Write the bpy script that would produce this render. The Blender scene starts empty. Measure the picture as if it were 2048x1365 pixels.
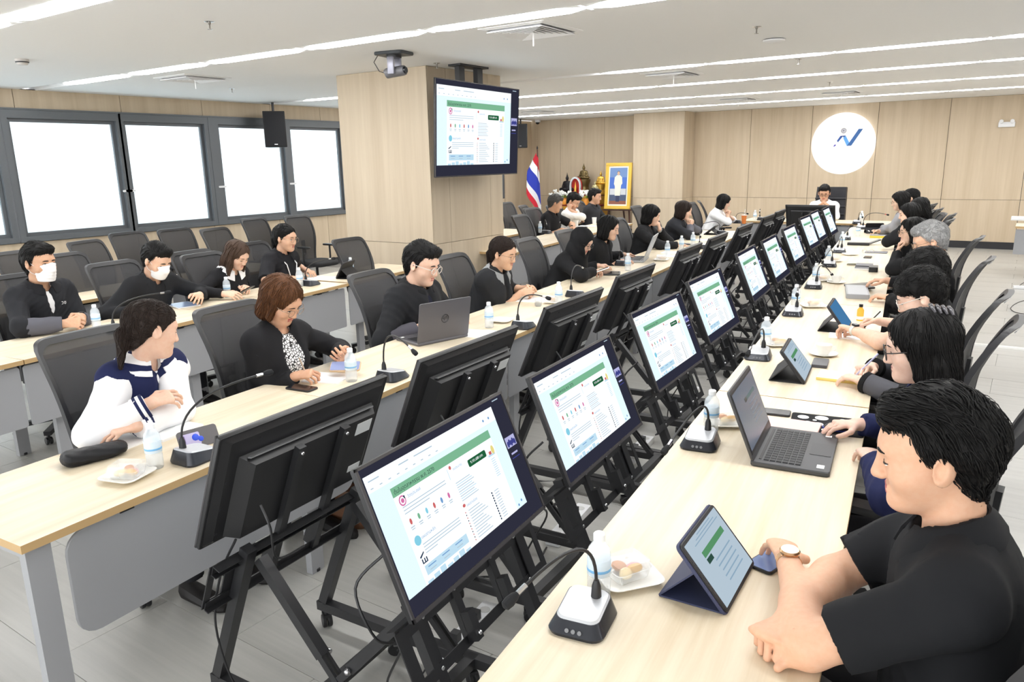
import bpy, bmesh, math, random
import numpy as np
import openvdb as vdb
from mathutils import Vector, Matrix, Euler
R = math.radians
PI = math.pi
SC = bpy.context.scene
COL = SC.collection
random.seed(7)

# ------------------------------------------------------------------ camera
FPX = 1502.056
CR = ((0.823950, 0.549968, -0.136593), (0.0, 0.0, 0.0), (0.0, 0.0, 0.0))
def cam_rot():
    rx, ry, rz = R(76.5428353), R(-1.15773884), R(34.51739885)
    return Matrix.Rotation(rz, 3, 'Z') @ Matrix.Rotation(rx, 3, 'X') @ Matrix.Rotation(ry, 3, 'Z')
CM = cam_rot()
EYE = Vector((0, 0, 1.8))
cd = bpy.data.cameras.new('camera')
cam = bpy.data.objects.new('camera', cd)
COL.objects.link(cam)
cd.sensor_fit = 'HORIZONTAL'; cd.sensor_width = 36.0
cd.lens = FPX / 2048 * 36.0
cd.clip_start = 0.05; cd.clip_end = 200
cam.matrix_world = Matrix.Translation(EYE) @ CM.to_4x4()
SC.camera = cam

# ------------------------------------------------------------------ world, light level, exposure
w = bpy.data.worlds.new('world'); SC.world = w; w.use_nodes = True
bg = w.node_tree.nodes['Background']
bg.inputs[0].default_value = (0.97, 0.99, 1.0, 1); bg.inputs[1].default_value = 1.6
SC.view_settings.view_transform = 'Standard'
SC.view_settings.look = 'None'
SC.view_settings.exposure = 1.16
SC.view_settings.gamma = 1.0
SC.view_settings.use_curve_mapping = False
STRIP_POWER = 10.0
SCREEN_POWER = 0.42
SC.cycles.use_denoising = True
SC.cycles.max_bounces = 8
SC.cycles.diffuse_bounces = 4
SC.cycles.glossy_bounces = 3
SC.cycles.transmission_bounces = 4
SC.cycles.transparent_max_bounces = 12
SC.cycles.caustics_reflective = False
SC.cycles.caustics_refractive = False

# ------------------------------------------------------------------ helpers
def pix(p):
    q = CM.transposed() @ (Vector(p) - EYE); return (1023.5 + FPX * q.x / -q.z, 682 - FPX * q.y / -q.z)
def ray(px, py):
    return CM @ Vector(((px - 1023.5) / FPX, -(py - 682.0) / FPX, -1.0))
def at(px, py, z=0.75):
    r = ray(px, py); t = (z - 1.8) / r.z
    return Vector((r.x * t, r.y * t, z))
def at_y(px, py, y):
    r = ray(px, py); t = y / r.y
    return Vector((r.x * t, y, 1.8 + r.z * t))
def at_x(px, py, x):
    r = ray(px, py); t = x / r.x
    return Vector((x, r.y * t, 1.8 + r.z * t))

def s2l(c):
    return tuple(((v / 12.92) if v <= 0.04045 else ((v + 0.055) / 1.055) ** 2.4) for v in c)
def rgb(r, g, b):
    return s2l((r / 255, g / 255, b / 255)) + (1.0,)
MATS = {}
def mat(name, col, rough=0.5, metal=0.0, spec=0.5, emit=None, estr=1.0, alpha=1.0, trans=0.0, sss=0.0, bump=None, var=None, sheen=0.0):
    """principled material; bump=(scale xyz, strength) noise relief, var=(scale xyz, second colour) noise colour variation"""
    if name in MATS: return MATS[name]
    m = bpy.data.materials.new(name); m.use_nodes = True
    nt = m.node_tree; b = nt.nodes['Principled BSDF']
    b.inputs['Base Color'].default_value = col
    b.inputs['Roughness'].default_value = rough
    b.inputs['Metallic'].default_value = metal
    b.inputs['Specular IOR Level'].default_value = spec
    b.inputs['Alpha'].default_value = alpha
    b.inputs['Transmission Weight'].default_value = trans
    if sheen: b.inputs['Sheen Weight'].default_value = sheen
    if sss:
        b.inputs['Subsurface Weight'].default_value = sss
        b.inputs['Subsurface Radius'].default_value = (0.012, 0.005, 0.003)
        b.inputs['Subsurface Scale'].default_value = 0.5
    if emit:
        b.inputs['Emission Color'].default_value = emit
        b.inputs['Emission Strength'].default_value = estr
    if bump or var:
        tc = nt.nodes.new('ShaderNodeTexCoord')
    if bump:
        mp = nt.nodes.new('ShaderNodeMapping'); mp.inputs['Scale'].default_value = bump[0]
        nz = nt.nodes.new('ShaderNodeTexNoise'); nz.inputs['Detail'].default_value = 3
        bp = nt.nodes.new('ShaderNodeBump'); bp.inputs['Strength'].default_value = bump[1]; bp.inputs['Distance'].default_value = 0.01
        nt.links.new(tc.outputs['Object'], mp.inputs[0]); nt.links.new(mp.outputs[0], nz.inputs[0])
        nt.links.new(nz.outputs[0], bp.inputs['Height']); nt.links.new(bp.outputs[0], b.inputs['Normal'])
    if var:
        mp = nt.nodes.new('ShaderNodeMapping'); mp.inputs['Scale'].default_value = var[0]
        nz = nt.nodes.new('ShaderNodeTexNoise'); nz.inputs['Detail'].default_value = 4
        rm = nt.nodes.new('ShaderNodeValToRGB')
        rm.color_ramp.elements[0].position = 0.35; rm.color_ramp.elements[1].position = 0.65
        rm.color_ramp.elements[0].color = col; rm.color_ramp.elements[1].color = var[1]
        nt.links.new(tc.outputs['Object'], mp.inputs[0]); nt.links.new(mp.outputs[0], nz.inputs[0])
        nt.links.new(nz.outputs[0], rm.inputs[0]); nt.links.new(rm.outputs[0], b.inputs['Base Color'])
    MATS[name] = m
    return m
def emis(name, col, s):
    if name in MATS: return MATS[name]
    m = bpy.data.materials.new(name); m.use_nodes = True
    nt = m.node_tree; nt.nodes.remove(nt.nodes['Principled BSDF'])
    e = nt.nodes.new('ShaderNodeEmission'); e.inputs[0].default_value = col; e.inputs[1].default_value = s
    nt.links.new(e.outputs[0], nt.nodes['Material Output'].inputs[0])
    MATS[name] = m
    return m
def wood(name, c1, c2, scale, rough=0.45, streak=0.35, spec=0.4):
    """laminate: stretched noise grain in object space along the axis with the small scale"""
    m = bpy.data.materials.new(name); m.use_nodes = True
    nt = m.node_tree; b = nt.nodes['Principled BSDF']
    b.inputs['Roughness'].default_value = rough; b.inputs['Specular IOR Level'].default_value = spec
    tc = nt.nodes.new('ShaderNodeTexCoord'); mp = nt.nodes.new('ShaderNodeMapping'); mp.inputs['Scale'].default_value = scale
    oi = nt.nodes.new('ShaderNodeObjectInfo'); ad = nt.nodes.new('ShaderNodeVectorMath'); ad.operation = 'ADD'
    ml = nt.nodes.new('ShaderNodeVectorMath'); ml.operation = 'SCALE'; ml.inputs['Scale'].default_value = 13.0
    cb = nt.nodes.new('ShaderNodeCombineXYZ')
    for i in range(3): nt.links.new(oi.outputs['Random'], cb.inputs[i])
    nt.links.new(cb.outputs[0], ml.inputs[0])
    nt.links.new(tc.outputs['Object'], mp.inputs[0]); nt.links.new(mp.outputs[0], ad.inputs[0]); nt.links.new(ml.outputs[0], ad.inputs[1])
    n1 = nt.nodes.new('ShaderNodeTexNoise'); n1.inputs['Scale'].default_value = 1.0; n1.inputs['Detail'].default_value = 5; n1.inputs['Roughness'].default_value = 0.65
    nt.links.new(ad.outputs[0], n1.inputs[0])
    rm = nt.nodes.new('ShaderNodeValToRGB')
    rm.color_ramp.elements[0].position = 0.5 - streak * 0.5; rm.color_ramp.elements[1].position = 0.5 + streak * 0.5
    rm.color_ramp.elements[0].color = c1; rm.color_ramp.elements[1].color = c2
    nt.links.new(n1.outputs[0], rm.inputs[0]); nt.links.new(rm.outputs[0], b.inputs['Base Color'])
    MATS[name] = m
    return m

class MB:
    """collects shapes with material slots, builds ONE mesh object"""
    def __init__(s): s.v = []; s.f = []; s.m = []
    def add(s, vs, fs, mi=0, M=None):
        o = len(s.v)
        s.v += [tuple(M @ Vector(v)) if M is not None else tuple(v) for v in vs]
        for f in fs: s.f.append(tuple(o + i for i in f)); s.m.append(mi)
        return s
    def box(s, c, d, mi=0, M=None):
        x, y, z = c; a, b, e = d[0] / 2, d[1] / 2, d[2] / 2
        vs = [(x + i * a, y + j * b, z + k * e) for i in (-1, 1) for j in (-1, 1) for k in (-1, 1)]
        return s.add(vs, [(0, 1, 3, 2), (4, 6, 7, 5), (0, 4, 5, 1), (2, 3, 7, 6), (0, 2, 6, 4), (1, 5, 7, 3)], mi, M)
    def prism(s, poly, z0, z1, mi=0, M=None, bev=0.0):
        """extrude an xy polygon (ccw) from z0 to z1; bev chamfers the top and bottom rims"""
        n = len(poly); vs = []; fs = []
        if bev > 0:
            cx = sum(p[0] for p in poly) / n; cy = sum(p[1] for p in poly) / n
            def shr(p):
                d = math.hypot(p[0] - cx, p[1] - cy) or 1
                return (p[0] - (p[0] - cx) / d * bev, p[1] - (p[1] - cy) / d * bev)
            inn = [shr(p) for p in poly]
            rings = [(inn, z0), (poly, z0 + bev), (poly, z1 - bev), (inn, z1)]
        else: rings = [(poly, z0), (poly, z1)]
        for pl, z in rings: vs += [(p[0], p[1], z) for p in pl]
        for k in range(len(rings) - 1):
            for i in range(n):
                j = (i + 1) % n
                fs.append((k * n + i, k * n + j, (k + 1) * n + j, (k + 1) * n + i))
        fs.append(tuple(range(n - 1, -1, -1))); fs.append(tuple((len(rings) - 1) * n + i for i in range(n)))
        return s.add(vs, fs, mi, M)
    def rbox(s, c, d, r, mi=0, M=None, bev=0.0, n=4):
        """box with rounded vertical corners"""
        T = Matrix.Translation(Vector(c) - Vector((0, 0, d[2] / 2)))
        return s.prism(rrect(d[0], d[1], r, n), 0, d[2], mi, (M @ T) if M is not None else T, bev)
    def tube(s, pts, r, n=8, mi=0, M=None, cap=True, closed=False):
        pts = [Vector(p) for p in pts]; rs = r if isinstance(r, (list, tuple)) else [r] * len(pts)
        vs = []; fs = []; N = len(pts); prev = None
        for i, p in enumerate(pts):
            if closed: t = pts[(i + 1) % N] - pts[i - 1]
            else: t = pts[min(i + 1, N - 1)] - pts[max(i - 1, 0)]
            t.normalize()
            if prev is None:
                a = Vector((0, 0, 1)) if abs(t.z) < 0.9 else Vector((1, 0, 0))
                u = t.cross(a).normalized()
            else:
                u = (prev - t * prev.dot(t)).normalized()
            prev = u; w2 = t.cross(u)
            for k in range(n):
                a = 2 * PI * k / n
                vs.append(p + (u * math.cos(a) + w2 * math.sin(a)) * rs[i])
        for i in range(N if closed else N - 1):
            j = (i + 1) % N
            for k in range(n):
                l = (k + 1) % n
                fs.append((i * n + k, i * n + l, j * n + l, j * n + k))
        if cap and not closed:
            fs.append(tuple(range(n - 1, -1, -1))); fs.append(tuple((N - 1) * n + k for k in range(n)))
        return s.add(vs, fs, mi, M)
    def bar(s, a, b, w, h, mi=0, M=None, up=(0, 0, 1)):
        """rectangular bar from a to b, w across, h along 'up'"""
        a, b = Vector(a), Vector(b); t = (b - a).normalized(); u = Vector(up)
        x = t.cross(u).normalized(); u = x.cross(t).normalized()
        vs = []
        for p in (a, b):
            for i, j in ((-1, -1), (1, -1), (1, 1), (-1, 1)): vs.append(p + x * (i * w / 2) + u * (j * h / 2))
        return s.add(vs, [(3, 2, 1, 0), (4, 5, 6, 7), (0, 1, 5, 4), (1, 2, 6, 5), (2, 3, 7, 6), (3, 0, 4, 7)], mi, M)
    def lathe(s, prof, n=16, mi=0, M=None):
        """profile of (r, z) from bottom to top, closed on the axis"""
        vs = []; fs = []; K = len(prof)
        for r, z in prof:
            for k in range(n):
                a = 2 * PI * k / n; vs.append((r * math.cos(a), r * math.sin(a), z))
        for i in range(K - 1):
            for k in range(n):
                l = (k + 1) % n
                fs.append((i * n + k, i * n + l, (i + 1) * n + l, (i + 1) * n + k))
        fs.append(tuple(range(n - 1, -1, -1))); fs.append(tuple((K - 1) * n + k for k in range(n)))
        return s.add(vs, fs, mi, M)
    def ball(s, c, r, mi=0, M=None, n=10, sc=(1, 1, 1)):
        prof = [(max(1e-4, math.sin(PI * i / n)) * r, -math.cos(PI * i / n) * r) for i in range(n + 1)]
        T = Matrix.Translation(c) @ Matrix.Diagonal((sc[0], sc[1], sc[2], 1))
        return s.lathe(prof, n + 2, mi, (M @ T) if M is not None else T)
    def loft(s, rings, mi=0, M=None, cap=True):
        n = len(rings[0]); vs = [p for r in rings for p in r]; fs = []
        for i in range(len(rings) - 1):
            for k in range(n):
                l = (k + 1) % n
                fs.append((i * n + k, i * n + l, (i + 1) * n + l, (i + 1) * n + k))
        if cap: fs.append(tuple(range(n - 1, -1, -1))); fs.append(tuple((len(rings) - 1) * n + k for k in range(n)))
        return s.add(vs, fs, mi, M)
    def sheet(s, grid, th, mi=0, M=None):
        """thick curved sheet from a grid of points; thickness along vertex normals"""
        a, b = len(grid), len(grid[0]); G = [[Vector(p) for p in row] for row in grid]
        top = []; bot = []
        for i in range(a):
            for j in range(b):
                du = G[min(i + 1, a - 1)][j] - G[max(i - 1, 0)][j]; dv = G[i][min(j + 1, b - 1)] - G[i][max(j - 1, 0)]
                nn = du.cross(dv)
                nn = nn.normalized() if nn.length > 1e-9 else Vector((0, 0, 1))
                top.append(G[i][j] + nn * th / 2); bot.append(G[i][j] - nn * th / 2)
        N = a * b; fs = []
        for i in range(a - 1):
            for j in range(b - 1):
                q = (i * b + j, (i + 1) * b + j, (i + 1) * b + j + 1, i * b + j + 1)
                fs.append(q); fs.append(tuple(N + k for k in reversed(q)))
        rim = [(i, 0) for i in range(a)] + [(a - 1, j) for j in range(1, b)] + [(i, b - 1) for i in range(a - 2, -1, -1)] + [(0, j) for j in range(b - 2, 0, -1)]
        for k in range(len(rim)):
            p = rim[k][0] * b + rim[k][1]; q = rim[(k + 1) % len(rim)]; q = q[0] * b + q[1]
            fs.append((q, p, N + p, N + q))
        return s.add(top + bot, fs, mi, M)
    def mesh(s, name, mats, smooth=35):
        me = bpy.data.meshes.new(name); me.from_pydata(s.v, [], s.f)
        for m in (mats if isinstance(mats, (list, tuple)) else [mats]): me.materials.append(m)
        me.polygons.foreach_set('material_index', s.m)
        bm = bmesh.new(); bm.from_mesh(me); bmesh.ops.recalc_face_normals(bm, faces=bm.faces); bm.to_mesh(me); bm.free()
        if smooth:
            me.shade_smooth(); me.set_sharp_from_angle(angle=R(smooth))
        me.update()
        return me
    def build(s, name, mats, parent=None, loc=None, rotz=0.0, smooth=35):
        o = bpy.data.objects.new(name, s.mesh(name, mats, smooth)); COL.objects.link(o)
        if parent is not None: o.parent = parent
        if loc is not None: o.location = loc
        if rotz: o.rotation_euler = (0, 0, rotz)
        return o
def rrect(w_, h_, r, n=4):
    pts = []
    for cx, cy, a0 in ((w_ / 2 - r, h_ / 2 - r, 0), (-w_ / 2 + r, h_ / 2 - r, 90), (-w_ / 2 + r, -h_ / 2 + r, 180), (w_ / 2 - r, -h_ / 2 + r, 270)):
        for k in range(n + 1):
            a = R(a0 + 90 * k / n); pts.append((cx + r * math.cos(a), cy + r * math.sin(a)))
    return pts
def thing(name, label, cat, loc=(0, 0, 0), rotz=0.0, group=None):
    o = bpy.data.objects.new(name, None); COL.objects.link(o); o.empty_display_size = 0.1
    o.location = loc; o.rotation_euler = (0, 0, rotz); o['label'] = label; o['category'] = cat
    if group: o['group'] = group
    return o
def tag(o, label, cat, group=None):
    o['label'] = label; o['category'] = cat
    if group: o['group'] = group
    return o
def struct(o): o['kind'] = 'structure'; return o
def stuff(o): o['kind'] = 'stuff'; return o
def place_part(name, me, parent, loc=(0, 0, 0), rot=(0, 0, 0)):
    o = bpy.data.objects.new(name, me); COL.objects.link(o); o.parent = parent; o.location = loc; o.rotation_euler = rot
    return o
def dup(root, loc=None, rotz=None, label=None, group=None):
    def cp(o, par):
        c = o.copy(); COL.objects.link(c); c.parent = par
        for ch in list(o.children): cp(ch, c)
        return c
    c = cp(root, None)
    if loc is not None: c.location = loc
    if rotz is not None: c.rotation_euler = (0, 0, rotz)
    if label: c['label'] = label
    if group: c['group'] = group
    return c
ORD = ['first', 'second', 'third', 'fourth', 'fifth', 'sixth', 'seventh', 'eighth', 'ninth', 'tenth', 'eleventh', 'twelfth', 'thirteenth', 'fourteenth', 'fifteenth']
def text_mesh(txt, size, ext=0.0):
    cu = bpy.data.curves.new('t', 'FONT'); cu.body = txt; cu.size = size; cu.extrude = ext; cu.resolution_u = 2
    cu.align_x = 'LEFT'; cu.align_y = 'BOTTOM'
    o = bpy.data.objects.new('t', cu); COL.objects.link(o)
    dg = bpy.context.evaluated_depsgraph_get(); me = o.evaluated_get(dg).to_mesh()
    vs = [tuple(v.co) for v in me.vertices]; fs = [tuple(p.vertices) for p in me.polygons]
    o.evaluated_get(dg).to_mesh_clear(); bpy.data.objects.remove(o); bpy.data.curves.remove(cu)
    return vs, fs

# ------------------------------------------------------------------ materials of the place
WALLW = wood('wall_laminate', rgb(190, 171, 144), rgb(212, 195, 170), (7.0, 7.0, 0.35), 0.5, 0.5)
PILW = wood('pillar_laminate', rgb(188, 171, 147), rgb(208, 193, 170), (9.0, 9.0, 0.4), 0.5, 0.5)
TABW = wood('table_laminate', rgb(214, 190, 152), rgb(233, 213, 179), (13.0, 0.9, 13.0), 0.4, 0.5)
EDGEW = mat('table_edge', rgb(190, 158, 112), 0.5)
GREYM = mat('grey_powder_coat', rgb(160, 161, 164), 0.5, 0.1)
CEILM = mat('ceiling_white', rgb(243, 243, 243), 0.8)
FLOORM = wood('vinyl_tile', rgb(166, 165, 161), rgb(184, 183, 178), (1.2, 26.0, 1.0), 0.32, 0.6, 0.45)
DARKB = mat('baseboard_dark', rgb(40, 40, 44), 0.5)
FRAMEM = mat('window_frame_grey', rgb(104, 108, 112), 0.45, 0.3)
BLACKP = mat('black_plastic', rgb(33, 33, 35), 0.42)
BLACKM = mat('black_metal', rgb(44, 44, 46), 0.4, 0.2)
CHROME = mat('bright_steel', rgb(205, 205, 208), 0.2, 1.0)
WHITEP = mat('white_plastic', rgb(235, 236, 238), 0.4)
GREYP = mat('grey_plastic', rgb(120, 122, 126), 0.4)
PAPER = mat('white_paper', rgb(246, 246, 246), 0.7)
STRIPM = emis('strip_light', (1, 1, 1, 1), STRIP_POWER)

# ------------------------------------------------------------------ the room
H = 2.8
XL, XR2, YB, YF = -10.65, 5.2, 16.95, -3.0
fl = MB().box((-2.7, 6.9, -0.06), (16.4, 20.4, 0.1)).build('floor', mat('floor_joint', rgb(140, 138, 135), 0.6)); struct(fl)
tile_me = MB().prism(rrect(0.9185, 0.4585, 0.003, 1), -0.011, 0.0, 0, None, 0.001).mesh('tile', FLOORM)
tile_me_b = MB().prism(rrect(0.9185, 0.4585, 0.003, 1), -0.011, -0.0006, 0, None, 0.001).mesh('tile', FLOORM)
cnt = 0
tb = MB()
for j in range(-6, 38):
    for i in range(-12, 9):
        x = -2.86 + 0.92 * i + (0.46 if j % 2 else 0); y = 0.83 + 0.46 * j
        if not (XL + 0.3 < x < 5.2 - 0.3 and YF < y < YB): continue
        near = (y < 7.6 and -7.2 < x < 0.6 + 0.35 * y * 0.3) and y > 0.0 and x > -1.35 * y - 3.2
        if near and cnt < 290:
            place_part('tile', tile_me if (i + j) % 3 else tile_me_b, fl, (x, y, 0)); cnt += 1
        else:
            tb.box((x, y, -0.0065), (0.917, 0.457, 0.012))
o = tb.build('far_tiles', FLOORM, fl, smooth=0); stuff(o)

# ceiling slab with slots left open over the light strips
STRIPS = [(2.6, None), (4.80, (-8.28, 1.41)), (8.45, (-8.40, 1.32)), (10.5, (-9.84, 1.31)), (12.75, (-8.78, 1.30)), (15.0, (-10.4, 1.29))]
SW = 0.2
cm = MB(); ys = [-3.2] + [v for y, _ in STRIPS for v in (y - SW / 2, y + SW / 2)] + [17.2]
for k in range(0, len(ys), 2):
    cm.box((-2.7, (ys[k] + ys[k + 1]) / 2, H + 0.06), (16.4, ys[k + 1] - ys[k], 0.12))
for y, _ in STRIPS: cm.box((-2.7, y, H + 0.09), (16.4, SW, 0.06))
struct(cm.build('ceiling', CEILM, smooth=0))
def strip_segment(x0, x1, y, label):
    a = (x1 - x0) / 2; hw = SW / 2 - 0.004; tp = 0.16
    root = thing('strip_light', label, 'ceiling light', ((x0 + x1) / 2, y, H), 0, 'linear ceiling lights')
    poly = [(-a, -0.018), (-a + tp, -hw), (a - tp, -hw), (a, -0.018), (a, 0.018), (a - tp, hw), (-a + tp, hw), (-a, 0.018)]
    MB().prism(poly, -0.004, 0.02).build('diffuser', STRIPM, root, smooth=0)
    for sx in (-1, 1):
        for sy in (-1, 1):
            h = MB()
            q = [(sx * a, sy * 0.018), (sx * a, sy * hw), (sx * (a - tp), sy * hw)]
            if sx * sy < 0: q = q[::-1]
            h.prism(q, 0.0, 0.02)
            h.build('end_cover', CEILM, root, smooth=0)
names = ['nearest', 'second nearest', 'third nearest', 'fourth nearest', 'fifth nearest', 'farthest']
for si, (y, jt) in enumerate(STRIPS):
    x0, per = jt if jt else (-10.0, 1.36)
    x = x0
    while x - per > XL + 0.15: x -= per
    k = 0
    while x + per < 4.6:
        if not (si == 2 and -7.2 < x < -5.75):
            strip_segment(x + 0.012, x + per - 0.012, y, f'{ORD[k]} white light segment from the windows in the {names[si]} ceiling row')
        k += 1; x += per

def panel_wall(name, parts, base, bev=0.004):
    """wall made of a backing (structure) and laminate panels (parts); parts = list of (centre, dims)"""
    root = MB().box(*base).build(name, DARKB, smooth=0); struct(root)
    for c, d in parts:
        o = bpy.data.objects.new('panel', MB().box((0, 0, 0), d).mesh('panel', WALLW, 0)); COL.objects.link(o); o.parent = root; o.location = c
    return root
# back wall, right of the column and behind the altar
prts = []
xs = [-11.2, -10.05, -8.8, -7.55, -6.54 + 0.02, -5.242, -3.973, -2.716, -1.476, -0.187, 1.07, 2.33, 3.59, 5.2]
for a, b in zip(xs[:-1], xs[1:]):
    for z0, z1 in ((0.13, 0.918), (0.918, H)):
        prts.append((((a + b) / 2, YB + 0.01, (z0 + z1) / 2), (b - a - 0.008, 0.02, z1 - z0 - 0.006)))
panel_wall('wall_back', prts, ((-3.0, YB + 0.07, H / 2), (16.6, 0.1, H)))
bb = MB().box((-3.0, YB - 0.006, 0.065), (16.4, 0.012, 0.13)).build('baseboard_back', DARKB); struct(bb)
# square column in front of the back wall and the big pillar
def pillar(name, x0, x1, y0, y1, xs, ysd, zs=0.918):
    root = MB().box(((x0 + x1) / 2, (y0 + y1) / 2, H / 2), (x1 - x0 - 0.04, y1 - y0 - 0.04, H)).build(name, DARKB, smooth=0); struct(root)
    def pn(c, d):
        o = bpy.data.objects.new('panel', MB().box((0, 0, 0), d).mesh('panel', PILW, 0)); COL.objects.link(o); o.parent = root; o.location = c
    for z0, z1 in ((0.1, zs), (zs, H)):
        zc, dz = (z0 + z1) / 2, z1 - z0 - 0.005
        for a, b in zip(xs[:-1], xs[1:]):
            for yy in (y0 + 0.01, y1 - 0.01): pn(((a + b) / 2, yy, zc), (b - a - 0.004, 0.02, dz))
        for a, b in zip(ysd[:-1], ysd[1:]):
            for xx in (x0 + 0.01, x1 - 0.01): pn((xx, (a + b) / 2, zc), (0.02, b - a - 0.004, dz))
    return root
pillar('pillar', -6.78, -5.43, 6.4, 7.76, [-6.78, -5.43], [6.42, 6.72, 7.5, 7.74])
pillar('column', -7.72, -6.5, 16.3, 16.93, [-7.72, -6.5], [16.32, 16.91])
# window wall
fw = MB()
WX = XL
wroot = MB().box((XL - 0.12, 4.5, 0.455), (0.2, 15.05, 0.91)).box((XL - 0.12, 4.5, 2.68), (0.2, 15.05, 0.26)).box((XL - 0.12, 11.3, 1.8), (0.2, 1.45, 2.2)).build('wall_left', DARKB, smooth=0); struct(wroot)
def lw_panel(c, d):
    o = bpy.data.objects.new('panel', MB().box((0, 0, 0), d).mesh('panel', WALLW, 0)); COL.objects.link(o); o.parent = wroot; o.location = c
yy = [-3.0, -1.7, -0.4, 0.9, 2.2, 3.38, 4.62, 5.98, 7.25, 8.52, 9.6, 10.75, 12.0]
for a, b in zip(yy[:-1], yy[1:]):
    lw_panel((XL - 0.01, (a + b) / 2, 2.68), (0.02, b - a - 0.008, 0.238)); lw_panel((XL - 0.01, (a + b) / 2, 0.51), (0.02, b - a - 0.008, 0.78))
lw_panel((XL - 0.01, 11.4, 1.74), (0.02, 1.2, 1.63))
# far part of the window wall steps back a little and has a last narrow window
fwall = MB().box((-10.99, 13.2, 1.4), (0.1, 2.4, 2.8)).box((-10.99, 16.35, 1.4), (0.1, 1.3, 2.8)).box((-10.99, 15.05, 0.46), (0.1, 1.3, 0.92)).box((-10.99, 15.05, 2.68), (0.1, 1.3, 0.24)).build('wall_left_far', DARKB, smooth=0); struct(fwall)
for a, b in ((12.0, 13.2), (13.2, 14.4), (15.7, 17.0)):
    o = bpy.data.objects.new('panel', MB().box((0, 0, 0), (0.02, b - a - 0.008, 2.66)).mesh('panel', WALLW, 0)); COL.objects.link(o); o.parent = fwall; o.location = (-10.93, (a + b) / 2, 1.46)
for z0, z1 in ((0.13, 0.9), (2.57, 2.79)):
    o = bpy.data.objects.new('panel', MB().box((0, 0, 0), (0.02, 1.29, z1 - z0)).mesh('panel', WALLW, 0)); COL.objects.link(o); o.parent = fwall; o.location = (-10.93, 15.05, (z0 + z1) / 2)
struct(MB().box((XL + 0.006, 7.5, 0.06), (0.012, 9.0, 0.12)).build('baseboard_left', DARKB))
BLIND = mat('blind_slat_white', rgb(245, 248, 250), 0.6, emit=None)
nt = BLIND.node_tree; tr = nt.nodes.new('ShaderNodeBsdfTranslucent'); tr.inputs[0].default_value = (0.97, 0.99, 1, 1)
mx = nt.nodes.new('ShaderNodeMixShader'); mx.inputs[0].default_value = 0.75
nt.links.new(nt.nodes['Principled BSDF'].outputs[0], mx.inputs[1]); nt.links.new(tr.outputs[0], mx.inputs[2]); nt.links.new(mx.outputs[0], nt.nodes['Material Output'].inputs[0])
GLASS = mat('window_glass', (0.9, 0.98, 1, 1), 0.02, spec=0.5)
nt = GLASS.node_tree; tp_ = nt.nodes.new('ShaderNodeBsdfTransparent'); tp_.inputs[0].default_value = (0.93, 0.98, 1, 1)
mx = nt.nodes.new('ShaderNodeMixShader'); mx.inputs[0].default_value = 0.9
nt.links.new(nt.nodes['Principled BSDF'].outputs[0], mx.inputs[1]); nt.links.new(tp_.outputs[0], mx.inputs[2]); nt.links.new(mx.outputs[0], nt.nodes['Material Output'].inputs[0])
def window(n, y0, y1, x=XL, z0=0.91, z1=2.55, lever=None):
    m = MB(); yc = (y0 + y1) / 2; fwid = 0.07
    m.box((x, y0 + fwid / 2, (z0 + z1) / 2), (0.09, fwid, z1 - z0)); m.box((x, y1 - fwid / 2, (z0 + z1) / 2), (0.09, fwid, z1 - z0))
    m.box((x, yc, z0 + 0.035), (0.09, y1 - y0 - 2 * fwid, 0.07)); m.box((x, yc, z1 - 0.05), (0.09, y1 - y0 - 2 * fwid, 0.10))
    root = m.build(f'window_{n}', FRAMEM, smooth=0); struct(root)
    s = MB(); fz = 0.045
    for yy_ in (y0 + fwid + fz / 2, y1 - fwid - fz / 2): s.box((x - 0.03, yy_, (z0 + z1) / 2 - 0.015), (0.04, fz, z1 - z0 - 0.17))
    for zz in (z0 + 0.07 + fz / 2, z1 - 0.1 - fz / 2): s.box((x - 0.03, yc, zz), (0.04, y1 - y0 - 2 * fwid - 2 * fz, fz))
    s.build('sash', FRAMEM, root, smooth=0)
    g = MB().box((x - 0.035, yc, (z0 + z1) / 2), (0.006, y1 - y0 - 2 * fwid - 0.06, z1 - z0 - 0.2)).build('pane', GLASS, root, smooth=0)
    sl = MB(); bw = y1 - y0 - 2 * fwid - 0.06
    zz = z0 + 0.10
    while zz < z1 - 0.14:
        sl.box((0, 0, 0), (0.024, bw, 0.0012), 0, Matrix.Translation((x - 0.075, yc, zz)) @ Matrix.Rotation(R(52), 4, 'Y')); zz += 0.021
    b = sl.build('blind_slats', BLIND, root, smooth=0); stuff(b)
    MB().box((x - 0.075, yc, z1 - 0.12), (0.04, bw, 0.035)).build('blind_rail', WHITEP, root, smooth=0)
    hh = MB()
    hh.rbox((0, 0, 0), (0.03, 0.14, 0.012), 0.012, 0, Matrix.Translation((x + 0.048, y1 - 0.035 if n in (2,) else y0 + 0.035, 1.5)) @ Matrix.Rotation(R(90), 4, 'Y') )
    hh.build('handle', WHITEP, root)
for n, (a, b) in enumerate([(3.02, 4.40), (4.42, 5.93), (5.90, 7.30), (7.40, 8.80), (8.80, 10.10)]): window(n + 1, a, b)
window(6, 1.6, 3.0); window(7, 14.42, 15.68, x=-10.96)
struct(MB().box((XL, 7.35, 1.73), (0.1, 0.11, 1.64)).build('trim_1', FRAMEM))
struct(MB().box((XL + 0.02, 6.8, 2.562), (0.06, 6.9, 0.02)).build('trim_2', FRAMEM))
# right wall and the part of the building outside the frame
MB_ = MB()
wr = MB().box((5.25, 7.0, 1.4), (0.1, 20.2, 2.8)).build('wall_right', mat('wall_right_paint', rgb(225, 215, 200), 0.7), smooth=0); struct(wr)
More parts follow.
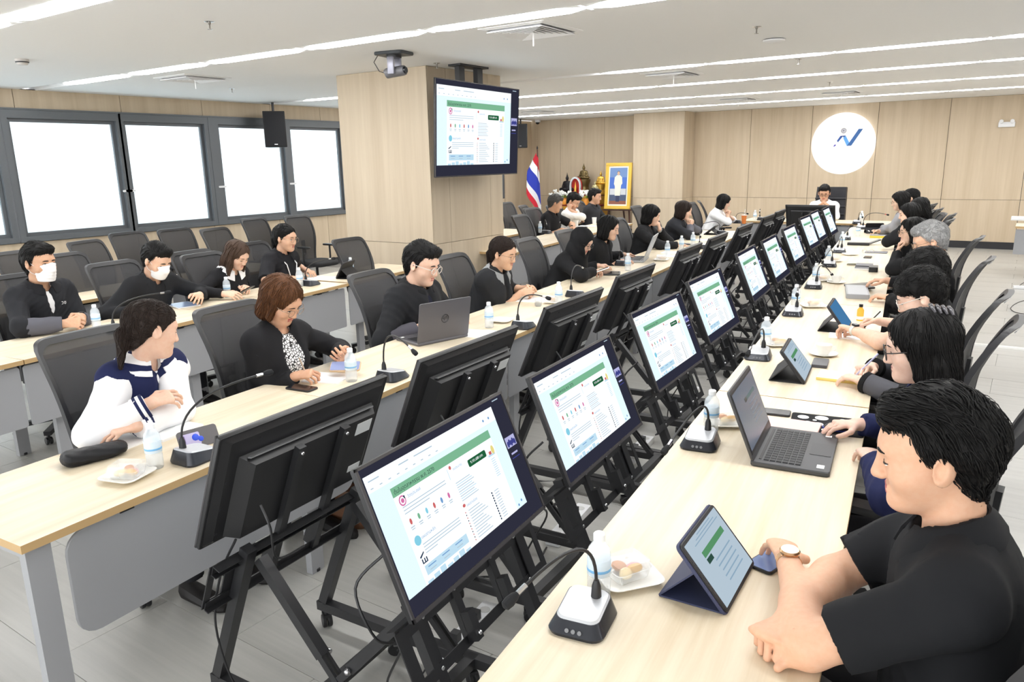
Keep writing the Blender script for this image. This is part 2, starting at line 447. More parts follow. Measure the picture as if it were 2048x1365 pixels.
# ------------------------------------------------------------------ tables
def xl_front(y):   # front edge of the left row of tables
    P = [(-2.0, -2.20), (0.82, -2.291), (1.46, -2.335), (3.88, -2.567), (5.13, -2.686), (7.06, -2.92), (9.55, -3.2), (12.5, -3.55)]
    return float(np.interp(y, [p[0] for p in P], [p[1] for p in P]))
def xr_left(y):    # left edge of the right row
    P = [(0.0, -0.72), (1.07, -0.826), (2.18, -0.951), (3.27, -1.097), (4.8, -1.29), (9.55, -1.887), (12.5, -2.227)]
    return float(np.interp(y, [p[0] for p in P], [p[1] for p in P]))
def table(a, b, depth, side, label, group, panel=True, inset=0.06, first=False):
    """a, b: the two ends of the front edge (floor xy); the table reaches 'depth' to the given side of it"""
    a = Vector((a[0], a[1], 0)); b = Vector((b[0], b[1], 0)); L = (b - a).length; ang = math.atan2(b.y - a.y, b.x - a.x)
    root = thing('meeting_table', label, 'table', a, ang, group)
    s = side
    L -= 0.006
    top = MB().prism([(0, 0), (L, 0), (L, s * depth), (0, s * depth)][::s], 0.7235, 0.75)
    o = top.build('tabletop', [TABWX, EDGEW], root, smooth=0)
    for p in o.data.polygons:
        if abs(p.normal.z) < 0.5: p.material_index = 1
    for x in (inset if first or not panel else 0.22, L - 0.22 if panel and L > 0.8 else L - inset):
        for y in (0.05 if first and x == inset else 0.12, depth - 0.05):
            l = MB().box((x, s * y, 0.36), (0.075, 0.035, 0.72)); l.build('leg', GREYM, root, smooth=0)
            MB().lathe([(0.001, 0), (0.022, 0), (0.022, 0.012), (0.012, 0.02), (0.001, 0.02)], 10, 0, Matrix.Translation((x, s * y, 0.0))).build('foot', BLACKP, root)
        MB().box((x, s * depth / 2, 0.70), (0.06, depth - 0.14, 0.04)).build('side_rail', GREYM, root, smooth=0)
    if panel:
        x0 = 0.14 if first else 0.008
        q = [(x, y) for x, y in rrect(L - x0 - 0.008, 0.36, 0.07 if first else 0.015, 5)]
        M = Matrix.Translation((x0 + (L - x0 - 0.008) / 2, s * 0.045, 0.525)) @ Matrix.Rotation(R(90), 4, 'X')
        MB().prism(q, -0.006, 0.006, 0, M, 0.002).build('modesty_panel', GREYM, root)
        for x in (0.35, L - 0.35): MB().box((x, s * 0.06, 0.712), (0.05, 0.05, 0.022)).build('panel_bracket', BLACKM, root, smooth=0)
    return root
TABWX = wood('tabletop_laminate', rgb(212, 194, 163), rgb(238, 227, 205), (0.9, 18.0, 18.0), 0.38, 0.5)
ly = [0.815, 2.27, 3.72, 5.17, 6.62, 8.07, 9.52, 10.97]
for i in range(7):
    a, b = ly[i], ly[i + 1]
    table((xl_front(a), a), (xl_front(b), b), 0.62, 1, f'{ORD[i]} table from the near end of the row left of the display stands', 'tables of the left inner row', first=(i == 0))
ry = [0.2, 0.9, 3.28, 5.68, 8.08, 10.48, 12.2]
for i in range(1, 6):
    a, b = ry[i], ry[i + 1]
    xa, xb = xr_left(a), xr_left(b)
    if i == 1: a = 0.45; xa = xr_left(a)
    table((xa, a), (xb, b), 0.63, -1, f'{ORD[i - 1]} table from the near end of the row right of the display stands', 'tables of the right row', inset=0.12)
sy = [0.4, 1.85, 3.3, 4.75]
for i in range(3):
    f = lambda y: float(np.interp(y, [0.4, 1.85, 4.75], [-4.5, -4.66, -5.06]))
    table((f(sy[i]), sy[i]), (f(sy[i + 1]), sy[i + 1]), 0.62, 1, f'{ORD[i]} table from the near end of the second row, in front of the big pillar', 'tables of the second row')
for i in range(2):
    a, b = 4.75 + i * 0.9, 4.75 + (i + 1) * 0.9
table((-5.06, 4.78), (-5.17, 5.95), 0.62, 1, 'short last table of the second row, reaching the big pillar', 'tables of the second row')
ty = [1.0, 2.45, 3.9, 5.35]
for i in range(3):
    f = lambda y: -6.25 - 0.07 * (y - 1)
    table((f(ty[i]), ty[i]), (f(ty[i + 1]), ty[i + 1]), 0.62, 1, f'{ORD[i]} table from the near end of the third row, below the windows', 'tables of the third row')
fy = [7.3, 8.75, 10.2, 11.65]
for i in range(3):
    f = lambda y: float(np.interp(y, [7.3, 11.65], [-4.97, -5.5]))
    table((f(fy[i]), fy[i]), (f(fy[i + 1]), fy[i + 1]), 0.62, 1, f'{ORD[i]} table from the big pillar in the side row before the altar', 'tables of the far side row')
table((-6.35, 10.9), (-6.5, 12.35), 0.62, 1, 'far pale table behind the three men near the altar', 'tables of the far side row')
table((-6.2, 8.6), (-6.34, 10.05), 0.62, 1, 'pale table just beyond the big pillar, behind the empty black chairs', 'tables of the far side row')
table((-4.05, 12.75), (-2.65, 12.75), 0.7, 1, 'left half of the head table under the round sign', 'head tables', panel=True)
table((-2.65, 12.75), (-1.25, 12.75), 0.7, 1, 'right half of the head table under the round sign', 'head tables', panel=True)
p = at(2031, 451, 0.75)
table((p.x, 13.05), (p.x + 1.4, 13.05), 0.6, 1, 'separate grey-fronted table at the right edge of the picture', 'separate tables', inset=0.03)

# ------------------------------------------------------------------ office chairs
MESHM = mat('black_mesh_fabric', rgb(66, 66, 68), 0.75)
nt = MESHM.node_tree; tpn = nt.nodes.new('ShaderNodeBsdfTransparent'); mxn = nt.nodes.new('ShaderNodeMixShader'); mxn.inputs[0].default_value = 0.22
nt.links.new(nt.nodes['Principled BSDF'].outputs[0], mxn.inputs[1]); nt.links.new(tpn.outputs[0], mxn.inputs[2]); nt.links.new(mxn.outputs[0], nt.nodes['Material Output'].inputs[0])
CHFR = mat('chair_frame', rgb(52, 52, 54), 0.45)
CHFRD = mat('chair_black_nylon', rgb(34, 34, 36), 0.4)
SEATM = mat('chair_seat_fabric', rgb(38, 38, 40), 0.85, bump=((300, 300, 300), 0.3))
BACKP = [(-0.175, 0.44, 0.150), (-0.205, 0.50, 0.172), (-0.225, 0.60, 0.195), (-0.225, 0.70, 0.212), (-0.235, 0.80, 0.222), (-0.265, 0.90, 0.228), (-0.315, 1.00, 0.230), (-0.352, 1.06, 0.226), (-0.378, 1.095, 0.205)]  # x, z, half width
def back_at(t):
    k = t * (len(BACKP) - 1); i = min(int(k), len(BACKP) - 2); f = k - i
    return [BACKP[i][j] * (1 - f) + BACKP[i + 1][j] * f for j in range(3)]
CH = {}
def chair_meshes():
    m = MB(); fr = []; outer = []; inner = []
    # frame: closed band around the back outline (rounded corners), thick
    N = 44; ring_o = []; ring_i = []
    path = []
    for k in range(14): path.append((k / 14 * 0.93, 1))
    for k in range(9): a = PI / 2 * k / 8; path.append((0.93 + 0.07 * math.sin(a), math.cos(a) * 0.2 + 0.8 if k < 8 else 0.8))
    top = path[:]
    pts = [(t, s_) for t, s_ in path] + [(1.0, 0.8 - 1.6 * k / 8) for k in range(1, 8)] + [(t, -s_) for t, s_ in reversed(path)]
    pts += [(0.0, -1 + 2 * k / 6) for k in range(1, 6)]
    def P3(t, s_, dn=0.0):
        x, z, hw = back_at(max(0, min(1, t))); curve = 0.035 * (1 - s_ * s_)
        return Vector((x - curve * 0.6 + dn, s_ * hw, z))
    rings = []
    for t, s_ in pts:
        c = P3(t, s_)
        ti = 0.10 + t * 0.78 if True else t; si = s_ * 0.80
        if t < 0.1: ti = 0.12
        inn = P3(ti, si)
        d = (inn - c)
        wfr = 0.024 if t < 0.9 else 0.034
        d = d.normalized() * wfr
        rings.append([c + Vector((0.012, 0, 0)), c + d + Vector((0.009, 0, 0)), c + d + Vector((-0.012, 0, 0)), c + Vector((-0.016, 0, 0))])
    n = len(rings); vs = [p for r in rings for p in r]; fs = []
    for i in range(n):
        j = (i + 1) % n
        for k in range(4):
            l = (k + 1) % 4; fs.append((i * 4 + k, i * 4 + l, j * 4 + l, j * 4 + k))
    m.add(vs, fs)
    CH['back_frame'] = m.mesh('back_frame', CHFR, 50)
    g = [[P3(0.03 + 0.955 * i / 12, -0.93 + 1.86 * j / 6, -0.002) for j in range(7)] for i in range(13)]
    CH['back_mesh'] = MB().sheet(g, 0.004).mesh('back_mesh', MESHM)
    seat = []
    for z, sc in ((0.405, 0.80), (0.415, 0.96), (0.44, 1.0), (0.462, 0.97), (0.470, 0.85)):
        seat.append([(p[0] * sc + 0.03, p[1] * sc, z - (0.02 if p[0] > 0.18 else 0)) for p in rrect(0.48, 0.48, 0.11, 4)])
    CH['seat'] = MB().loft(seat).mesh('seat', SEATM, 60)
    CH['spine'] = MB().bar((-0.05, 0, 0.385), (-0.24, 0, 0.40), 0.07, 0.03).bar((-0.235, 0, 0.39), (-0.262, 0, 0.74), 0.06, 0.022, up=(1, 0, 0)).mesh('spine', CHFRD)
    CH['column'] = MB().lathe([(0.001, 0.09), (0.032, 0.09), (0.032, 0.22), (0.02, 0.225), (0.02, 0.36), (0.07, 0.37), (0.07, 0.405), (0.001, 0.405)], 14).mesh('column', CHFRD)
    b = MB().lathe([(0.001, 0.075), (0.045, 0.075), (0.042, 0.13), (0.001, 0.13)], 12)
    for k in range(5):
        a = 2 * PI * k / 5 + 0.3
        d = Vector((math.cos(a), math.sin(a), 0))
        b.bar(d * 0.03 + Vector((0, 0, 0.105)), d * 0.31 + Vector((0, 0, 0.078)), 0.045, 0.03)
    CH['base'] = b.mesh('base', CHFRD)
    c = MB()
    for sgn in (-1, 1):
        c.lathe([(0.001, -0.009), (0.022, -0.009), (0.026, -0.006), (0.026, 0.006), (0.022, 0.009), (0.001, 0.009)], 12, 0, Matrix.Translation((0, sgn * 0.012, 0.026)) @ Matrix.Rotation(R(90), 4, 'X'))
    c.box((0, 0, 0.045), (0.03, 0.014, 0.04)).tube([(0, 0, 0.05), (0, 0, 0.075)], 0.007, 8)
    CH['caster'] = c.mesh('caster', CHFRD)
    r = MB().tube([(0.02, 0, 0.40), (0.02, 0.035, 0.42), (0.02, 0.04, 0.50), (0.02, 0.04, 0.655)], 0.014, 8)
    r.prism([(q[0] + 0.03, q[1] + 0.03) for q in rrect(0.24, 0.075, 0.03, 4)], 0.655, 0.68, 0, None, 0.006)
    CH['armrest'] = r.mesh('armrest', CHFRD)
    ra = MB().tube([(0.02, 0, 0.40), (0.02, -0.035, 0.42), (0.02, -0.04, 0.50), (0.02, -0.04, 0.655)], 0.014, 8)
    ra.prism([(q[0] + 0.03, q[1] - 0.03) for q in rrect(0.24, 0.075, 0.03, 4)], 0.655, 0.68, 0, None, 0.006)
    CH['armrest_r'] = ra.mesh('armrest', CHFRD)
    # curved grip slot at the top of the back
    CH['top_slot'] = MB().sheet([[P3(0.90 + 0.03 * i, -0.55 + 1.1 * j / 8, -0.019) for j in range(9)] for i in range(2)], 0.004).mesh('top_slot', mat('slot_bright', rgb(150, 152, 156), 0.3, 0.4))
chair_meshes()
def chair(x, y, rz, label, group, arms=True):
    r = thing('office_chair', label, 'chair', (x, y, 0), rz, group)
    for k in ('back_frame', 'back_mesh', 'seat', 'spine', 'column', 'base', 'top_slot'): place_part(k, CH[k], r)
    if arms:
        place_part('armrest', CH['armrest'], r, (0, 0.21, 0)); place_part('armrest', CH['armrest_r'], r, (0, -0.21, 0))
    for k in range(5):
        a = 2 * PI * k / 5 + 0.3
        place_part('caster', CH['caster'], r, (0.30 * math.cos(a), 0.30 * math.sin(a), 0), (0, 0, a + 0.7))
    return r
ROWANG = R(5.8)
def chair_top(px, py, rz, label, group, ztop=1.09, arms=True):
    """chair whose back top stands at the sight line px, py"""
    t = at(px, py, ztop)
    return chair(t.x + 0.378 * math.cos(rz), t.y + 0.378 * math.sin(rz), rz, label, group, arms)

# ------------------------------------------------------------------ displays and their stands
SCRN = {}
def screen_mesh(w_, h_):
    """what the displays show, as flat colour areas in front of the panel (x right, y up, z towards the viewer)"""
    p = SCREEN_POWER
    mats = [emis('screen_backdrop', rgb(56, 57, 74), 0.75 * p), emis('screen_page', rgb(226, 246, 255), 1.15 * p), emis('screen_white', rgb(248, 253, 255), 1.2 * p),
            emis('screen_green', rgb(140, 205, 165), 0.85 * p), emis('screen_text', rgb(60, 80, 80), 0.8 * p), emis('screen_dark_green', rgb(40, 110, 70), 0.8 * p),
            emis('screen_grey_text', rgb(190, 210, 225), 1.0 * p), emis('screen_blue_text', rgb(120, 165, 215), 1.0 * p), emis('screen_pink', rgb(222, 120, 175), 1.0 * p),
            emis('screen_red', rgb(215, 110, 110), 1.0 * p), emis('screen_cyan', rgb(140, 215, 238), 1.0 * p), emis('screen_pale_blue', rgb(196, 228, 246), 1.05 * p),
            emis('screen_navy', rgb(40, 60, 90), 0.8 * p), emis('screen_photo_light', rgb(190, 190, 235), 1.0 * p), emis('screen_photo_dark', rgb(70, 75, 150), 0.9 * p), emis('screen_yellow', rgb(240, 225, 140), 1.0 * p)]
    m = MB(); lay = [0.0]
    def q(u0, v0, u1, v1, mi, z):
        # u from the left, v from the top, as fractions of the lit panel
        x0, x1 = (u0 - 0.5) * w_, (u1 - 0.5) * w_; y0, y1 = (0.5 - v1) * h_, (0.5 - v0) * h_
        m.add([(x0, y0, z), (x1, y0, z), (x1, y1, z), (x0, y1, z)], [(0, 1, 2, 3)], mi)
    def disc(u, v, r, mi, z, n=14, ry=None):
        pts = [((u - 0.5) * w_ + r * w_ * math.cos(2 * PI * k / n), (0.5 - v) * h_ + (ry or r) * w_ * math.sin(2 * PI * k / n), z) for k in range(n)]
        m.add(pts, [tuple(range(n))], mi)
    def txt(s_, u, v, size, mi, z):
        vs, fs = text_mesh(s_, size * h_)
        m.add([((u - 0.5) * w_ + a[0], (0.5 - v) * h_ + a[1], z) for a in vs], fs, mi)
    z1, z2, z3, z4 = 0.0004, 0.0007, 0.0010, 0.0013
    q(0, 0, 1, 1, 0, 0)
    q(0.012, 0.055, 0.895, 0.885, 1, z1)
    q(0.012, 0.055, 0.895, 0.165, 2, z2); q(0.118, 0.205, 0.81, 0.885, 2, z2)
    for u in (0.03, 0.035 + 0.17, 0.3, 0.36): q(u, 0.09, u + 0.06, 0.098, 6, z3)
    for k in range(9): q(0.03 + 0.05 * k, 0.14, 0.045 + 0.05 * k, 0.147, 6, z3)
    for u in (0.80, 0.845): disc(u, 0.125, 0.006, 7, z3)
    q(0.118, 0.205, 0.81, 0.27, 3, z3)
    txt('ต้นในอุตสาหกรรม พ.ศ. 2570', 0.13, 0.262, 0.040, 4, z4)
    disc(0.158, 0.315, 0.02, 8, z3); disc(0.158, 0.315, 0.0145, 2, z4); disc(0.158, 0.315, 0.009, 8, z4 + 0.0003); q(0.168, 0.288, 0.176, 0.31, 12, z4)
    txt('วัตถุประสงค์', 0.19, 0.325, 0.030, 7, z3)
    for k in range(3): q(0.145, 0.355 + 0.022 * k, 0.42 if k < 2 else 0.3, 0.361 + 0.022 * k, 6, z3)
    for k, c in enumerate((9, 3, 10, 9, 7, 8)):
        disc(0.16 + 0.05 * k, 0.465, 0.007, c, z3, ry=0.012); q(0.148 + 0.05 * k, 0.50, 0.172 + 0.05 * k, 0.507, 6, z3); q(0.15 + 0.05 * k, 0.515, 0.17 + 0.05 * k, 0.521, 6, z3)
    disc(0.158, 0.60, 0.019, 10, z3); txt('แผนงานหลัก', 0.18, 0.615, 0.032, 7, z3)
    for k in range(4): q(0.175, 0.64 + 0.02 * k, 0.42 if k < 3 else 0.25, 0.646 + 0.02 * k, 6, z3)
    m.add([((a - 0.5) * w_, (0.5 - b) * h_, z3) for a, b in ((0.135, 0.705), (0.165, 0.68), (0.165, 0.69), (0.14, 0.715))], [(0, 3, 2, 1)], 12)
    for u in (0.14, 0.154, 0.166): q(u, 0.722, u + 0.006, 0.748, 12, z3)
    q(0.14, 0.748, 0.172, 0.755, 12, z3)
    q(0.142, 0.77, 0.425, 0.835, 11, z3)
    for k in range(3): q(0.16 + 0.09 * k, 0.785, 0.21 + 0.09 * k, 0.792, 7, z4); q(0.165 + 0.09 * k, 0.81, 0.205 + 0.09 * k, 0.817, 6, z4)
    for k in range(7): q(0.13 + 0.043 * k, 0.88 - 0.012 * (1 + k % 3), 0.165 + 0.043 * k, 0.885, 11, z3)
    q(0.452, 0.30, 0.455, 0.38, 11, z3)
    disc(0.475, 0.30, 0.008, 9, z3); txt('งบประมาณ', 0.49, 0.335, 0.026, 7, z3)
    rr = [((0.665 - 0.5) * w_ + a, (0.5 - 0.352) * h_ + b, z4) for a, b in rrect(0.14 * w_, 0.055 * h_, 0.012 * h_, 3)]
    m.add(rr, [tuple(range(len(rr)))], 5)
    txt('9,101,688 บาท', 0.612, 0.366, 0.030, 2, z4 + 0.0003)
    q(0.755, 0.36, 0.775, 0.385, 9, z4); disc(0.79, 0.36, 0.012, 15, z3, ry=0.02); q(0.745, 0.385, 0.80, 0.40, 11, z3)
    for k in range(9): q(0.475, 0.42 + 0.017 * k, 0.58 + 0.01 * (k % 3), 0.426 + 0.017 * k, 11 if k % 2 else 6, z3); q(0.755, 0.42 + 0.017 * k, 0.785, 0.426 + 0.017 * k, 11, z3)
    disc(0.475, 0.595, 0.01, 9, z3, ry=0.007); txt('แผนงานย่อย', 0.49, 0.62, 0.028, 7, z3)
    for k in range(11):
        v = 0.645 + 0.021 * k
        disc(0.468, v, 0.003, 12 if k % 2 else 9, z3); q(0.49, v - 0.003, 0.575 + 0.015 * (k % 4), v + 0.003, 6, z3)
        disc(0.675, v, 0.0045, 12, z3); q(0.695, v - 0.003, 0.73, v + 0.003, 6, z3)
    disc(0.83, 0.86, 0.006, 7, z3); disc(0.86, 0.84, 0.006, 7, z3)
    q(0.915, 0.018, 0.965, 0.026, 6, z3)
    q(0.903, 0.34, 0.985, 0.43, 13, z3)
    for k in range(5): disc(0.917 + 0.014 * k, 0.40 - 0.012 * (k % 2), 0.009, 14, z4, ry=0.014)
    q(0.915, 0.475, 0.968, 0.49, 13, z3); q(0.909, 0.515, 0.975, 0.523, 14, z3)
    return m, mats
def display_parts(root, w_, h_, th=0.045):
    """local frame: x along the width, y up the panel, z towards the viewer, origin at the panel centre"""
    h = MB()
    M = Matrix.Identity(4)
    bz = 0.008
    # bezel ring and shell
    h.prism(rrect(w_, h_, 0.006, 2), -0.018, -0.002, 0, M, 0.002)
    h.build('housing', BLACKP, root)
    bzl = MB()
    for c, d in (((0, h_ / 2 - bz / 2, 0), (w_, bz, 0.006)), ((0, -h_ / 2 + bz * 0.75, 0), (w_, bz * 1.5, 0.006)), ((-w_ / 2 + bz / 2, 0, 0), (bz, h_, 0.006)), ((w_ / 2 - bz / 2, 0, 0), (bz, h_, 0.006))): bzl.box(c, d)
    bzl.build('bezel', mat('bezel_dark_grey', rgb(62, 60, 62), 0.35), root, smooth=0)
    key = (round(w_, 3), round(h_, 3))
    if key not in SCRN:
        m, mats = screen_mesh(w_ - 2 * bz, h_ - 2.5 * bz)
        SCRN[key] = m.mesh('screen', mats, 0)
    place_part('screen', SCRN[key], root, (0, bz * 0.25, -0.0015))
    b = MB()
    A = rrect(w_ * 0.97, h_ * 0.97, 0.008, 2); B = rrect(w_ * 0.90, h_ * 0.90, 0.008, 2)
    b.loft([[(x, y, -0.018) for x, y in A], [(x, y, -0.030) for x, y in B]])
    C = [(x * w_, y * h_) for x, y in ((-0.40, -0.44), (0.40, -0.44), (0.40, 0.30), (-0.40, 0.30))]
    D = [(x * w_, y * h_) for x, y in ((-0.36, -0.42), (0.36, -0.42), (0.36, 0.27), (-0.36, 0.27))]
    b.loft([[(x, y, -0.029) for x, y in C], [(x, y, -0.029 - th) for x, y in D]])
    b.build('back_cover', BLACKP, root, smooth=20)
    v = MB().bar((-0.37 * w_, 0.305 * h_, -0.030 - th * 0.45), (0.37 * w_, 0.305 * h_, -0.030 - th * 0.45), 0.014, 0.004, 0, None, (0, 1, 0.6))
    v.build('vent_strip', mat('vent_grey', rgb(150, 150, 152), 0.35, 0.4), root, smooth=0)
    st = mat('label_white', rgb(225, 228, 228), 0.5)
    MB().box((-0.30 * w_, 0.17 * h_, -0.0296 - th), (0.075, 0.05, 0.001)).build('label_sticker', st, root, smooth=0)
    MB().box((-0.31 * w_, -0.26 * h_, -0.0296 - th), (0.06, 0.028, 0.001)).build('barcode_sticker', st, root, smooth=0)
    for k, (u, v_) in enumerate(((-0.42, 0.40), (-0.2, 0.40), (0.05, 0.40), (0.3, 0.40), (0.44, 0.1), (0.44, -0.15), (0.44, -0.38), (-0.44, -0.38))):
        MB().lathe([(0.001, 0), (0.005, 0), (0.005, 0.003), (0.001, 0.003)], 8, 0, Matrix.Translation((u * w_, v_ * h_, -0.031))).build('screw', DARKB, root)
def make_display(w_, h_, name='display'):
    root = thing(name, '', 'display')
    inner = root
    display_parts(root, w_, h_)
    for s_ in (-1, 1):
        MB().box((s_ * 0.1, -0.14, -0.086), (0.030, 0.53, 0.022)).box((s_ * 0.1, -0.355, -0.062), (0.03, 0.09, 0.03)).build('mount_arm', BLACKM, root, smooth=0)
        MB().ball((s_ * 0.1, -0.38, -0.044), 0.008, 0, None, 6).build('bolt', CHROME, root); MB().ball((s_ * 0.1, 0.105, -0.099), 0.007, 0, None, 6).build('bolt', CHROME, root)
    return root
TILT = R(22.6)
DW, DH = 0.73, 0.418
CZ = 0.868
SQ = 0.038
def stand_meshes():
    """local frame: +x towards the viewer of the screen, y along its width, z up, origin on the floor below the panel centre"""
    S = {}
    n = Vector((-math.cos(TILT), 0, -math.sin(TILT) * 0)).normalized()
    up = Vector((-math.sin(TILT), 0, math.cos(TILT)))      # up the leaning plane
    bk = Vector((-math.cos(TILT), 0, -math.sin(TILT)))     # behind the screen
    c = Vector((0, 0, CZ)) + bk * 0.105
    def pt(v, y=0, b=0): return c + up * v + bk * b + Vector((0, y, 0))
    S['c'] = c
    zb = 0.115
    v0 = (zb - c.z) / up.z
    foot = pt(v0)
    S['foot'] = foot
    S['post'] = MB().bar(pt(v0), pt(-0.20), SQ, SQ, 0, None, bk).mesh('post', BLACKM, 0)
    rear = Vector((foot.x - 0.72, 0, zb))
    S['rear'] = rear
    S['base_rail'] = MB().bar((foot.x + 0.03, 0, zb - 0.02), (rear.x, 0, zb - 0.02), SQ, SQ).mesh('base_rail', BLACKM, 0)
    S['rear_bar'] = MB().bar((rear.x + 0.02, -0.25, zb - 0.02), (rear.x + 0.02, 0.25, zb - 0.02), SQ, SQ).mesh('rear_bar', BLACKM, 0)
    a = pt(-0.235, 0, 0.03); b = rear + Vector((0.05, 0, 0.0)); mid = a.lerp(b, 0.55)
    S['strut_upper'] = MB().bar(a, mid, 0.034, 0.034, 0, None, (1, 0, 1)).mesh('strut_upper', BLACKM, 0)
    lo = MB()
    for s_ in (-0.011, 0.011): lo.bar(a.lerp(b, 0.5) + Vector((0, s_, 0)), b + Vector((0, s_, 0)), 0.009, 0.024, 0, None, (1, 0, 1))
    S['strut_lower'] = lo.bar(a.lerp(b, 0.52), mid, 0.03, 0.026, 0, None, (1, 0, 1)).bar(b - (b - a).normalized() * 0.03, b, 0.03, 0.024, 0, None, (1, 0, 1)).mesh('strut_lower', BLACKM, 0)
    S['strut_knob'] = MB().ball(mid + Vector((0.0, -0.024, 0)), 0.011, 0, None, 6).mesh('strut_knob', CHROME)
    u = MB().bar(pt(-0.245, -0.36, -0.022), pt(-0.245, 0.36, -0.022), 0.004, 0.04, 0, None, up).bar(pt(-0.228, -0.36, -0.008), pt(-0.228, 0.36, -0.008), 0.03, 0.004, 0, None, up).bar(pt(-0.262, -0.36, -0.012), pt(-0.262, 0.36, -0.012), 0.02, 0.004, 0, None, up)
    S['upper_rail'] = u.mesh('upper_rail', BLACKM, 0)
    S['lower_rail'] = MB().bar(pt(-0.395, -0.36, -0.022), pt(-0.395, 0.36, -0.022), 0.004, 0.03, 0, None, up).bar(pt(-0.41, -0.36, -0.012), pt(-0.41, 0.36, -0.012), 0.018, 0.004, 0, None, up).mesh('lower_rail', BLACKM, 0)
    pl = MB()   # plate with a rectangular window, made of four bars
    for y0, y1, va, vb in ((-0.055, 0.055, -0.232, -0.262), (-0.055, 0.055, -0.378, -0.408), (-0.055, -0.012, -0.262, -0.378), (0.03, 0.055, -0.262, -0.378)):
        pl.bar(pt(va, (y0 + y1) / 2, -0.027), pt(vb, (y0 + y1) / 2, -0.027), abs(y1 - y0), 0.004, 0, None, bk)
    S['mount_plate'] = pl.mesh('mount_plate', BLACKM, 0)
    cs = MB()
    for s_ in (-1, 1): cs.lathe([(0.001, -0.008), (0.024, -0.008), (0.027, -0.005), (0.027, 0.005), (0.024, 0.008), (0.001, 0.008)], 14, 0, Matrix.Translation((0, s_ * 0.011, 0.027)) @ Matrix.Rotation(R(90), 4, 'X'))
    S['caster_wheel'] = cs.mesh('caster', mat('caster_rubber', rgb(26, 26, 28), 0.5))
    S['caster_fork'] = MB().box((0.004, 0, 0.046), (0.042, 0.03, 0.022)).tube([(0, 0, 0.05), (0, 0, 0.08)], 0.008, 8).ball((0.012, -0.017, 0.027), 0.006, 0, None, 6).mesh('fork', BLACKM)
    S['bolt'] = MB().ball((0, 0, 0), 0.0075, 0, None, 6, (0.6, 1, 1)).mesh('bolt', CHROME)
    S['bolts'] = [pt(-0.245, s_ * y, -0.027) for s_ in (-1, 1) for y in (0.25, 0.1)] + [pt(-0.395, s_ * 0.25, -0.027) for s_ in (-1, 1)] + [pt(v0 + 0.02, s_ * 0.25, -0.02) for s_ in (-1, 1)]
    return S
ST = stand_meshes()
def stand(x, y, rz, label, group):
    r = thing('display_stand', label, 'stand', (x, y, 0), rz, group)
    for s_ in (-0.25, 0.25):
        place_part('post', ST['post'], r, (0, s_, 0)); place_part('base_rail', ST['base_rail'], r, (0, s_, 0))
        k = place_part('strut_upper', ST['strut_upper'], r, (0, s_ - 0.0 + (0.03 if s_ < 0 else -0.03), 0)); place_part('strut_knob', ST['strut_knob'], k)
        place_part('strut_lower', ST['strut_lower'], r, (0, s_ + (0.03 if s_ < 0 else -0.03), 0))
        place_part('mount_plate', ST['mount_plate'], r, (0, s_ * 1.25, 0))
        for xx in (ST['foot'].x + 0.0, ST['rear'].x + 0.02):
            w_ = place_part('caster', ST['caster_wheel'], r, (xx, s_, 0), (0, 0, 0.6 * (s_ * 4)))
            place_part('fork', ST['caster_fork'], w_)
    for k in ('rear_bar', 'upper_rail', 'lower_rail'): place_part(k, ST[k], r)
    for b in ST['bolts']: place_part('bolt', ST['bolt'], r, b)
    return r
PROTO = {}
def display_on_stand(cx, cy, face, name_d, name_s, gd, gs):
    """face: heading of the screen normal (radians)"""
    d = make_display(DW, DH) if 'd' not in PROTO else dup(PROTO['d'])
    PROTO.setdefault('d', d)
    d['label'] = name_d; d['group'] = gd
    # local x -> along width (viewer's right), y -> up the tilted plane, z -> towards the viewer
    nrm = Vector((math.cos(face) * math.cos(TILT), math.sin(face) * math.cos(TILT), math.sin(TILT)))
    upv = Vector((-math.cos(face) * math.sin(TILT), -math.sin(face) * math.sin(TILT), math.cos(TILT)))
    rt = upv.cross(nrm)
    M = Matrix((rt, upv, nrm)).transposed()
    d.location = (cx, cy, CZ); d.rotation_euler = M.to_euler()
    stand(cx, cy, face, name_s, gs)
SPOS = [(-1.27, 1.581, 95.08), (-1.341, 2.493, 94.6), (-1.51, 3.681, 92.9), (-1.637, 4.742, 93.8), (-1.833, 6.231, 96.0), (-1.928, 7.234, 95.7), (-2.067, 8.461, 94.7), (-2.261, 9.96, 93.8), (-2.368, 10.91, 95.0), (-2.40, 11.75, 95.0)]
for i, (x, y, yw) in enumerate(SPOS):
    display_on_stand(x, y, R(yw - 90), f'lit display facing the right-hand tables, {ORD[i]} from the near end of its row', f'black wheeled stand under the {ORD[i]} lit display of the row facing right', 'lit displays facing right', 'stands of the lit displays')
BPOS = [(-1.928, 1.53, 93.5), (-1.985, 2.462, 92.5), (-2.123, 3.594, 93.6), (-2.28, 4.72, 94.5), (-2.47, 6.2, 95.5), (-2.58, 7.22, 95.5), (-2.70, 8.44, 95.0), (-2.86, 9.9, 95), (-2.98, 10.9, 95)]
for i, (x, y, yw) in enumerate(BPOS):
    display_on_stand(x, y, R(yw + 90), f'display turned to the left tables, showing its black back, {ORD[i]} from the near end', f'black wheeled stand under the {ORD[i]} display of the row facing left', 'displays facing left', 'stands of the displays facing left')
display_on_stand(-2.809, 12.30, R(90 + 17 - 17), 'display turned to the head table, showing its back, in front of the chairman', 'black wheeled stand under the display before the head table', 'end display', 'end stand')
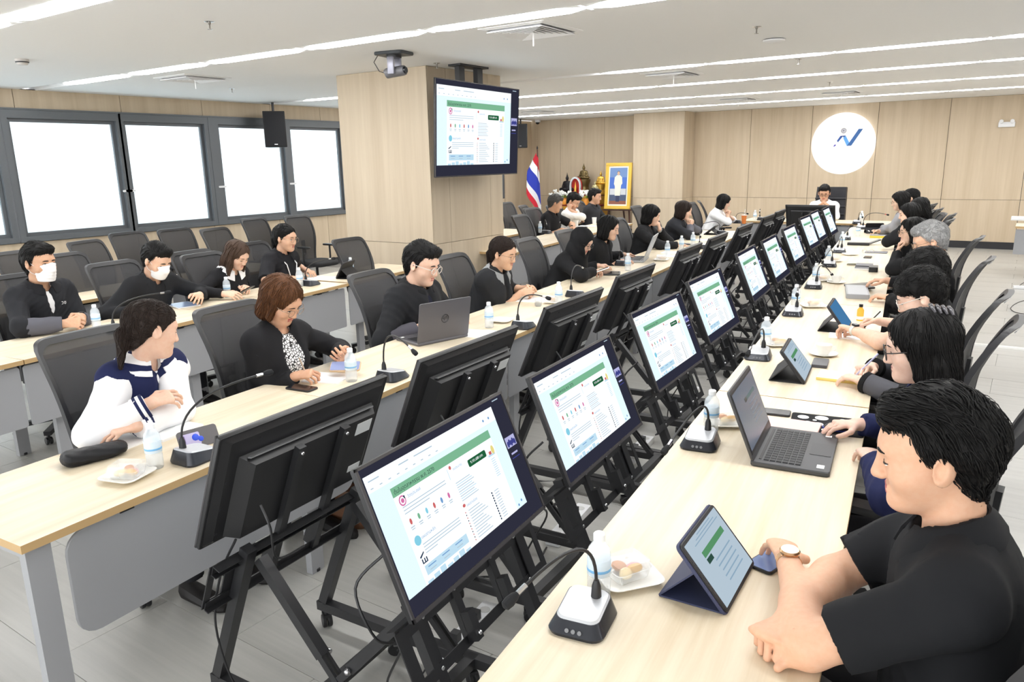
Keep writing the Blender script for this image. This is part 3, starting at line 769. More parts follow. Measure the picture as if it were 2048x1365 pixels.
# big television hung at the pillar
tv = thing('wall_television', 'large black television hung beside the big pillar, showing the shared screen', 'television')
TW, TH = 1.66, 0.95
display_parts(tv, TW, TH, 0.03)
fr = R(4.5); tl = R(-2.9)
nrm = Vector((math.cos(fr) * math.cos(tl), math.sin(fr) * math.cos(tl), math.sin(tl))); upv = Vector((-math.cos(fr) * math.sin(tl), -math.sin(fr) * math.sin(tl), math.cos(tl)))
tv.location = (-4.98, 6.72, 2.13); tv.rotation_euler = Matrix((upv.cross(nrm), upv, nrm)).transposed().to_euler()
tm = thing('ceiling_mount', 'pair of black posts carrying the big television from the ceiling', 'mount', (-5.13, 6.75, 0))
for yy_ in (-0.16, 0.16): MB().box((0, yy_, 2.44), (0.06, 0.09, 0.72)).build('post', BLACKM, tm, smooth=0)
MB().box((0, 0, 2.79), (0.16, 0.5, 0.02)).build('ceiling_plate', BLACKM, tm, smooth=0)
MB().box((0.02, 0, 2.12), (0.05, 0.5, 0.3)).build('bracket', BLACKM, tm, smooth=0)
# ------------------------------------------------------------------ people: smooth implicit bodies meshed from a distance grid
def nz(v):
    v = np.asarray(v, float); return v / (np.linalg.norm(v) + 1e-9)
def perp(ax, hint):
    r = np.asarray(hint, float) - ax * np.dot(hint, ax)
    if np.linalg.norm(r) < 1e-4: r = np.cross(ax, (0.3, 0.9, 0.1))
    return nz(r)
class Prim:
    """tapered elliptic capsule from a to b; w across (axis r), d the other way; fl: flat end at b"""
    def __init__(s, a, b, wa, wb=None, da=None, db=None, r=(0, 1, 0), k=0.02, op='u', m=0, fl=False):
        s.a = np.asarray(a, float); s.b = np.asarray(b, float); s.wa = wa; s.wb = wa if wb is None else wb
        s.da = s.wa if da is None else da; s.db = (s.wb if da is None else s.da) if db is None else db
        s.k = k; s.op = op; s.m = m; s.fl = fl
        ab = s.b - s.a; s.L = np.linalg.norm(ab)
        s.ax = ab / s.L if s.L > 1e-6 else np.array((0, 0, 1.0))
        s.r = perp(s.ax, r); s.f = np.cross(s.ax, s.r); s.L = max(s.L, 1e-6)
    def bounds(s):
        q = max(s.wa, s.da), max(s.wb, s.db)
        lo = np.minimum(s.a - q[0], s.b - q[1]); hi = np.maximum(s.a + q[0], s.b + q[1]); return lo, hi
    def d(s, X, Y, Z):
        x, y, z = X - s.a[0], Y - s.a[1], Z - s.a[2]
        ax, r, f = s.ax, s.r, s.f
        h = x * ax[0] + y * ax[1] + z * ax[2]
        t = np.clip(h / s.L, 0, 1); e = h - t * s.L
        u = x * r[0] + y * r[1] + z * r[2]; v = x * f[0] + y * f[1] + z * f[2]
        w = s.wa + (s.wb - s.wa) * t; dd = s.da + (s.db - s.da) * t; mn = np.minimum(w, dd)
        if s.fl: ee = np.where(h > s.L, 0, e)
        else: ee = e
        q = np.sqrt((u / w) ** 2 + (v / dd) ** 2 + (ee / mn) ** 2) + 1e-6
        k2 = np.sqrt((u / w ** 2) ** 2 + (v / dd ** 2) ** 2 + (ee / mn ** 2) ** 2) + 1e-4
        o = q * (q - 1) / k2
        if s.fl: o = np.maximum(o, h - s.L)
        return o
def ell(c, rx, ry, rz, X=(1, 0, 0), Y=(0, 1, 0), **kw):
    """ellipsoid with half axes along X, Y and X x Y"""
    p = Ell(); p.c = np.asarray(c, float); p.R = np.array((nz(X), nz(Y), nz(np.cross(X, Y)))); p.q = (rx, ry, rz)
    p.k = kw.get('k', 0.02); p.op = kw.get('op', 'u'); p.m = kw.get('m', 0); return p
class Ell:
    def bounds(s): m = max(s.q); return s.c - m, s.c + m
    def d(s, X, Y, Z):
        x, y, z = X - s.c[0], Y - s.c[1], Z - s.c[2]
        P = [x * s.R[i][0] + y * s.R[i][1] + z * s.R[i][2] for i in range(3)]
        q = np.sqrt(sum((P[i] / s.q[i]) ** 2 for i in range(3))) + 1e-6
        k2 = np.sqrt(sum((P[i] / s.q[i] ** 2) ** 2 for i in range(3))) + 1e-4
        return q * (q - 1) / k2
class Grid:
    def __init__(s, prims, vox, pad=0.02):
        bs = [p.bounds() for p in prims if p.op == 'u']
        s.lo = np.min([b[0] for b in bs], 0) - pad; hi = np.max([b[1] for b in bs], 0) + pad
        s.n = np.ceil((hi - s.lo) / vox).astype(int) + 1; s.v = vox; s.prims = prims
        s.g = np.full(s.n, 0.15, np.float32)
        for p in prims: s.put(p)
    def axes(s, i0, i1):
        return [(s.lo[k] + s.v * np.arange(i0[k], i1[k], dtype=np.float32)).reshape([-1 if j == k else 1 for j in range(3)]) for k in range(3)]
    def put(s, p):
        lo, hi = p.bounds(); mg = p.k + 2 * s.v
        i0 = np.clip(np.floor((lo - mg - s.lo) / s.v).astype(int), 0, s.n); i1 = np.clip(np.ceil((hi + mg - s.lo) / s.v).astype(int) + 1, 0, s.n)
        if np.any(i1 <= i0): return
        X, Y, Z = s.axes(i0, i1); d = p.d(X, Y, Z).astype(np.float32)
        sl = tuple(slice(a, b) for a, b in zip(i0, i1)); g = s.g[sl]; k = p.k
        if p.op == 'u':
            h = np.maximum(k - np.abs(g - d), 0) / k; s.g[sl] = np.minimum(g, d) - h * h * k * 0.25
        else:
            d = -d; h = np.maximum(k - np.abs(g - d), 0) / k; s.g[sl] = np.maximum(g, d) + h * h * k * 0.25
    def field(s, fn):
        X, Y, Z = s.axes((0, 0, 0), s.n); s.g = fn(s.g, X, Y, Z).astype(np.float32)
    def val(s, p):
        i = np.clip(np.round((np.asarray(p) - s.lo) / s.v).astype(int), 0, s.n - 1); return s.g[tuple(i)]
    def tri(s, Q):
        q = (np.asarray(Q, float) - s.lo) / s.v; q = np.clip(q, 0, s.n - 1.001); i = q.astype(int); f = q - i; o = 0
        for a in (0, 1):
            for b in (0, 1):
                for c in (0, 1): o = o + s.g[i[..., 0] + a, i[..., 1] + b, i[..., 2] + c] * (f[..., 0] if a else 1 - f[..., 0]) * (f[..., 1] if b else 1 - f[..., 1]) * (f[..., 2] if c else 1 - f[..., 2])
        return o
    def grad(s, Q):
        e = s.v * 0.8; o = np.stack([s.tri(Q + d) - s.tri(Q - d) for d in np.eye(3) * e], -1)
        return o / (np.linalg.norm(o, axis=-1, keepdims=True) + 1e-9)
    def mesh(s, name, mats, adapt=0.02, paint=None, bias={}):
        g = vdb.FloatGrid(0.15); g.copyFromArray(np.ascontiguousarray(s.g))
        P, T, Q = g.convertToPolygons(isovalue=0.0, adaptivity=adapt)
        P = np.asarray(P, np.float64) * s.v + s.lo
        T = np.asarray(T, np.int64).reshape(-1, 3); Q = np.asarray(Q, np.int64).reshape(-1, 4)
        tri = np.concatenate([T, Q[:, :3], Q[:, [0, 2, 3]]]) if len(Q) else T
        a, b, c = P[tri[:, 0]], P[tri[:, 1]], P[tri[:, 2]]
        if np.einsum('ij,ij->i', a - P.mean(0), np.cross(b - P.mean(0), c - P.mean(0))).sum() < 0: T = T[:, ::-1]; Q = Q[:, ::-1]
        me = bpy.data.meshes.new(name)
        me.vertices.add(len(P)); me.vertices.foreach_set('co', P.ravel())
        loops = np.concatenate([T.ravel(), Q.ravel()]); me.loops.add(len(loops)); me.loops.foreach_set('vertex_index', loops.astype(np.int32))
        starts = np.concatenate([np.arange(len(T)) * 3, len(T) * 3 + np.arange(len(Q)) * 4]); me.polygons.add(len(starts)); me.polygons.foreach_set('loop_start', starts.astype(np.int32))
        for m in mats: me.materials.append(m)
        if len(mats) > 1:
            C = np.concatenate([P[T].mean(1) if len(T) else np.zeros((0, 3)), P[Q].mean(1) if len(Q) else np.zeros((0, 3))])
            if paint is None:
                best = np.full(len(C), 9.0); idx = np.zeros(len(C), np.int32)
                for p in s.prims:
                    if p.op != 'u': continue
                    d = p.d(C[:, 0], C[:, 1], C[:, 2]) - bias.get(p.m, 0); w_ = d < best; best[w_] = d[w_]; idx[w_] = p.m
            else: idx = paint(C, s).astype(np.int32)
            me.polygons.foreach_set('material_index', idx)
        me.update(); me.validate(); me.shade_smooth()
        return me
def strands(HG, me, flow, n, L, lift, wid, seed, steps=6):
    """tapered locks lying along the hair surface; flow(P) gives the combing direction"""
    rs = np.random.RandomState(seed); V = np.empty(len(me.vertices) * 3); me.vertices.foreach_get('co', V); V = V.reshape(-1, 3)
    P = V[rs.randint(0, len(V), n)]; N = HG.grad(P); ln = L * (0.6 + 0.8 * rs.rand(n, 1)); jit = rs.randn(n, 3) * 0.12
    pts = []; ok = np.ones(n, bool); lf = lift * (0.4 + rs.rand(n, 1) * 1.2)
    for k in range(steps):
        t = k / (steps - 1); N = HG.grad(P)
        pts.append((P + N * lf * (0.15 + math.sin(PI * 0.75 * t) * 0.9), N.copy()))
        d = flow(P) + jit; d = d - N * np.sum(d * N, 1, keepdims=True); dn = np.linalg.norm(d, axis=1, keepdims=True); d = d / (dn + 1e-9)
        P = P + d * ln / (steps - 1); v = HG.tri(P); P = P - HG.grad(P) * np.clip(v, -0.02, 0.02)[:, None]
    w = wid * (0.6 + 0.8 * rs.rand(n, 1)); verts = np.zeros((n, steps, 3, 3))
    for k in range(steps):
        q, N = pts[k]; a = pts[min(k + 1, steps - 1)][0] - pts[max(k - 1, 0)][0]; a /= np.linalg.norm(a, axis=1, keepdims=True) + 1e-9
        b = np.cross(a, N); tw = w * (0.55 + 0.45 * math.sin(PI * min(1, k / (steps - 1) + 0.35))) if k < steps - 1 else w * 0.08
        verts[:, k, 0] = q + b * tw; verts[:, k, 1] = q - b * tw; verts[:, k, 2] = q + N * tw * 0.7
    F = []
    base = (np.arange(n) * steps * 3)[:, None]
    for k in range(steps - 1):
        for i in range(3):
            j = (i + 1) % 3; F.append(np.concatenate([base + k * 3 + i, base + k * 3 + j, base + (k + 1) * 3 + j, base + (k + 1) * 3 + i], 1))
    F = np.concatenate(F); m2 = bpy.data.meshes.new('hair_locks'); vv = verts.reshape(-1, 3)
    m2.vertices.add(len(vv)); m2.vertices.foreach_set('co', vv.ravel()); m2.loops.add(F.size); m2.loops.foreach_set('vertex_index', F.ravel().astype(np.int32)); m2.polygons.add(len(F)); m2.polygons.foreach_set('loop_start', (np.arange(len(F)) * 4).astype(np.int32))
    m2.update(); m2.validate(); m2.shade_smooth(); return m2
def wrinkle(seed, amp, f=1.0):
    rs = np.random.RandomState(seed); W = [(rs.randn(3) * f * q, rs.rand() * 6.28, a) for q, a in ((14, 1.0), (14, 0.8), (24, 0.6), (24, 0.6), (40, 0.35))]
    def fn(g, X, Y, Z):
        s = 0
        for k, ph, a in W: s = s + a * np.sin(k[0] * X + k[1] * Y + k[2] * Z + ph + 1.5 * np.sin(9 * f * (Z - X) + ph))
        ridge = np.abs(np.sin(W[0][0][0] * 2.2 * X + W[0][0][1] * 2.2 * Y + W[0][0][2] * 2.2 * Z + 2.2 * np.sin(7 * Y + 9 * Z + W[1][1]) + W[0][1])) - 0.6
        return g + amp * (s * 0.42 + ridge * 0.9)
    return fn
SKINS = {}
def skin(c):
    if c not in SKINS: c2 = [a * 0.84 + b * 0.16 for a, b in zip(c, (240, 212, 196))]; SKINS[c] = mat('skin_%d' % len(SKINS), rgb(*c2), 0.48, spec=0.35, sss=0.12, bump=((180, 180, 180), 0.12), var=((16, 16, 16), rgb(c2[0] * 0.99, c2[1] * 0.965, c2[2] * 0.95)))
    return SKINS[c]
LIPS = mat('lips', rgb(186, 104, 98), 0.45)
LIPSR = mat('lipstick', rgb(186, 62, 72), 0.4)
EYEW = mat('eye_white', rgb(232, 228, 224), 0.3)
IRIS = mat('iris_dark', rgb(34, 24, 20), 0.2)
def hairmat(name, c, c2=None):
    return mat(name, rgb(*c), 0.5, spec=0.22, bump=((260, 260, 18), 0.4), var=((60, 60, 6), rgb(*(c2 or [min(255, v + 8) for v in c]))))
HBLACK = hairmat('hair_black', (15, 14, 14)); HBROWN = hairmat('hair_dark_brown', (32, 23, 19), (46, 34, 28)); HCOPPER = hairmat('hair_chestnut', (62, 38, 24), (112, 72, 42)); HGREY = hairmat('hair_grey', (140, 140, 140), (182, 182, 182)); HLBR = hairmat('hair_long_brown', (58, 44, 36), (88, 68, 55))
CLM = {}
def cloth(c, rough=0.85):
    if (c, rough) not in CLM: CLM[(c, rough)] = mat('fabric_%d' % len(CLM), rgb(*c), rough, spec=0.25, bump=((420, 420, 420), 0.15))
    return CLM[(c, rough)]
BLK = (24, 24, 27); NAVY = (30, 36, 74); WHT = (240, 240, 242); CHAR = (46, 47, 52); GREYC = (120, 121, 128)
POSE = {'flat': (0.12, 0.15, 0.1), 'relax': (0.35, 0.5, 0.35), 'fist': (1.25, 1.45, 0.9), 'hold': (0.75, 0.9, 0.5), 'clasp': (0.95, 1.15, 0.6), 'mouse': (0.25, 0.45, 0.3)}
def hand_prims(W, dr, nrm, side, pose, s):
    """palm, four unequal bent fingers and a thumb from the side of the palm"""
    dr = nz(dr); nrm = perp(dr, nrm); lat = np.cross(dr, nrm) if side == 'R' else np.cross(nrm, dr)
    P = [Prim(W - dr * 0.01, W + dr * 0.082 * s, 0.026 * s, 0.040 * s, 0.017 * s, 0.013 * s, r=lat, k=0.012)]
    c1, c2, c3 = POSE[pose]
    for i in range(4):
        K = W + dr * (0.084, 0.089, 0.085, 0.076)[i] * s + lat * (0.031, 0.0105, -0.0100, -0.0295)[i] * s
        L = (0.068, 0.076, 0.071, 0.056)[i] * s; r = (0.0088, 0.009, 0.0085, 0.0076)[i] * s
        a = c1 + 0.08 * i; p = K - dr * 0.012; sp = lat * (0.10, 0.02, -0.05, -0.12)[i] * (0.3 if c1 > 0.9 else 1)
        for j, (fl_, cc) in enumerate(((0.45, 0), (0.30, c2), (0.25, c3))):
            a += cc; dv = nz(dr * math.cos(a) + nrm * math.sin(a) + sp)
            q = p + dv * (L * fl_ + (0.012 if j == 0 else 0))
            P.append(Prim(p, q, r, r * 0.93, k=0.003 if j == 0 else 0.004)); p = q; r *= 0.93
    b = W + dr * 0.022 * s + lat * 0.024 * s; t = 0.35 + 0.5 * min(c1, 1)
    p1 = b + nz(dr * 0.62 + lat * 0.68 + nrm * t * 0.6) * 0.046 * s; p2 = p1 + nz(dr * 0.85 + lat * (0.25 - 0.4 * min(c1, 1)) + nrm * t * 0.7) * 0.032 * s; p3 = p2 + nz(dr * 0.9 - lat * 0.25 * min(c1, 1) + nrm * t * 0.5) * 0.025 * s
    P += [Prim(b, p1, 0.0145 * s, 0.0115 * s, k=0.012), Prim(p1, p2, 0.011 * s, 0.0105 * s, k=0.004), Prim(p2, p3, 0.0105 * s, 0.009 * s, k=0.004)]
    return P
def ik(S, W, l1, l2, pole, edge, zmin):
    d = W - S; D = np.linalg.norm(d); f = 1.0
    if D > (l1 + l2) * 0.985: f = D / ((l1 + l2) * 0.985); l1 *= f; l2 *= f
    n = d / D; a = (l1 * l1 - l2 * l2 + D * D) / (2 * D); h = math.sqrt(max(l1 * l1 - a * a, 0)); c = S + n * a
    e1 = perp(n, pole); e2 = np.cross(n, e1); best = None
    for k in range(48):
        th = 2 * PI * k / 48; E = c + (e1 * math.cos(th) + e2 * math.sin(th)) * h
        sc = math.cos(th)
        if E[0] > edge - 0.05 and E[2] < zmin: sc -= (zmin - E[2]) * 30
        if best is None or sc > best[0]: best = (sc, E)
    return best[1], f
PEOPLE = {}
def row_gap(row, x, y):
    if row == 'in': return (xl_front(y) - 0.62) - x
    if row == 'right': return x - (xr_left(y) + 0.63)
    if row == 'second': return float(np.interp(y, [0.4, 1.85, 4.75, 6], [-4.5, -4.66, -5.06, -5.2])) - 0.62 - x
    if row == 'far': return float(np.interp(y, [7.3, 11.65], [-4.97, -5.5])) - 0.62 - x
    return y - 13.45
def person(key, label, head, yaw, look=(0, 15, 0), s=1.0, fem=False, fat=1.0, armfat=1.0, hair='short', hmat=None, sk=(228, 184, 154), R_=None, L_=None, top=None, glasses=None, mask=False, eyes='down', smile=False, edge=0.28, side_lean=0.0, chair_lab=None, chair_off=0.08, lipstick=None, back=0.0, trous=(30, 30, 34), chair_rot=0.0, fwd_hip=0.0, row=None, gap=0.22):
    """head: (px, py, z) sight line of the head centre and its height; yaw: body heading; look: head turn left, nod down, tilt (degrees)
    R_, L_: hand spec (px, py, z, pose, palm, pole, dir) ; top: clothing dict"""
    if row:
        best = None
        for z in np.linspace(1.0, 1.27, 109):
            h_ = at(head[0], head[1], z); ln = math.acos(max(0.5, min(0.9986, (z - 0.555 + 0.02) / (0.64 * s)))); dx = 0.64 * s * math.sin(ln) + 0.035
            q = row_gap(row, h_.x - math.cos(yaw) * dx, h_.y - math.sin(yaw) * dx); over = max(0, (z - 0.555 + 0.02) / (0.64 * s) - 1.03) * 6
            e = abs(q - gap) + over
            if best is None or e < best[0]: best = (e, z, q)
        head = (head[0], head[1], best[1]); print('ROW', key, 'z', round(best[1], 3), 'gap', round(best[2], 3))
        edge = gap
    Hw = at(*head); dist = (Hw - EYE).length
    vb, vc, vh = (0.0038, 0.0055, 0.0042) if dist < 3.1 else (0.005, 0.0075, 0.0055) if dist < 6.2 else (0.0075, 0.0105, 0.008)
    cy, sy_ = math.cos(yaw), math.sin(yaw)
    zhip = 0.555; zrel = head[2] - zhip; Lt = 0.64 * s
    lean = math.acos(max(0.5, min(0.9986, (zrel + 0.02) / Lt))); hf = 0.035
    dxh = Lt * math.sin(lean) + hf - fwd_hip
    hx, hy = Hw.x - cy * dxh + sy_ * side_lean, Hw.y - sy_ * dxh - cy * side_lean
    def loc(p):
        dx, dy = p[0] - hx, p[1] - hy
        return np.array((dx * cy + dy * sy_, -dx * sy_ + dy * cy, p[2]))
    root = thing('person', label, 'person', (hx, hy, 0), yaw)
    hc = loc(Hw); hip = np.array((fwd_hip, 0, zhip))
    u = nz(np.array((hc[0] - hf - hip[0], hc[1], hc[2] - 0.0 - hip[2]))); f = perp(u, (1, 0, 0)); l = np.array((0, 1.0, 0)); l = perp(u, l)
    # head frame
    ly_, pt_, rl_ = R(look[0]), R(look[1]), R(look[2])
    Hm = Matrix.Rotation(ly_, 3, 'Z') @ Matrix.Rotation(pt_, 3, 'Y') @ Matrix.Rotation(rl_, 3, 'X')
    HX, HY, HZ = (np.array(Hm.col[i]) for i in range(3))
    hs = (0.97 if fem else 1.03) * (0.5 + 0.5 * s) * (1.0 + 0.25 * (fat - 1))
    hp = lambda x, y, z: hc + (HX * x + HY * y + HZ * z) * hs
    Tl = np.linalg.norm(hc - hip)
    sw = (0.150 if fem else 0.172) * s * (1 + 0.35 * (fat - 1))
    SCn = hip + u * 0.655 * Tl; NB = hip + u * 0.735 * Tl + f * 0.005
    P = []
    # torso core (under the clothes), neck
    P += [Prim(hip, hip + u * 0.12, 0.135 * fat, 0.12 * fat, 0.095 * fat, 0.085 * fat, r=l, k=0.05), Prim(hip + u * 0.12, hip + u * 0.36 * s, 0.12 * fat, 0.13 * fat, 0.085 * fat, 0.088 * fat, r=l, k=0.05),
          Prim(SCn - l * (sw - 0.02), SCn + l * (sw - 0.02), 0.045, 0.045, k=0.05)]
    nr0 = 1
    nr = (0.044 if fem else 0.053) * (1 + 0.5 * (fat - 1))
    P += [Prim(NB - u * 0.03, hp(-0.030, 0, -0.055), nr * 1.12, nr, k=0.025)]
    # arms
    arms = {}
    for side, sp in (('R', R_), ('L', L_)):
        sg = -1 if side == 'R' else 1
        S = SCn + l * sg * sw - u * 0.012
        if sp is None: tgt = S + np.array((0.28, -sg * 0.04, -0.33)); tgt[2] = max(tgt[2], 0.6); pose, palm, pole, dov = 'relax', (0, 0, -1), (-0.3, sg * 0.4, -1), None
        else:
            tgt = loc(at(sp[0], sp[1], sp[2])) if not isinstance(sp[0], tuple) else hc + HX * sp[0][0] + HY * sp[0][1] + HZ * sp[0][2]
            pose = sp[3]; palm = sp[4] if len(sp) > 4 and sp[4] is not None else (0, 0, -1); pole = sp[5] if len(sp) > 5 and sp[5] is not None else (-0.35, sg * 0.75, -0.5); dov = sp[6] if len(sp) > 6 else None
        l1, l2 = 0.285 * s, 0.245 * s
        g = S + np.array((0.05, sg * 0.1, -0.24))
        dr = nz(tgt - g)
        for _ in range(3):
            if dov is not None: dr = nz(dov)
            W = tgt - dr * 0.062
            E, fa = ik(S, W, l1, l2, pole, edge, 0.80)
            if sp is not None and len(sp) > 7: E = loc(at(*sp[7])); fa = 1.0
            if dov is None: dr = nz(nz(W - E) + np.array((0, 0, 0.0)))
            if dov is None and tgt[2] < 0.86: dr = nz(dr * (1, 1, 0.35))
        if fa > 1.14:
            print('REACH', key, side, round(fa, 2))
            tgt = S + np.array((0.33, -sg * 0.05, 0)); tgt[2] = 0.80; g = S + np.array((0.05, sg * 0.1, -0.24)); dr = nz((tgt - g) * (1, 1, 0.3)); W = tgt - dr * 0.062
            E, fa = ik(S, W, 0.285 * s, 0.245 * s, pole, edge, 0.80)
        arms[side] = (S, E, W, dr)
        af = armfat * (0.88 if fem else 1.0)
        P += [Prim(S, E, 0.050 * af, 0.040 * af, k=0.03), Prim(E, W, 0.040 * af, 0.0265 * (0.5 + 0.5 * af), k=0.02), Prim(E + (W - E) * 0.12, E + (W - E) * 0.45, 0.041 * af, 0.034 * af, k=0.03)]
        P += hand_prims(W, dr, np.array(palm, float), side, pose, (0.94 if fem else 1.02))
    # head and face
    fw = 1 + 0.5 * (fat - 1); ex, ey_, ez = HX, HY, HZ
    H_ = lambda a, b, *q, **kw: Prim(hp(*a), hp(*b), *[v * hs for v in q], r=HY, **kw)
    P += [ell(hp(-0.010, 0, 0.034), 0.100 * hs, 0.077 * hs, 0.082 * hs, HX, HY, k=0.02),
          H_((0.034, 0, 0.025), (0.040, 0, -0.060), 0.064 * fw, 0.052 * fw, 0.056, 0.046, k=0.03),
          H_((0.000, 0, -0.030), (0.050, 0, -0.088), 0.064 * fw, 0.034 * fw, 0.046, 0.028, k=0.03),
          ell(hp(0.071, 0, -0.096), 0.020 * hs, 0.022 * hs * fw, 0.017 * hs, HX, HY, k=0.03)]
    for q in (-1, 1):
        P += [ell(hp(0.054, q * 0.040 * fw, -0.030), 0.030 * hs, 0.026 * hs, 0.028 * hs, HX, HY, k=0.03)]
        if smile: P += [ell(hp(0.068, q * 0.042, -0.034), 0.018 * hs, 0.018 * hs, 0.014 * hs, HX, HY, k=0.02)]
    P += [H_((0.080, -0.034, 0.024), (0.080, 0.034, 0.024), 0.011, 0.011, k=0.025)]
    for q in (-1, 1): P += [ell(hp(0.101, q * 0.032, 0.0), 0.013 * hs, 0.019 * hs, 0.012 * hs, HX, HY, k=0.014, op='s')]
    for q in (-1, 1): P += [ell(hp(0.0775, q * 0.031, -0.001), 0.0135 * hs, 0.0155 * hs, 0.0115 * hs, HX, HY, k=0.007)]
    P += [H_((0.090, 0, 0.010), (0.106, 0, -0.034), 0.0085, 0.0125, k=0.016)]
    for q in (-1, 1): P += [ell(hp(0.098, q * 0.012, -0.037), 0.010 * hs, 0.008 * hs, 0.008 * hs, HX, HY, k=0.008)]
    lw = 0.021 if smile else 0.016
    P += [H_((0.0875, -lw, -0.0615), (0.0875, lw, -0.0615), 0.0058, 0.0058, k=0.008, m=1), H_((0.0865, -lw * 0.85, -0.0712), (0.0865, lw * 0.85, -0.0712), 0.0070, 0.0070, k=0.006, m=1)]
    for q in (-1, 1):
        P += [ell(hp(-0.008, q * 0.081, -0.004), 0.021 * hs, 0.011 * hs, 0.034 * hs, nz(HX + 0.25 * HZ), nz(HY - q * 0.35 * HX), k=0.007)]
        if vb < 0.006: P += [ell(hp(0.000, q * 0.093, -0.001), 0.011 * hs, 0.009 * hs, 0.019 * hs, nz(HX + 0.25 * HZ), HY, k=0.005, op='s')]
    G = Grid(P, vb)
    me = G.mesh('body', [skin(sk)], 0.012)
    body = place_part('body', me, root)
    M4 = Matrix(((HX[0], HY[0], HZ[0], hc[0]), (HX[1], HY[1], HZ[1], hc[1]), (HX[2], HY[2], HZ[2], hc[2]), (0, 0, 0, 1))) @ Matrix.Scale(hs, 4)
    def hpart(name, mb, mats, smooth=60):
        o = mb.build(name, mats, root, smooth=smooth); o.matrix_local = M4; return o
    if not mask:
        LP = [Prim((0.0880, -lw * 0.92, -0.0612), (0.0880, lw * 0.92, -0.0612), 0.0046, 0.0046, r=(0, 0, 1), k=0.004), Prim((0.0872, -lw * 0.78, -0.0708), (0.0872, lw * 0.78, -0.0708), 0.0060, 0.0060, r=(0, 0, 1), k=0.003)]
        lo_ = place_part('lips', Grid(LP, 0.0016, 0.008).mesh('lips', [LIPSR if lipstick else LIPS], 0.02), root); lo_.matrix_local = M4 @ Matrix.Translation((0.0016, 0, 0))
    # eyes, brows
    def surf(y, z):
        xs = np.arange(0.135, 0.02, -0.0008); Q = np.array([hp(x, y, z) for x in xs]); v = G.tri(Q); k = int(np.argmax(v < 0)); return xs[k] if v[k] < 0 else 0.085
    for q in (-1, 1):
        e = MB(); yy_ = q * 0.031; cx = surf(yy_, -0.001)
        arc = (-1, -0.6, -0.2, 0.2, 0.6, 1)
        if eyes == 'open':
            e.ball((cx - 0.0022, yy_, -0.001), 0.0130, 0, None, 8, (0.36, 1, 0.46)); e.ball((cx + 0.0008, yy_, -0.001), 0.0058, 1, None, 8, (0.42, 1, 0.98))
            e.tube([(max(surf(yy_ + 0.0145 * a, 0.004), cx - 0.006) + 0.0012, yy_ + 0.0145 * a, 0.0050 - 0.0050 * a * a) for a in arc], [0.0012, 0.0019, 0.0021, 0.0021, 0.0019, 0.0010], 6, 1)
        else:
            e.ball((cx - 0.0024, yy_, -0.0050), 0.0125, 0, None, 8, (0.32, 1, 0.26)); e.ball((cx + 0.0002, yy_, -0.0050), 0.0054, 1, None, 8, (0.42, 1, 0.58))
            e.tube([(max(surf(yy_ + 0.0148 * a, -0.003), cx - 0.006) + 0.0010, yy_ + 0.0148 * a, -0.0018 + (0.002 if smile else -0.0014) * (1 - a * a)) for a in arc], [0.0012, 0.0021, 0.0024, 0.0024, 0.0021, 0.0010], 6, 1)
        hpart('eye', e, [EYEW, IRIS])
        bp = [(q * (0.012 + 0.0085 * k), 0.0205 + 0.0022 * k - 0.00055 * k * k) for k in range(5)]
        b = MB().tube([(surf(y, z) + 0.0004, y, z) for y, z in bp], [0.0028, 0.0040, 0.0040, 0.0034, 0.0014] if not fem else [0.0019, 0.0027, 0.0027, 0.0022, 0.001], 6)
        hpart('eyebrow', b, HBLACK if hmat is not HGREY else HGREY)
    if smile: hpart('teeth', MB().ball((0.0895, 0, -0.0660), 0.019, 0, None, 8, (0.25, 0.9, 0.20)), EYEW)
    # hair / headscarf in the head frame
    hm = hmat or HBLACK; HP = []; post = None; part = 1 if sum(map(ord, key)) % 2 else -1
    def ellh(c, a, b, z, **kw): return ell(c, a, b, z, **kw)
    if hair in ('short', 'fade', 'swept', 'fringe', 'flat'):
        HP = [ellh((-0.014, 0, 0.040), 0.112, 0.089, 0.094), Prim((-0.046, 0, 0.0), (-0.048, 0, -0.08), 0.079, 0.062, 0.066, 0.044, k=0.03)]
        if hair in ('swept', 'fade', 'flat', 'short'): HP += [Prim((-0.03, 0, 0.105), (0.065, 0, 0.098), 0.052, 0.045, 0.032, 0.026, k=0.03), Prim((0.055, -0.03, 0.088), (0.075, 0.035, 0.088), 0.024, 0.022, k=0.03)]
        if hair == 'fringe': HP += [Prim((0.055, -0.045, 0.065), (0.068, 0.045, 0.062), 0.034, 0.034, 0.03, 0.03, r=(0, 0, 1), k=0.03), ellh((-0.01, 0, 0.06), 0.105, 0.092, 0.085)]
        zf = {'short': ([-0.14, -0.08, -0.035, -0.02, 0.012, 0.026, 0.045, 0.075, 0.13], [-0.095, -0.085, -0.05, -0.025, -0.03, 0.0, 0.036, 0.052, 0.056]), 'fade': ([-0.14, -0.08, -0.035, -0.02, 0.012, 0.026, 0.045, 0.075, 0.13], [-0.10, -0.088, -0.055, -0.03, -0.036, -0.004, 0.034, 0.056, 0.062]),
              'swept': ([-0.14, -0.08, -0.035, -0.02, 0.012, 0.026, 0.045, 0.075, 0.13], [-0.10, -0.09, -0.055, -0.03, -0.045, -0.01, 0.034, 0.054, 0.060]), 'flat': ([-0.14, -0.08, -0.035, -0.02, 0.012, 0.026, 0.045, 0.075, 0.13], [-0.095, -0.085, -0.05, -0.025, -0.035, -0.005, 0.030, 0.044, 0.046]), 'fringe': ([-0.14, -0.07, -0.02, 0.012, 0.03, 0.06, 0.13], [-0.085, -0.075, -0.03, -0.035, 0.02, 0.030, 0.03])}[hair]
        tmx, tap = (0.0100, 0.045) if hair != 'fade' else (0.0105, 0.07)
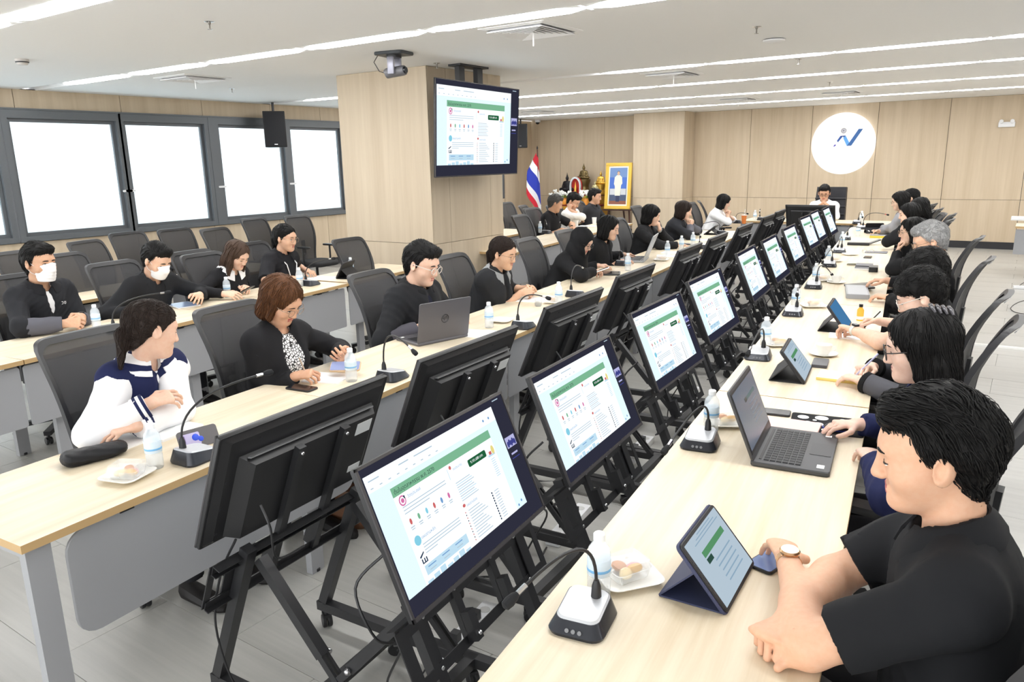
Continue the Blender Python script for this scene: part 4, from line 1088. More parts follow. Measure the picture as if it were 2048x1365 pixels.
        def post(g, X, Y, Z):
            zc = np.interp(X, zf[0], zf[1]) + 0.004 * np.sin(Y * 190 + 2 * np.sin(Y * 77))
            tk = np.clip((Z - zc) / tap, 0, 1); tk = tk * tk * (3 - 2 * tk)
            g = g + tmx * (1 - tk)
            g = np.maximum(g, (zc - 0.004 - Z) * 0.8)
            ph = np.arctan2(Y, Z + 0.03)
            return g + 0.0008 * np.sin(ph * 46 + 3 * np.sin(X * 40)) + 0.0012 * np.sin(ph * 11 + 25 * X)
    elif hair in ('bob', 'long', 'pony', 'halfup'):
        HP = [ellh((-0.014, 0, 0.040), 0.117, 0.095, 0.097) if hair != 'pony' else ellh((-0.014, 0, 0.040), 0.114, 0.090, 0.094)]
        if hair != 'pony':
            HP += [Prim((-0.035, 0, 0.02), (-0.042, 0, -0.085), 0.097, 0.098, 0.080, 0.068, k=0.03), Prim((0.010, 0.074, 0.03), (0.018, 0.080, -0.085), 0.022, 0.016, k=0.03), Prim((0.010, -0.074, 0.03), (0.018, -0.080, -0.085), 0.022, 0.016, k=0.03)]
        else: HP += [Prim((-0.090, 0, -0.005), (-0.118, 0, -0.03), 0.022, 0.028, k=0.02), Prim((-0.118, 0, -0.03), (-0.112, 0, -0.17), 0.030, 0.010, 0.026, 0.010, k=0.02), Prim((-0.046, 0, 0.0), (-0.055, 0, -0.06), 0.078, 0.055, 0.06, 0.04, k=0.03)]
        if hair in ('long', 'halfup'):
            HP += [Prim((-0.05, 0, -0.05), (-0.075, 0, -0.33), 0.105, 0.085, 0.055, 0.035, k=0.04)]
            if hair == 'long': HP += [Prim((0.02, q * 0.080, -0.05), (0.055, q * 0.085, -0.30), 0.028, 0.020, k=0.03) for q in (-1, 1)]
        HP += [ellh((0.114, 0.008 * part, -0.028), 0.096, 0.068, 0.108, X=(1, 0, 0), Y=(0, 1, 0.18 * part), op='s', k=0.010)]
        lowz = {'bob': -0.140, 'long': -0.5, 'pony': -0.3, 'halfup': -0.5}[hair]
        def post(g, X, Y, Z):
            if hair == 'pony':
                zc = np.interp(X, [-0.14, -0.10, -0.07, -0.02, 0.012, 0.03, 0.07, 0.13], [-0.4, -0.4, -0.085, -0.02, -0.02, 0.012, 0.05, 0.06]); g = np.maximum(g, zc - Z)
            g = np.maximum(g, lowz - Z + 0.004 * np.sin(np.arctan2(Y, X) * 23))
            ph = np.arctan2(Y, X + 0.02)
            return g + 0.0008 * np.sin(ph * 44 + 3 * np.sin(Z * 30)) + 0.0016 * np.sin(ph * 13 + 12 * Z)
    elif hair == 'hijab':
        HP = [ellh((-0.010, 0, 0.034), 0.118, 0.094, 0.102), Prim((-0.01, 0, 0.0), (0.0, 0, -0.12), 0.095, 0.11, 0.10, 0.09, k=0.04), Prim((0.0, 0, -0.12), (0.03, 0, -0.25), 0.13, 0.17, 0.11, 0.12, k=0.05), ellh((0.115, 0, -0.020), 0.060, 0.058, 0.082, op='s', k=0.015)]
        def post(g, X, Y, Z): return g + 0.004 * np.sin(Z * 60 + 8 * Y + 30 * X) * (Z < -0.03) + 0.0015 * np.sin(Z * 90 + 40 * X)
        hm = cloth((18, 18, 20), 0.8)
    HG = Grid(HP, vh / hs)
    if post: HG.field(post)
    ho = place_part('headscarf' if hair == 'hijab' else 'hair', HG.mesh('hair', [hm], 0.0), root); ho.matrix_local = M4
    if hair != 'hijab':
        cr = np.array((-0.045, 0.0, 0.13))
        if hair in ('bob', 'long', 'halfup'):
            def flow(Q): return np.array((0, 0, -1.0)) + np.stack([Q[:, 0] * 1.5, np.sign(Q[:, 1] - 0.01 * part) * 0.25 * (Q[:, 2] > 0.06), 0 * Q[:, 0]], 1)
            pr_ = (0.085, 0.0022, 0.0024)
        elif hair == 'pony':
            def flow(Q): return np.array((-0.105, 0, 0.0)) - Q + np.array((0, 0, -0.4)) * (Q[:, :1] < -0.1)
            pr_ = (0.07, 0.0014, 0.0020)
        elif hair in ('fade', 'swept'):
            def flow(Q): w_ = np.clip((Q[:, 2:3] - 0.06) * 22, 0, 1); return (np.array((-0.55, 0.75 * part, 0.12)) * w_ + np.array((-0.35, 0, -1.0)) * (1 - w_))
            pr_ = (0.038, 0.0032, 0.0021)
        else:
            def flow(Q): return Q - cr + np.array((0.03, 0.02 * part, -0.01))
            pr_ = (0.040, 0.0030, 0.0021)
        nst = 1300 if dist < 3.1 else 700 if dist < 6.5 else 260; pr_ = (pr_[0], pr_[1], pr_[2] * (1 if dist < 6.5 else 1.7))
        so = place_part('hair_locks', strands(HG, ho.data, flow, nst, *pr_, sum(map(ord, key))), root); so.data.materials.append(hm); so.matrix_local = M4; stuff(so)
    if mask:
        MG = Grid([Prim((0.040, 0, 0.0), (0.044, 0, -0.085), 0.074, 0.056, 0.066, 0.057, k=0.02), Prim((0.096, 0, 0.0), (0.106, 0, -0.036), 0.017, 0.026, k=0.03), Prim((0.075, 0, -0.075), (0.068, 0, -0.10), 0.034, 0.030, k=0.03)], vh / hs)
        MG.field(lambda g, X, Y, Z: np.maximum(np.maximum(g, Z + 0.012 - 0.55 * (X - 0.07)), np.maximum(0.022 - X, -0.118 - Z)) + 0.0010 * np.sin(Z * 300))
        mo = place_part('face_mask', MG.mesh('face_mask', [mat('mask_white', rgb(246, 246, 248), 0.7)], 0.0), root); mo.matrix_local = M4
        for q in (-1, 1): hpart('ear_loop', MB().tube([(0.035, q * 0.069, -0.01), (0.01, q * 0.079, 0.012), (-0.012, q * 0.084, 0.018), (-0.02, q * 0.084, -0.02), (0.01, q * 0.075, -0.055), (0.035, q * 0.062, -0.07)], 0.0015, 6), WHITEP)
    if glasses:
        gm = {'thin': mat('glasses_metal', rgb(170, 150, 130), 0.25, 0.8), 'dark': mat('glasses_dark', rgb(30, 26, 26), 0.3), 'clear': mat('glasses_clear', rgb(214, 205, 196), 0.25)}[glasses]
        gl = MB(); r_ = 0.0013 if glasses == 'thin' else 0.0021
        for q in (-1, 1):
            gl.tube([(0.110 - 0.05 * abs(y) - 0.0, q * 0.034 + y, -0.006 + z) for y, z in ((0.023 * math.cos(a) * (1 if abs(math.cos(a)) < 0.9 else 0.97), 0.0195 * math.sin(a)) for a in np.linspace(0, 2 * PI, 17)[:-1])], r_, 6, 0, None, True, True)
            gl.tube([(0.108, q * 0.057, 0.003), (0.08, q * 0.078, 0.006), (0.0, q * 0.088, 0.008), (-0.025, q * 0.084, -0.006)], r_, 6)
        gl.tube([(0.109, -0.011, 0.0), (0.113, 0, 0.004), (0.109, 0.011, 0.0)], r_, 6)
        hpart('glasses', gl, gm)
    # clothes
    t = dict(kind='jacket', col=BLK); t.update(top or {})
    long_ = t['kind'] in ('jacket', 'blazer', 'shirt'); th = {'jacket': 0.016, 'blazer': 0.014, 'shirt': 0.009, 'polo': 0.009, 'tee': 0.010}[t['kind']]
    bw = (0.148 if fem else 0.160) * fat; bd = (0.112 if fem else 0.118) * fat
    C = [Prim(hip - u * 0.045, hip + u * 0.10, bw * 1.06 + th, bw * 0.98 + th, bd * 1.08 + th, bd + th, r=l, k=0.05),
         Prim(hip + u * 0.10, hip + u * 0.56 * Tl, bw * 0.98 + th, bw * 1.04 + th, bd + th + (0.02 if fat > 1.05 else 0), bd * 0.98 + th, r=l, k=0.05),
         Prim(SCn - l * (sw - 0.015), SCn + l * (sw - 0.015), 0.060 * s + th, k=0.05), Prim(SCn, NB + u * 0.002, 0.10 * s, nr * 1.2 + th * 0.7, 0.075 * s, nr * 1.15 + th * 0.7, r=l, k=0.05)]
    C += [Prim(NB - u * 0.004 - f * 0.012, SCn + l * q * sw * 0.85 + u * 0.012, 0.044 + th * 0.6, 0.048 * s + th * 0.6, k=0.045) for q in (-1, 1)]
    if back: C += [Prim(hip + u * 0.30 - f * 0.03, SCn - f * 0.045, 0.12, 0.11, 0.07, 0.06, r=l, k=0.06)]
    if fem: C += [ell(hip + u * 0.46 * Tl + f * (bd * 0.78) + l * q * 0.06, 0.055, 0.06, 0.06, f, l, k=0.06) for q in (-1, 1)]
    af = armfat * (0.9 if fem else 1.0); cuffs = {}
    sep = t.get('sleeve') is not None; SL = {}
    for side in 'RL':
        S, E, W, dr = arms[side]; sm = 1; C0 = C
        if sep: C = []
        if long_:
            c0 = E + (W - E) * t.get('cuff', 0.93)
            kw_ = 0.040 if t['kind'] == 'shirt' else 0.044
            C += [Prim(S, E, 0.050 * af + th, 0.044 * af + th, k=0.035, m=1), Prim(E, c0 if not t.get('forec') else E + (c0 - E) * 0.2, 0.045 * af + th, (kw_ - 0.010) + th * 0.7 if not t.get('forec') else 0.043 * af + th, k=0.03, m=1, fl=True)]
            cuffs[side] = (c0, nz(W - E), (kw_ - 0.010) + th * 0.7)
            if t.get('forec'): SL['F' + side] = [Prim(E + (c0 - E) * 0.10, c0, 0.046 * af + th, (kw_ - 0.008) + th * 0.7, k=0.03, fl=True)]
        else:
            c0 = S + (E - S) * t.get('cuff', 0.72)
            C += [Prim(S, c0, 0.054 * af + th, 0.057 * af + th, k=0.035, m=1, fl=True)]; cuffs[side] = (c0, nz(E - S), 0.057 * af + th)
        if sep: C.append(Prim(NB - u * 0.035 + l * (-1 if side == 'R' else 1) * 0.055 - f * 0.006, S - u * 0.004, 0.046 + th, 0.058 * af + th, k=0.03))
        if sep: C[0] = Prim(S - l * (-1 if side == 'R' else 1) * 0.035 + u * 0.01, E, 0.066 * af + th, 0.046 * af + th, k=0.035); SL['S' + side] = C; C = C0
    C += [Prim(NB - u * 0.03 + f * 0.008, NB + u * 0.10 + f * 0.02, nr * 1.10, nr * 1.5, op='s', k=0.008)]
    if t['kind'] in ('jacket', 'blazer') and t.get('open', True):
        vw = t.get('vw', 0.05); vl = t.get('vl', 0.30)
        a0 = NB + f * (bd + 0.03) + u * 0.03; a1 = NB - u * vl + f * (bd + 0.10)
        C += [Prim(a0, a1, vw, 0.008, 0.085, 0.05, r=l, k=0.012, op='s')]
    CG = Grid(C, vc); CG.field(wrinkle(hash(label) % 1000 if False else sum(map(ord, key)) * 7, t.get('wr', 0.0048)))
    mats = [cloth(t['col'])]
    for k_, pr_ in SL.items():
        g_ = Grid(pr_, vc); g_.field(wrinkle(len(k_) * 31 + ord(k_[1]), 0.0045)); place_part('sleeve', g_.mesh('sleeve', [cloth(t['forec'] if k_[0] == 'F' else t['sleeve'])], 0.02), root)
    co = place_part({'jacket': 'jacket', 'blazer': 'blazer', 'shirt': 'shirt', 'polo': 'polo_shirt', 'tee': 'shirt'}[t['kind']], CG.mesh('top', mats, 0.03), root)
    if t.get('inner'):
        I = [Prim(hip + u * 0.02, hip + u * 0.54 * Tl, bw * 0.98 + 0.004, bw * 1.0 + 0.004, bd + 0.003, bd * 0.98 + 0.004, r=l, k=0.05), Prim(SCn - l * (sw - 0.06), SCn + l * (sw - 0.06), 0.050, k=0.05), Prim(SCn, NB, 0.08 * s, nr * 1.18, 0.065 * s, nr * 1.15, r=l, k=0.05)]
        if fem: I += [ell(hip + u * 0.46 * Tl + f * (bd * 0.78 - 0.006) + l * q * 0.06, 0.055, 0.06, 0.06, f, l, k=0.06) for q in (-1, 1)]
        I += [Prim(NB - u * (0.03 if not t.get('deep') else 0.05) + f * 0.012, NB + u * 0.10 + f * 0.02, nr * 1.06, nr * 1.4, op='s', k=0.008)]
        place_part('inner_shirt', Grid(I, vc).mesh('inner_shirt', [t['inner'] if not isinstance(t['inner'], tuple) else cloth(t['inner'])], 0.02), root)
    if t.get('collar'):
        cols = t['collar'] if isinstance(t['collar'], list) else [t['collar']]; nc = len(cols); A = [R((22 if not t.get('closed') else 8) + (316 if not t.get('closed') else 344) * k / 22) for k in range(23)]
        rows = []
        for a in A:
            dv = f * math.cos(a) + l * math.sin(a); fr1 = 0.5 * (1 + math.cos(a)); dr_ = t.get('drop', 0.04) * fr1 ** 2; row = []
            for k in range(2 * nc + 1):
                tt = k / (2 * nc); h_ = 0.056 - dr_ * 0.8 - tt * (0.048 + dr_ * 0.5)
                bc = NB + u * h_ + f * 0.004; lo_r = nr * 1.2 + th * 0.7 + 0.004 - 0.010 * (1 - tt); rr = 0.118
                while rr > lo_r and CG.tri(bc + dv * rr) > 0.0: rr -= 0.002
                row.append(bc + dv * (max(rr, lo_r) + 0.005))
            rows.append(row)
        for i, cc in enumerate(cols):
            g = [r_[2 * i:2 * i + 3] for r_ in rows]
            MB().sheet(g, 0.006).build('collar', cloth(cc), root, smooth=60)
    for cc, fr_ in t.get('cuffrings', []):
        for side in 'RL':
            c0, ax, rr = cuffs[side]; e1 = perp(ax, (0, 0, 1)); e2 = np.cross(ax, e1)
            rr2 = rr + 0.0055
            MB().loft([[c0 - ax * (fr_ + dz) + (e1 * math.cos(a) + e2 * math.sin(a)) * rr2 for a in np.linspace(0, 2 * PI, 19)[:-1]] for dz in (0.0, 0.012)]).build('cuff', cloth(cc), root, smooth=50)
    if t.get('emblem'):
        e0 = hip + u * 0.54 * Tl + l * t['emblem'] * 0.075; p = e0 + f * 0.05
        for _ in range(80):
            if CG.val(p) > 0.001: break
            p = p + f * 0.004
        vs, fs = text_mesh('วช', 0.035)
        EM = Matrix(((l[0], u[0], f[0], p[0]), (l[1], u[1], f[1], p[1]), (l[2], u[2], f[2], p[2]), (0, 0, 0, 1)))
        MB().add([(v[0] - 0.02, v[1], 0.006) for v in vs], fs, 0).build('chest_emblem', cloth(WHT), root, smooth=0).matrix_local = EM
    if t.get('zip'):
        pts = []
        for k in range(9):
            q = NB - u * (0.03 + k * t['zip'] / 8); p = q + f * 0.05
            for _ in range(60):
                if CG.val(p) > 0: break
                p = p + f * 0.004
            pts.append(p + f * 0.002)
        MB().tube(pts, 0.0035, 6).build('zipper', cloth(WHT), root)
    # trousers and shoes
    T_ = []
    for q in (-1, 1):
        kn = np.array((0.40 * s + fwd_hip, q * 0.115, 0.50)); an = np.array((0.40 * s + fwd_hip + 0.02, q * 0.12, 0.11))
        T_ += [Prim(hip + np.array((0.0, q * 0.08, -0.045)), kn, 0.082 * fat, 0.062, k=0.04), Prim(kn, an, 0.060, 0.047, k=0.03, fl=True)]
        sh = MB()
        secs = ((-0.07, 0.028, 0.085), (-0.05, 0.040, 0.095), (0.03, 0.045, 0.075), (0.11, 0.046, 0.055), (0.165, 0.036, 0.040), (0.185, 0.015, 0.028))
        sh.loft([[(an[0] + x, an[1] + w_ * math.cos(a), max(0.0, zt * 0.5 + zt * 0.5 * math.sin(a))) for a in np.linspace(0, 2 * PI, 11)[:-1]] for x, w_, zt in secs])
        sh.build('shoe', cloth((28, 26, 26), 0.5), root)
    T_ += [Prim(hip - np.array((0, 0.05, 0.03)), hip + np.array((0, 0.05, -0.03)), 0.095 * fat, k=0.05)]
    place_part('trousers', Grid(T_, 0.014).mesh('trousers', [cloth(trous)], 0.05), root)
    PEOPLE[key] = dict(root=root, hip=(hx, hy), yaw=yaw, arms=arms, M4=M4, hpart=hpart, loc=loc, hs=hs, f=f, u=u, NB=NB)
    if chair_lab:
        ca = yaw + chair_rot
        chair(hx + math.cos(yaw) * (chair_off + fwd_hip), hy + math.sin(yaw) * (chair_off + fwd_hip), ca, chair_lab[0], chair_lab[1])
    return root
def H0(a, b, wa, wb): return Prim(a, b, wa, wb, k=0.02)
def wrist_watch(key, side, m_band, m_face, off=0.0, round_=True, size=0.019):
    P = PEOPLE[key]; S, E, W, dr = P['arms'][side]; ax = nz(W - E); c = W - ax * (0.012 + off)
    e2 = perp(ax, (0, 0, 1)); e1 = np.cross(ax, e2)
    r_ = 0.031
    MB().loft([[c + ax * dz + (e1 * math.cos(a) + e2 * math.sin(a)) * r_ for a in np.linspace(0, 2 * PI, 25)[:-1]] for dz in (-0.010, 0.010)]).build('watch_band', m_band, P['root'])
    M = Matrix(((e1[0], ax[0], e2[0], c[0] + e2[0] * r_), (e1[1], ax[1], e2[1], c[1] + e2[1] * r_), (e1[2], ax[2], e2[2], c[2] + e2[2] * r_), (0, 0, 0, 1)))
    o = (MB().lathe([(0.001, -0.002), (size, -0.002), (size + 0.001, 0.004), (size - 0.002, 0.008), (0.001, 0.008)], 20) if round_ else MB().rbox((0, 0, 0.003), (0.032, 0.038, 0.011), 0.009, 0, None, 0.002)).build('watch_case', m_band if round_ else BLACKP, P['root']); o.matrix_local = M
    d = (MB().lathe([(0.001, 0.008), (size - 0.003, 0.008), (size - 0.004, 0.009), (0.001, 0.009)], 20) if round_ else MB().rbox((0, 0, 0.0088), (0.026, 0.032, 0.001), 0.007)).build('watch_dial', m_face, P['root']); d.matrix_local = M
# ------------------------------------------------------------------ the people in the room
LY = R(6); RY = R(186.5)
G_in = 'chairs of the left inner row'; G_r = 'chairs of the right row'
person('P1', 'young woman in white and navy varsity jacket looking back over crossed arms', (303, 660, 1.20), LY, row='in', gap=0.2, look=(72, 14, -6), s=0.98, fem=True, hair='pony', hmat=HBROWN, sk=(224, 184, 160),
       L_=(236, 862, 0.815, 'relax', (0, 0, -1), (0.3, 0.8, -0.5), (-0.25, -1, 0)), R_=(332, 795, 0.90, 'relax', (-0.5, 0.3, -1), (-0.2, -1, -0.5), (0.3, 1, 0.15)),
       top=dict(kind='jacket', col=NAVY, sleeve=(244, 244, 246), vw=0.045, vl=0.22, inner=(236, 236, 238), collar=[WHT, NAVY, WHT], drop=0.022, cuffrings=[(NAVY, 0.0), (WHT, 0.012), (NAVY, 0.024), (WHT, 0.036)], emblem=0.9, zip=0.28), chair_lab=('black mesh chair of the woman in the varsity jacket', G_in), eyes='down', smile=False)
person('P2', 'smiling woman with chestnut bob, thin glasses and black blazer, pen in hand', (563, 600, 1.175), LY, row='in', gap=0.12, look=(4, 32, 4), s=0.96, fem=True, hair='bob', hmat=HCOPPER, sk=(214, 164, 132), glasses='thin', smile=True, lipstick=True,
       R_=(614, 748, 0.80, 'hold', (0.1, 0.5, -1), None), L_=(686, 716, 0.83, 'hold', (0, -0.7, 0.6), None),
       top=dict(kind='blazer', col=(30, 30, 33), vw=0.10, vl=0.46, inner=mat('blouse_print', rgb(238, 238, 238), 0.8)), chair_lab=('black mesh chair of the woman with the chestnut bob', G_in))
person('P3', 'heavy young man with swept black hair, clear glasses and black jacket behind the grey laptop', (843, 528, 1.165), LY, row='in', gap=0.2, look=(2, 16, 0), s=1.0, fat=1.24, armfat=1.25, hair='swept', sk=(232, 190, 165), glasses='clear',
       R_=(858, 652, 0.79, 'mouse', None, None), L_=(922, 634, 0.79, 'mouse', None, None), top=dict(kind='jacket', col=(34, 35, 38), vw=0.05, vl=0.32, inner=(22, 24, 40), forec=(86, 84, 92), fore=2, collar=[(28, 28, 30)], emblem=1.0), chair_lab=('black mesh chair of the heavy man with the grey laptop', G_in))
person('P4', 'woman with pulled back hair, glasses and dark jacket, hands folded on the table', (1006, 507, 1.135), LY, row='in', gap=0.2, look=(-4, 12, 0), s=0.95, fem=True, fat=1.08, hair='pony', hmat=HBROWN, sk=(214, 170, 138), glasses='thin',
       R_=(1058, 584, 0.81, 'clasp', (0, 0.8, -0.5), None, (0.9, 0.45, 0.1)), L_=(1066, 577, 0.82, 'clasp', (0, -0.8, -0.5), None, (0.9, -0.45, 0.1)), top=dict(kind='jacket', col=(38, 39, 42), cuff=0.42, vw=0.05, inner=(24, 24, 26), collar=[(150, 152, 154)], drop=0.06), chair_lab=('black mesh chair of the woman with folded hands', G_in))
person('P5', 'woman in black headscarf and glasses reading a phone over her tablet', (1163, 482, 1.10), LY, row='in', gap=0.2, look=(-4, 26, 0), s=0.94, fem=True, hair='hijab', sk=(226, 188, 166), glasses='dark', lipstick=True,
       R_=(1196, 541, 0.82, 'hold', (0.2, 0.5, -0.8), None), L_=(1208, 530, 0.80, 'relax', None, None), top=dict(kind='jacket', col=(26, 26, 28), open=False), chair_lab=('black mesh chair of the woman in the headscarf', G_in))
person('P6', 'woman with straight black bob and black cardigan, arms resting on the table', (1217, 456, 1.135), LY, row='in', gap=0.2, look=(6, 12, 0), s=0.96, fem=True, hair='bob', sk=(222, 182, 156),
       R_=(1252, 520, 0.80, 'relax', None, None), L_=(1258, 508, 0.80, 'relax', None, None), top=dict(kind='jacket', col=(27, 27, 29), vw=0.06, inner=(30, 30, 33)), chair_lab=('black mesh chair of the woman in the black cardigan', G_in))
person('P7', 'woman with black bob and blazer, one hand over her mouth', (1302, 430, 1.16), LY, row='in', gap=0.2, look=(14, 16, 0), s=0.96, fem=True, hair='bob', sk=(222, 182, 156),
       R_=(1366, 490, 0.79, 'flat', None, None), L_=((0.12, 0.02, -0.085), 0, 0, 'hold', (-1, 0, 0.2), (0.5, 0.3, -1), (-0.1, -0.2, 1)), top=dict(kind='blazer', col=(34, 34, 36), vw=0.06, inner=(36, 36, 40)), chair_lab=('black mesh chair of the woman covering her mouth', G_in))
person('P8', 'woman with wavy dark hair and charcoal jacket, hands clasped before her chin', (1367, 421, 1.14), LY, row='in', gap=0.2, look=(16, 14, 0), s=0.94, fem=True, fat=1.12, hair='bob', hmat=HBROWN, sk=(224, 186, 160),
       R_=((0.125, -0.015, -0.115), 0, 0, 'clasp', (0, 0.9, 0), (0.4, -0.4, -1), (0.1, 0.2, 1)), L_=((0.13, 0.02, -0.112), 0, 0, 'clasp', (0, -0.9, 0), (0.4, 0.4, -1), (0.1, -0.2, 1)), top=dict(kind='jacket', col=(44, 45, 50), open=False, fore=2, forec=(92, 92, 100)), chair_lab=('black mesh chair of the woman in the charcoal jacket', G_in))
person('P9', 'woman in white shirt with black shoulder length hair, hands at her chin', (1447, 404, 1.13), LY, row='in', gap=0.2, look=(18, 18, 0), s=0.94, fem=True, hair='bob', sk=(224, 186, 160),
       R_=((0.125, -0.012, -0.125), 0, 0, 'clasp', (0, 0.9, 0), (0.4, -0.4, -1), (0.1, 0.2, 1)), L_=((0.13, 0.02, -0.122), 0, 0, 'clasp', (0, -0.9, 0), (0.4, 0.4, -1), (0.1, -0.2, 1)), top=dict(kind='shirt', col=(246, 246, 247), cuff=0.35), chair_lab=('black mesh chair of the woman in the white shirt', G_in))
SY = R(8)
person('M1', 'man in white face mask and black bomber jacket, fingers laced', (78, 525, 1.185), SY, row='second', gap=0.2, look=(6, 4, 0), s=1.0, hair='swept', sk=(206, 160, 128), mask=True, eyes='open',
       R_=(150, 645, 0.815, 'clasp', (0, 0.8, -0.5), None, (0.8, 0.6, 0.05)), L_=(162, 636, 0.825, 'clasp', (0, -0.8, -0.5), None, (0.8, -0.6, 0.05)), top=dict(kind='jacket', col=(36, 37, 41), vw=0.04, vl=0.40, inner=(232, 232, 234), fore=2, forec=(92, 92, 100), emblem=1.0, collar=[(30, 30, 34)]), chair_lab=('black mesh chair of the masked man in the bomber jacket', 'chairs of the second row'))
person('M2', 'man in white face mask and black shirt jacket looking at a tablet', (313, 520, 1.12), SY, row='second', gap=0.2, look=(2, 26, 0), s=0.98, hair='fade', sk=(226, 184, 156), mask=True,
       R_=(285, 622, 0.80, 'relax', None, None), L_=(398, 592, 0.83, 'relax', (0, -0.6, -0.8), None), top=dict(kind='jacket', col=(33, 34, 37), vw=0.05, vl=0.2, inner=(26, 26, 28), collar=[(33, 34, 37)], drop=0.06, colh=0.026), chair_lab=('black mesh chair of the masked man with the tablet', 'chairs of the second row'))
person('W3', 'young woman with long brown hair and black blouse with white piping', (474, 510, 1.07), SY, row='second', gap=0.2, look=(0, 30, 0), s=0.92, fem=True, hair='long', hmat=HLBR, sk=(230, 190, 166),
       R_=(462, 588, 0.80, 'relax', (0, 0.5, -0.8), None), L_=(492, 574, 0.81, 'hold', (0, -0.5, -0.8), None), top=dict(kind='shirt', col=(30, 30, 33), collar=[WHT], drop=0.05, zip=0.25), chair_lab=('black mesh chair of the woman with long brown hair', 'chairs of the second row'))
person('W4', 'woman in black polo jacket with glasses and a white lanyard', (570, 476, 1.14), SY, row='second', gap=0.2, look=(6, 8, 0), s=0.98, fem=True, fat=1.14, armfat=1.15, hair='pony', sk=(222, 178, 148), glasses='thin', eyes='open',
       R_=(600, 556, 0.80, 'relax', None, None), L_=(622, 543, 0.80, 'relax', None, None), top=dict(kind='polo', col=(30, 30, 34), cuff=1.0, emblem=1.0, collar=[(30, 30, 34)], drop=0.05), chair_lab=('black mesh chair of the woman with the lanyard', 'chairs of the second row'))
FYW = R(0)
person('F1', 'man with cropped greying hair and black polo leaning over his writing', (1110, 407, 1.12), FYW, row='far', gap=0.2, look=(34, 20, 0), s=1.0, hair='fade', hmat=hairmat('hair_salt', (58, 56, 54), (92, 90, 88)), sk=(204, 158, 126),
       R_=(1128, 449, 0.80, 'hold', None, None), L_=(1165, 440, 0.80, 'relax', None, None), top=dict(kind='polo', col=(28, 28, 31), collar=[(28, 28, 31)], emblem=1.0), chair_lab=('black mesh chair of the man writing near the altar', 'chairs before the altar'))
person('F2', 'man in white shirt resting his cheek on his hand', (1146, 402, 1.10), FYW, row='far', gap=0.2, look=(2, 30, 0), s=0.98, hair='short', sk=(216, 170, 140), glasses='thin',
       R_=((0.03, -0.095, -0.07), 0, 0, 'hold', (0.2, 1, 0), (0.5, -0.3, -1), (0.1, 0.1, 1)), L_=(1160, 440, 0.80, 'relax', None, None), top=dict(kind='shirt', col=(240, 238, 234), collar=[(240, 238, 234)], cuff=0.4), chair_lab=('black mesh chair of the man in the white shirt', 'chairs before the altar'))
person('F3', 'man with thick black hair and dark shirt, forearms on the table', (1189, 393, 1.16), FYW, row='far', gap=0.2, look=(14, 6, 0), s=1.0, hair='swept', sk=(208, 162, 132), eyes='open',
       R_=(1180, 436, 0.80, 'fist', None, None), L_=(1192, 430, 0.80, 'relax', None, None), top=dict(kind='shirt', col=(50, 51, 55), collar=[(46, 47, 51)]), chair_lab=('black mesh chair of the man in the dark shirt', 'chairs before the altar'))
person('BOSS', 'man in white shirt and dark glasses at the head table, hands at his mouth', (1648, 386, 1.20), R(-90), row='head', gap=0.2, look=(10, 16, 0), s=1.02, hair='short', sk=(196, 150, 120), glasses='dark',
       R_=((0.12, -0.02, -0.135), 0, 0, 'clasp', (0, 0.9, 0.3), (0.4, -0.6, -0.8), (0.1, 0.7, 0.7)), L_=((0.125, 0.03, -0.13), 0, 0, 'clasp', (0, -0.9, 0.3), (0.4, 0.6, -0.8), (0.1, -0.7, 0.7)), top=dict(kind='shirt', col=(247, 247, 248), collar=[(247, 247, 248)]))
# right row
person('R1', 'man in black polo shirt with gold watch, arms crossed on the right table edge', (1870, 908, 1.215), RY, row='right', gap=0.26, look=(4, 10, 0), s=1.03, fat=1.06, armfat=1.12, hair='fade', sk=(222, 174, 142), 
       L_=(1566, 1096, 0.815, 'relax', (0.1, 0.2, -1), (-0.2, 0.8, -0.5), (0.35, -1, 0), (1618, 1295, 0.80)), R_=(1540, 1262, 0.805, 'fist', (0, 0.3, -1), (-0.1, -0.9, -0.4), (0.55, 1, 0)), top=dict(kind='polo', col=(26, 27, 30), collar=[(26, 27, 30)], drop=0.05, cuff=0.80), chair_lab=('grey framed chair of the man in the black polo', G_r), chair_rot=R(-33))
person('R2', 'woman in navy with long black hair held by a claw clip, hand on a mouse', (1840, 695, 1.215), RY, row='right', gap=0.24, look=(6, 10, 0), s=1.0, fem=True, hair='halfup', sk=(226, 190, 172), glasses='dark',
       R_=(1682, 848, 0.80, 'mouse', None, None), L_=(1735, 905, 0.80, 'relax', None, (0.2, 1, -0.6)), top=dict(kind='jacket', col=NAVY, open=False, collar=[NAVY]), chair_lab=('grey framed chair of the woman with the claw clip', G_r), chair_rot=R(-11))
person('R3', 'person with short black hair and glasses writing, grey sleeves with black cuffs', (1843, 592, 1.16), RY, row='right', gap=0.18, look=(2, 24, 0), s=0.96, fem=True, hair='fringe', sk=(232, 196, 176), glasses='clear',
       R_=(1724, 733, 0.81, 'hold', (0, 0.5, -1), None), L_=(1700, 754, 0.80, 'relax', None, None), top=dict(kind='jacket', col=(28, 28, 30), open=False, forec=(84, 84, 90), cuffrings=[((20, 20, 22), 0.0), ((20, 20, 22), 0.012)]), chair_lab=('grey framed chair of the person with grey sleeves', G_r), chair_rot=R(-11))
person('R4', 'person with bushy black hair and bowed head wearing a square smart watch, holding a pen', (1852, 548, 1.16), RY, row='right', gap=0.2, look=(2, 26, 0), s=0.96, hair='fringe', sk=(228, 188, 164),
       L_=(1692, 655, 0.82, 'hold', (0.3, 0, -1), None), R_=(1738, 641, 0.82, 'hold', (0, 0.5, -1), None), top=dict(kind='tee', col=(26, 26, 28)), chair_lab=('grey framed chair of the person with the smart watch', G_r), chair_rot=R(-11))
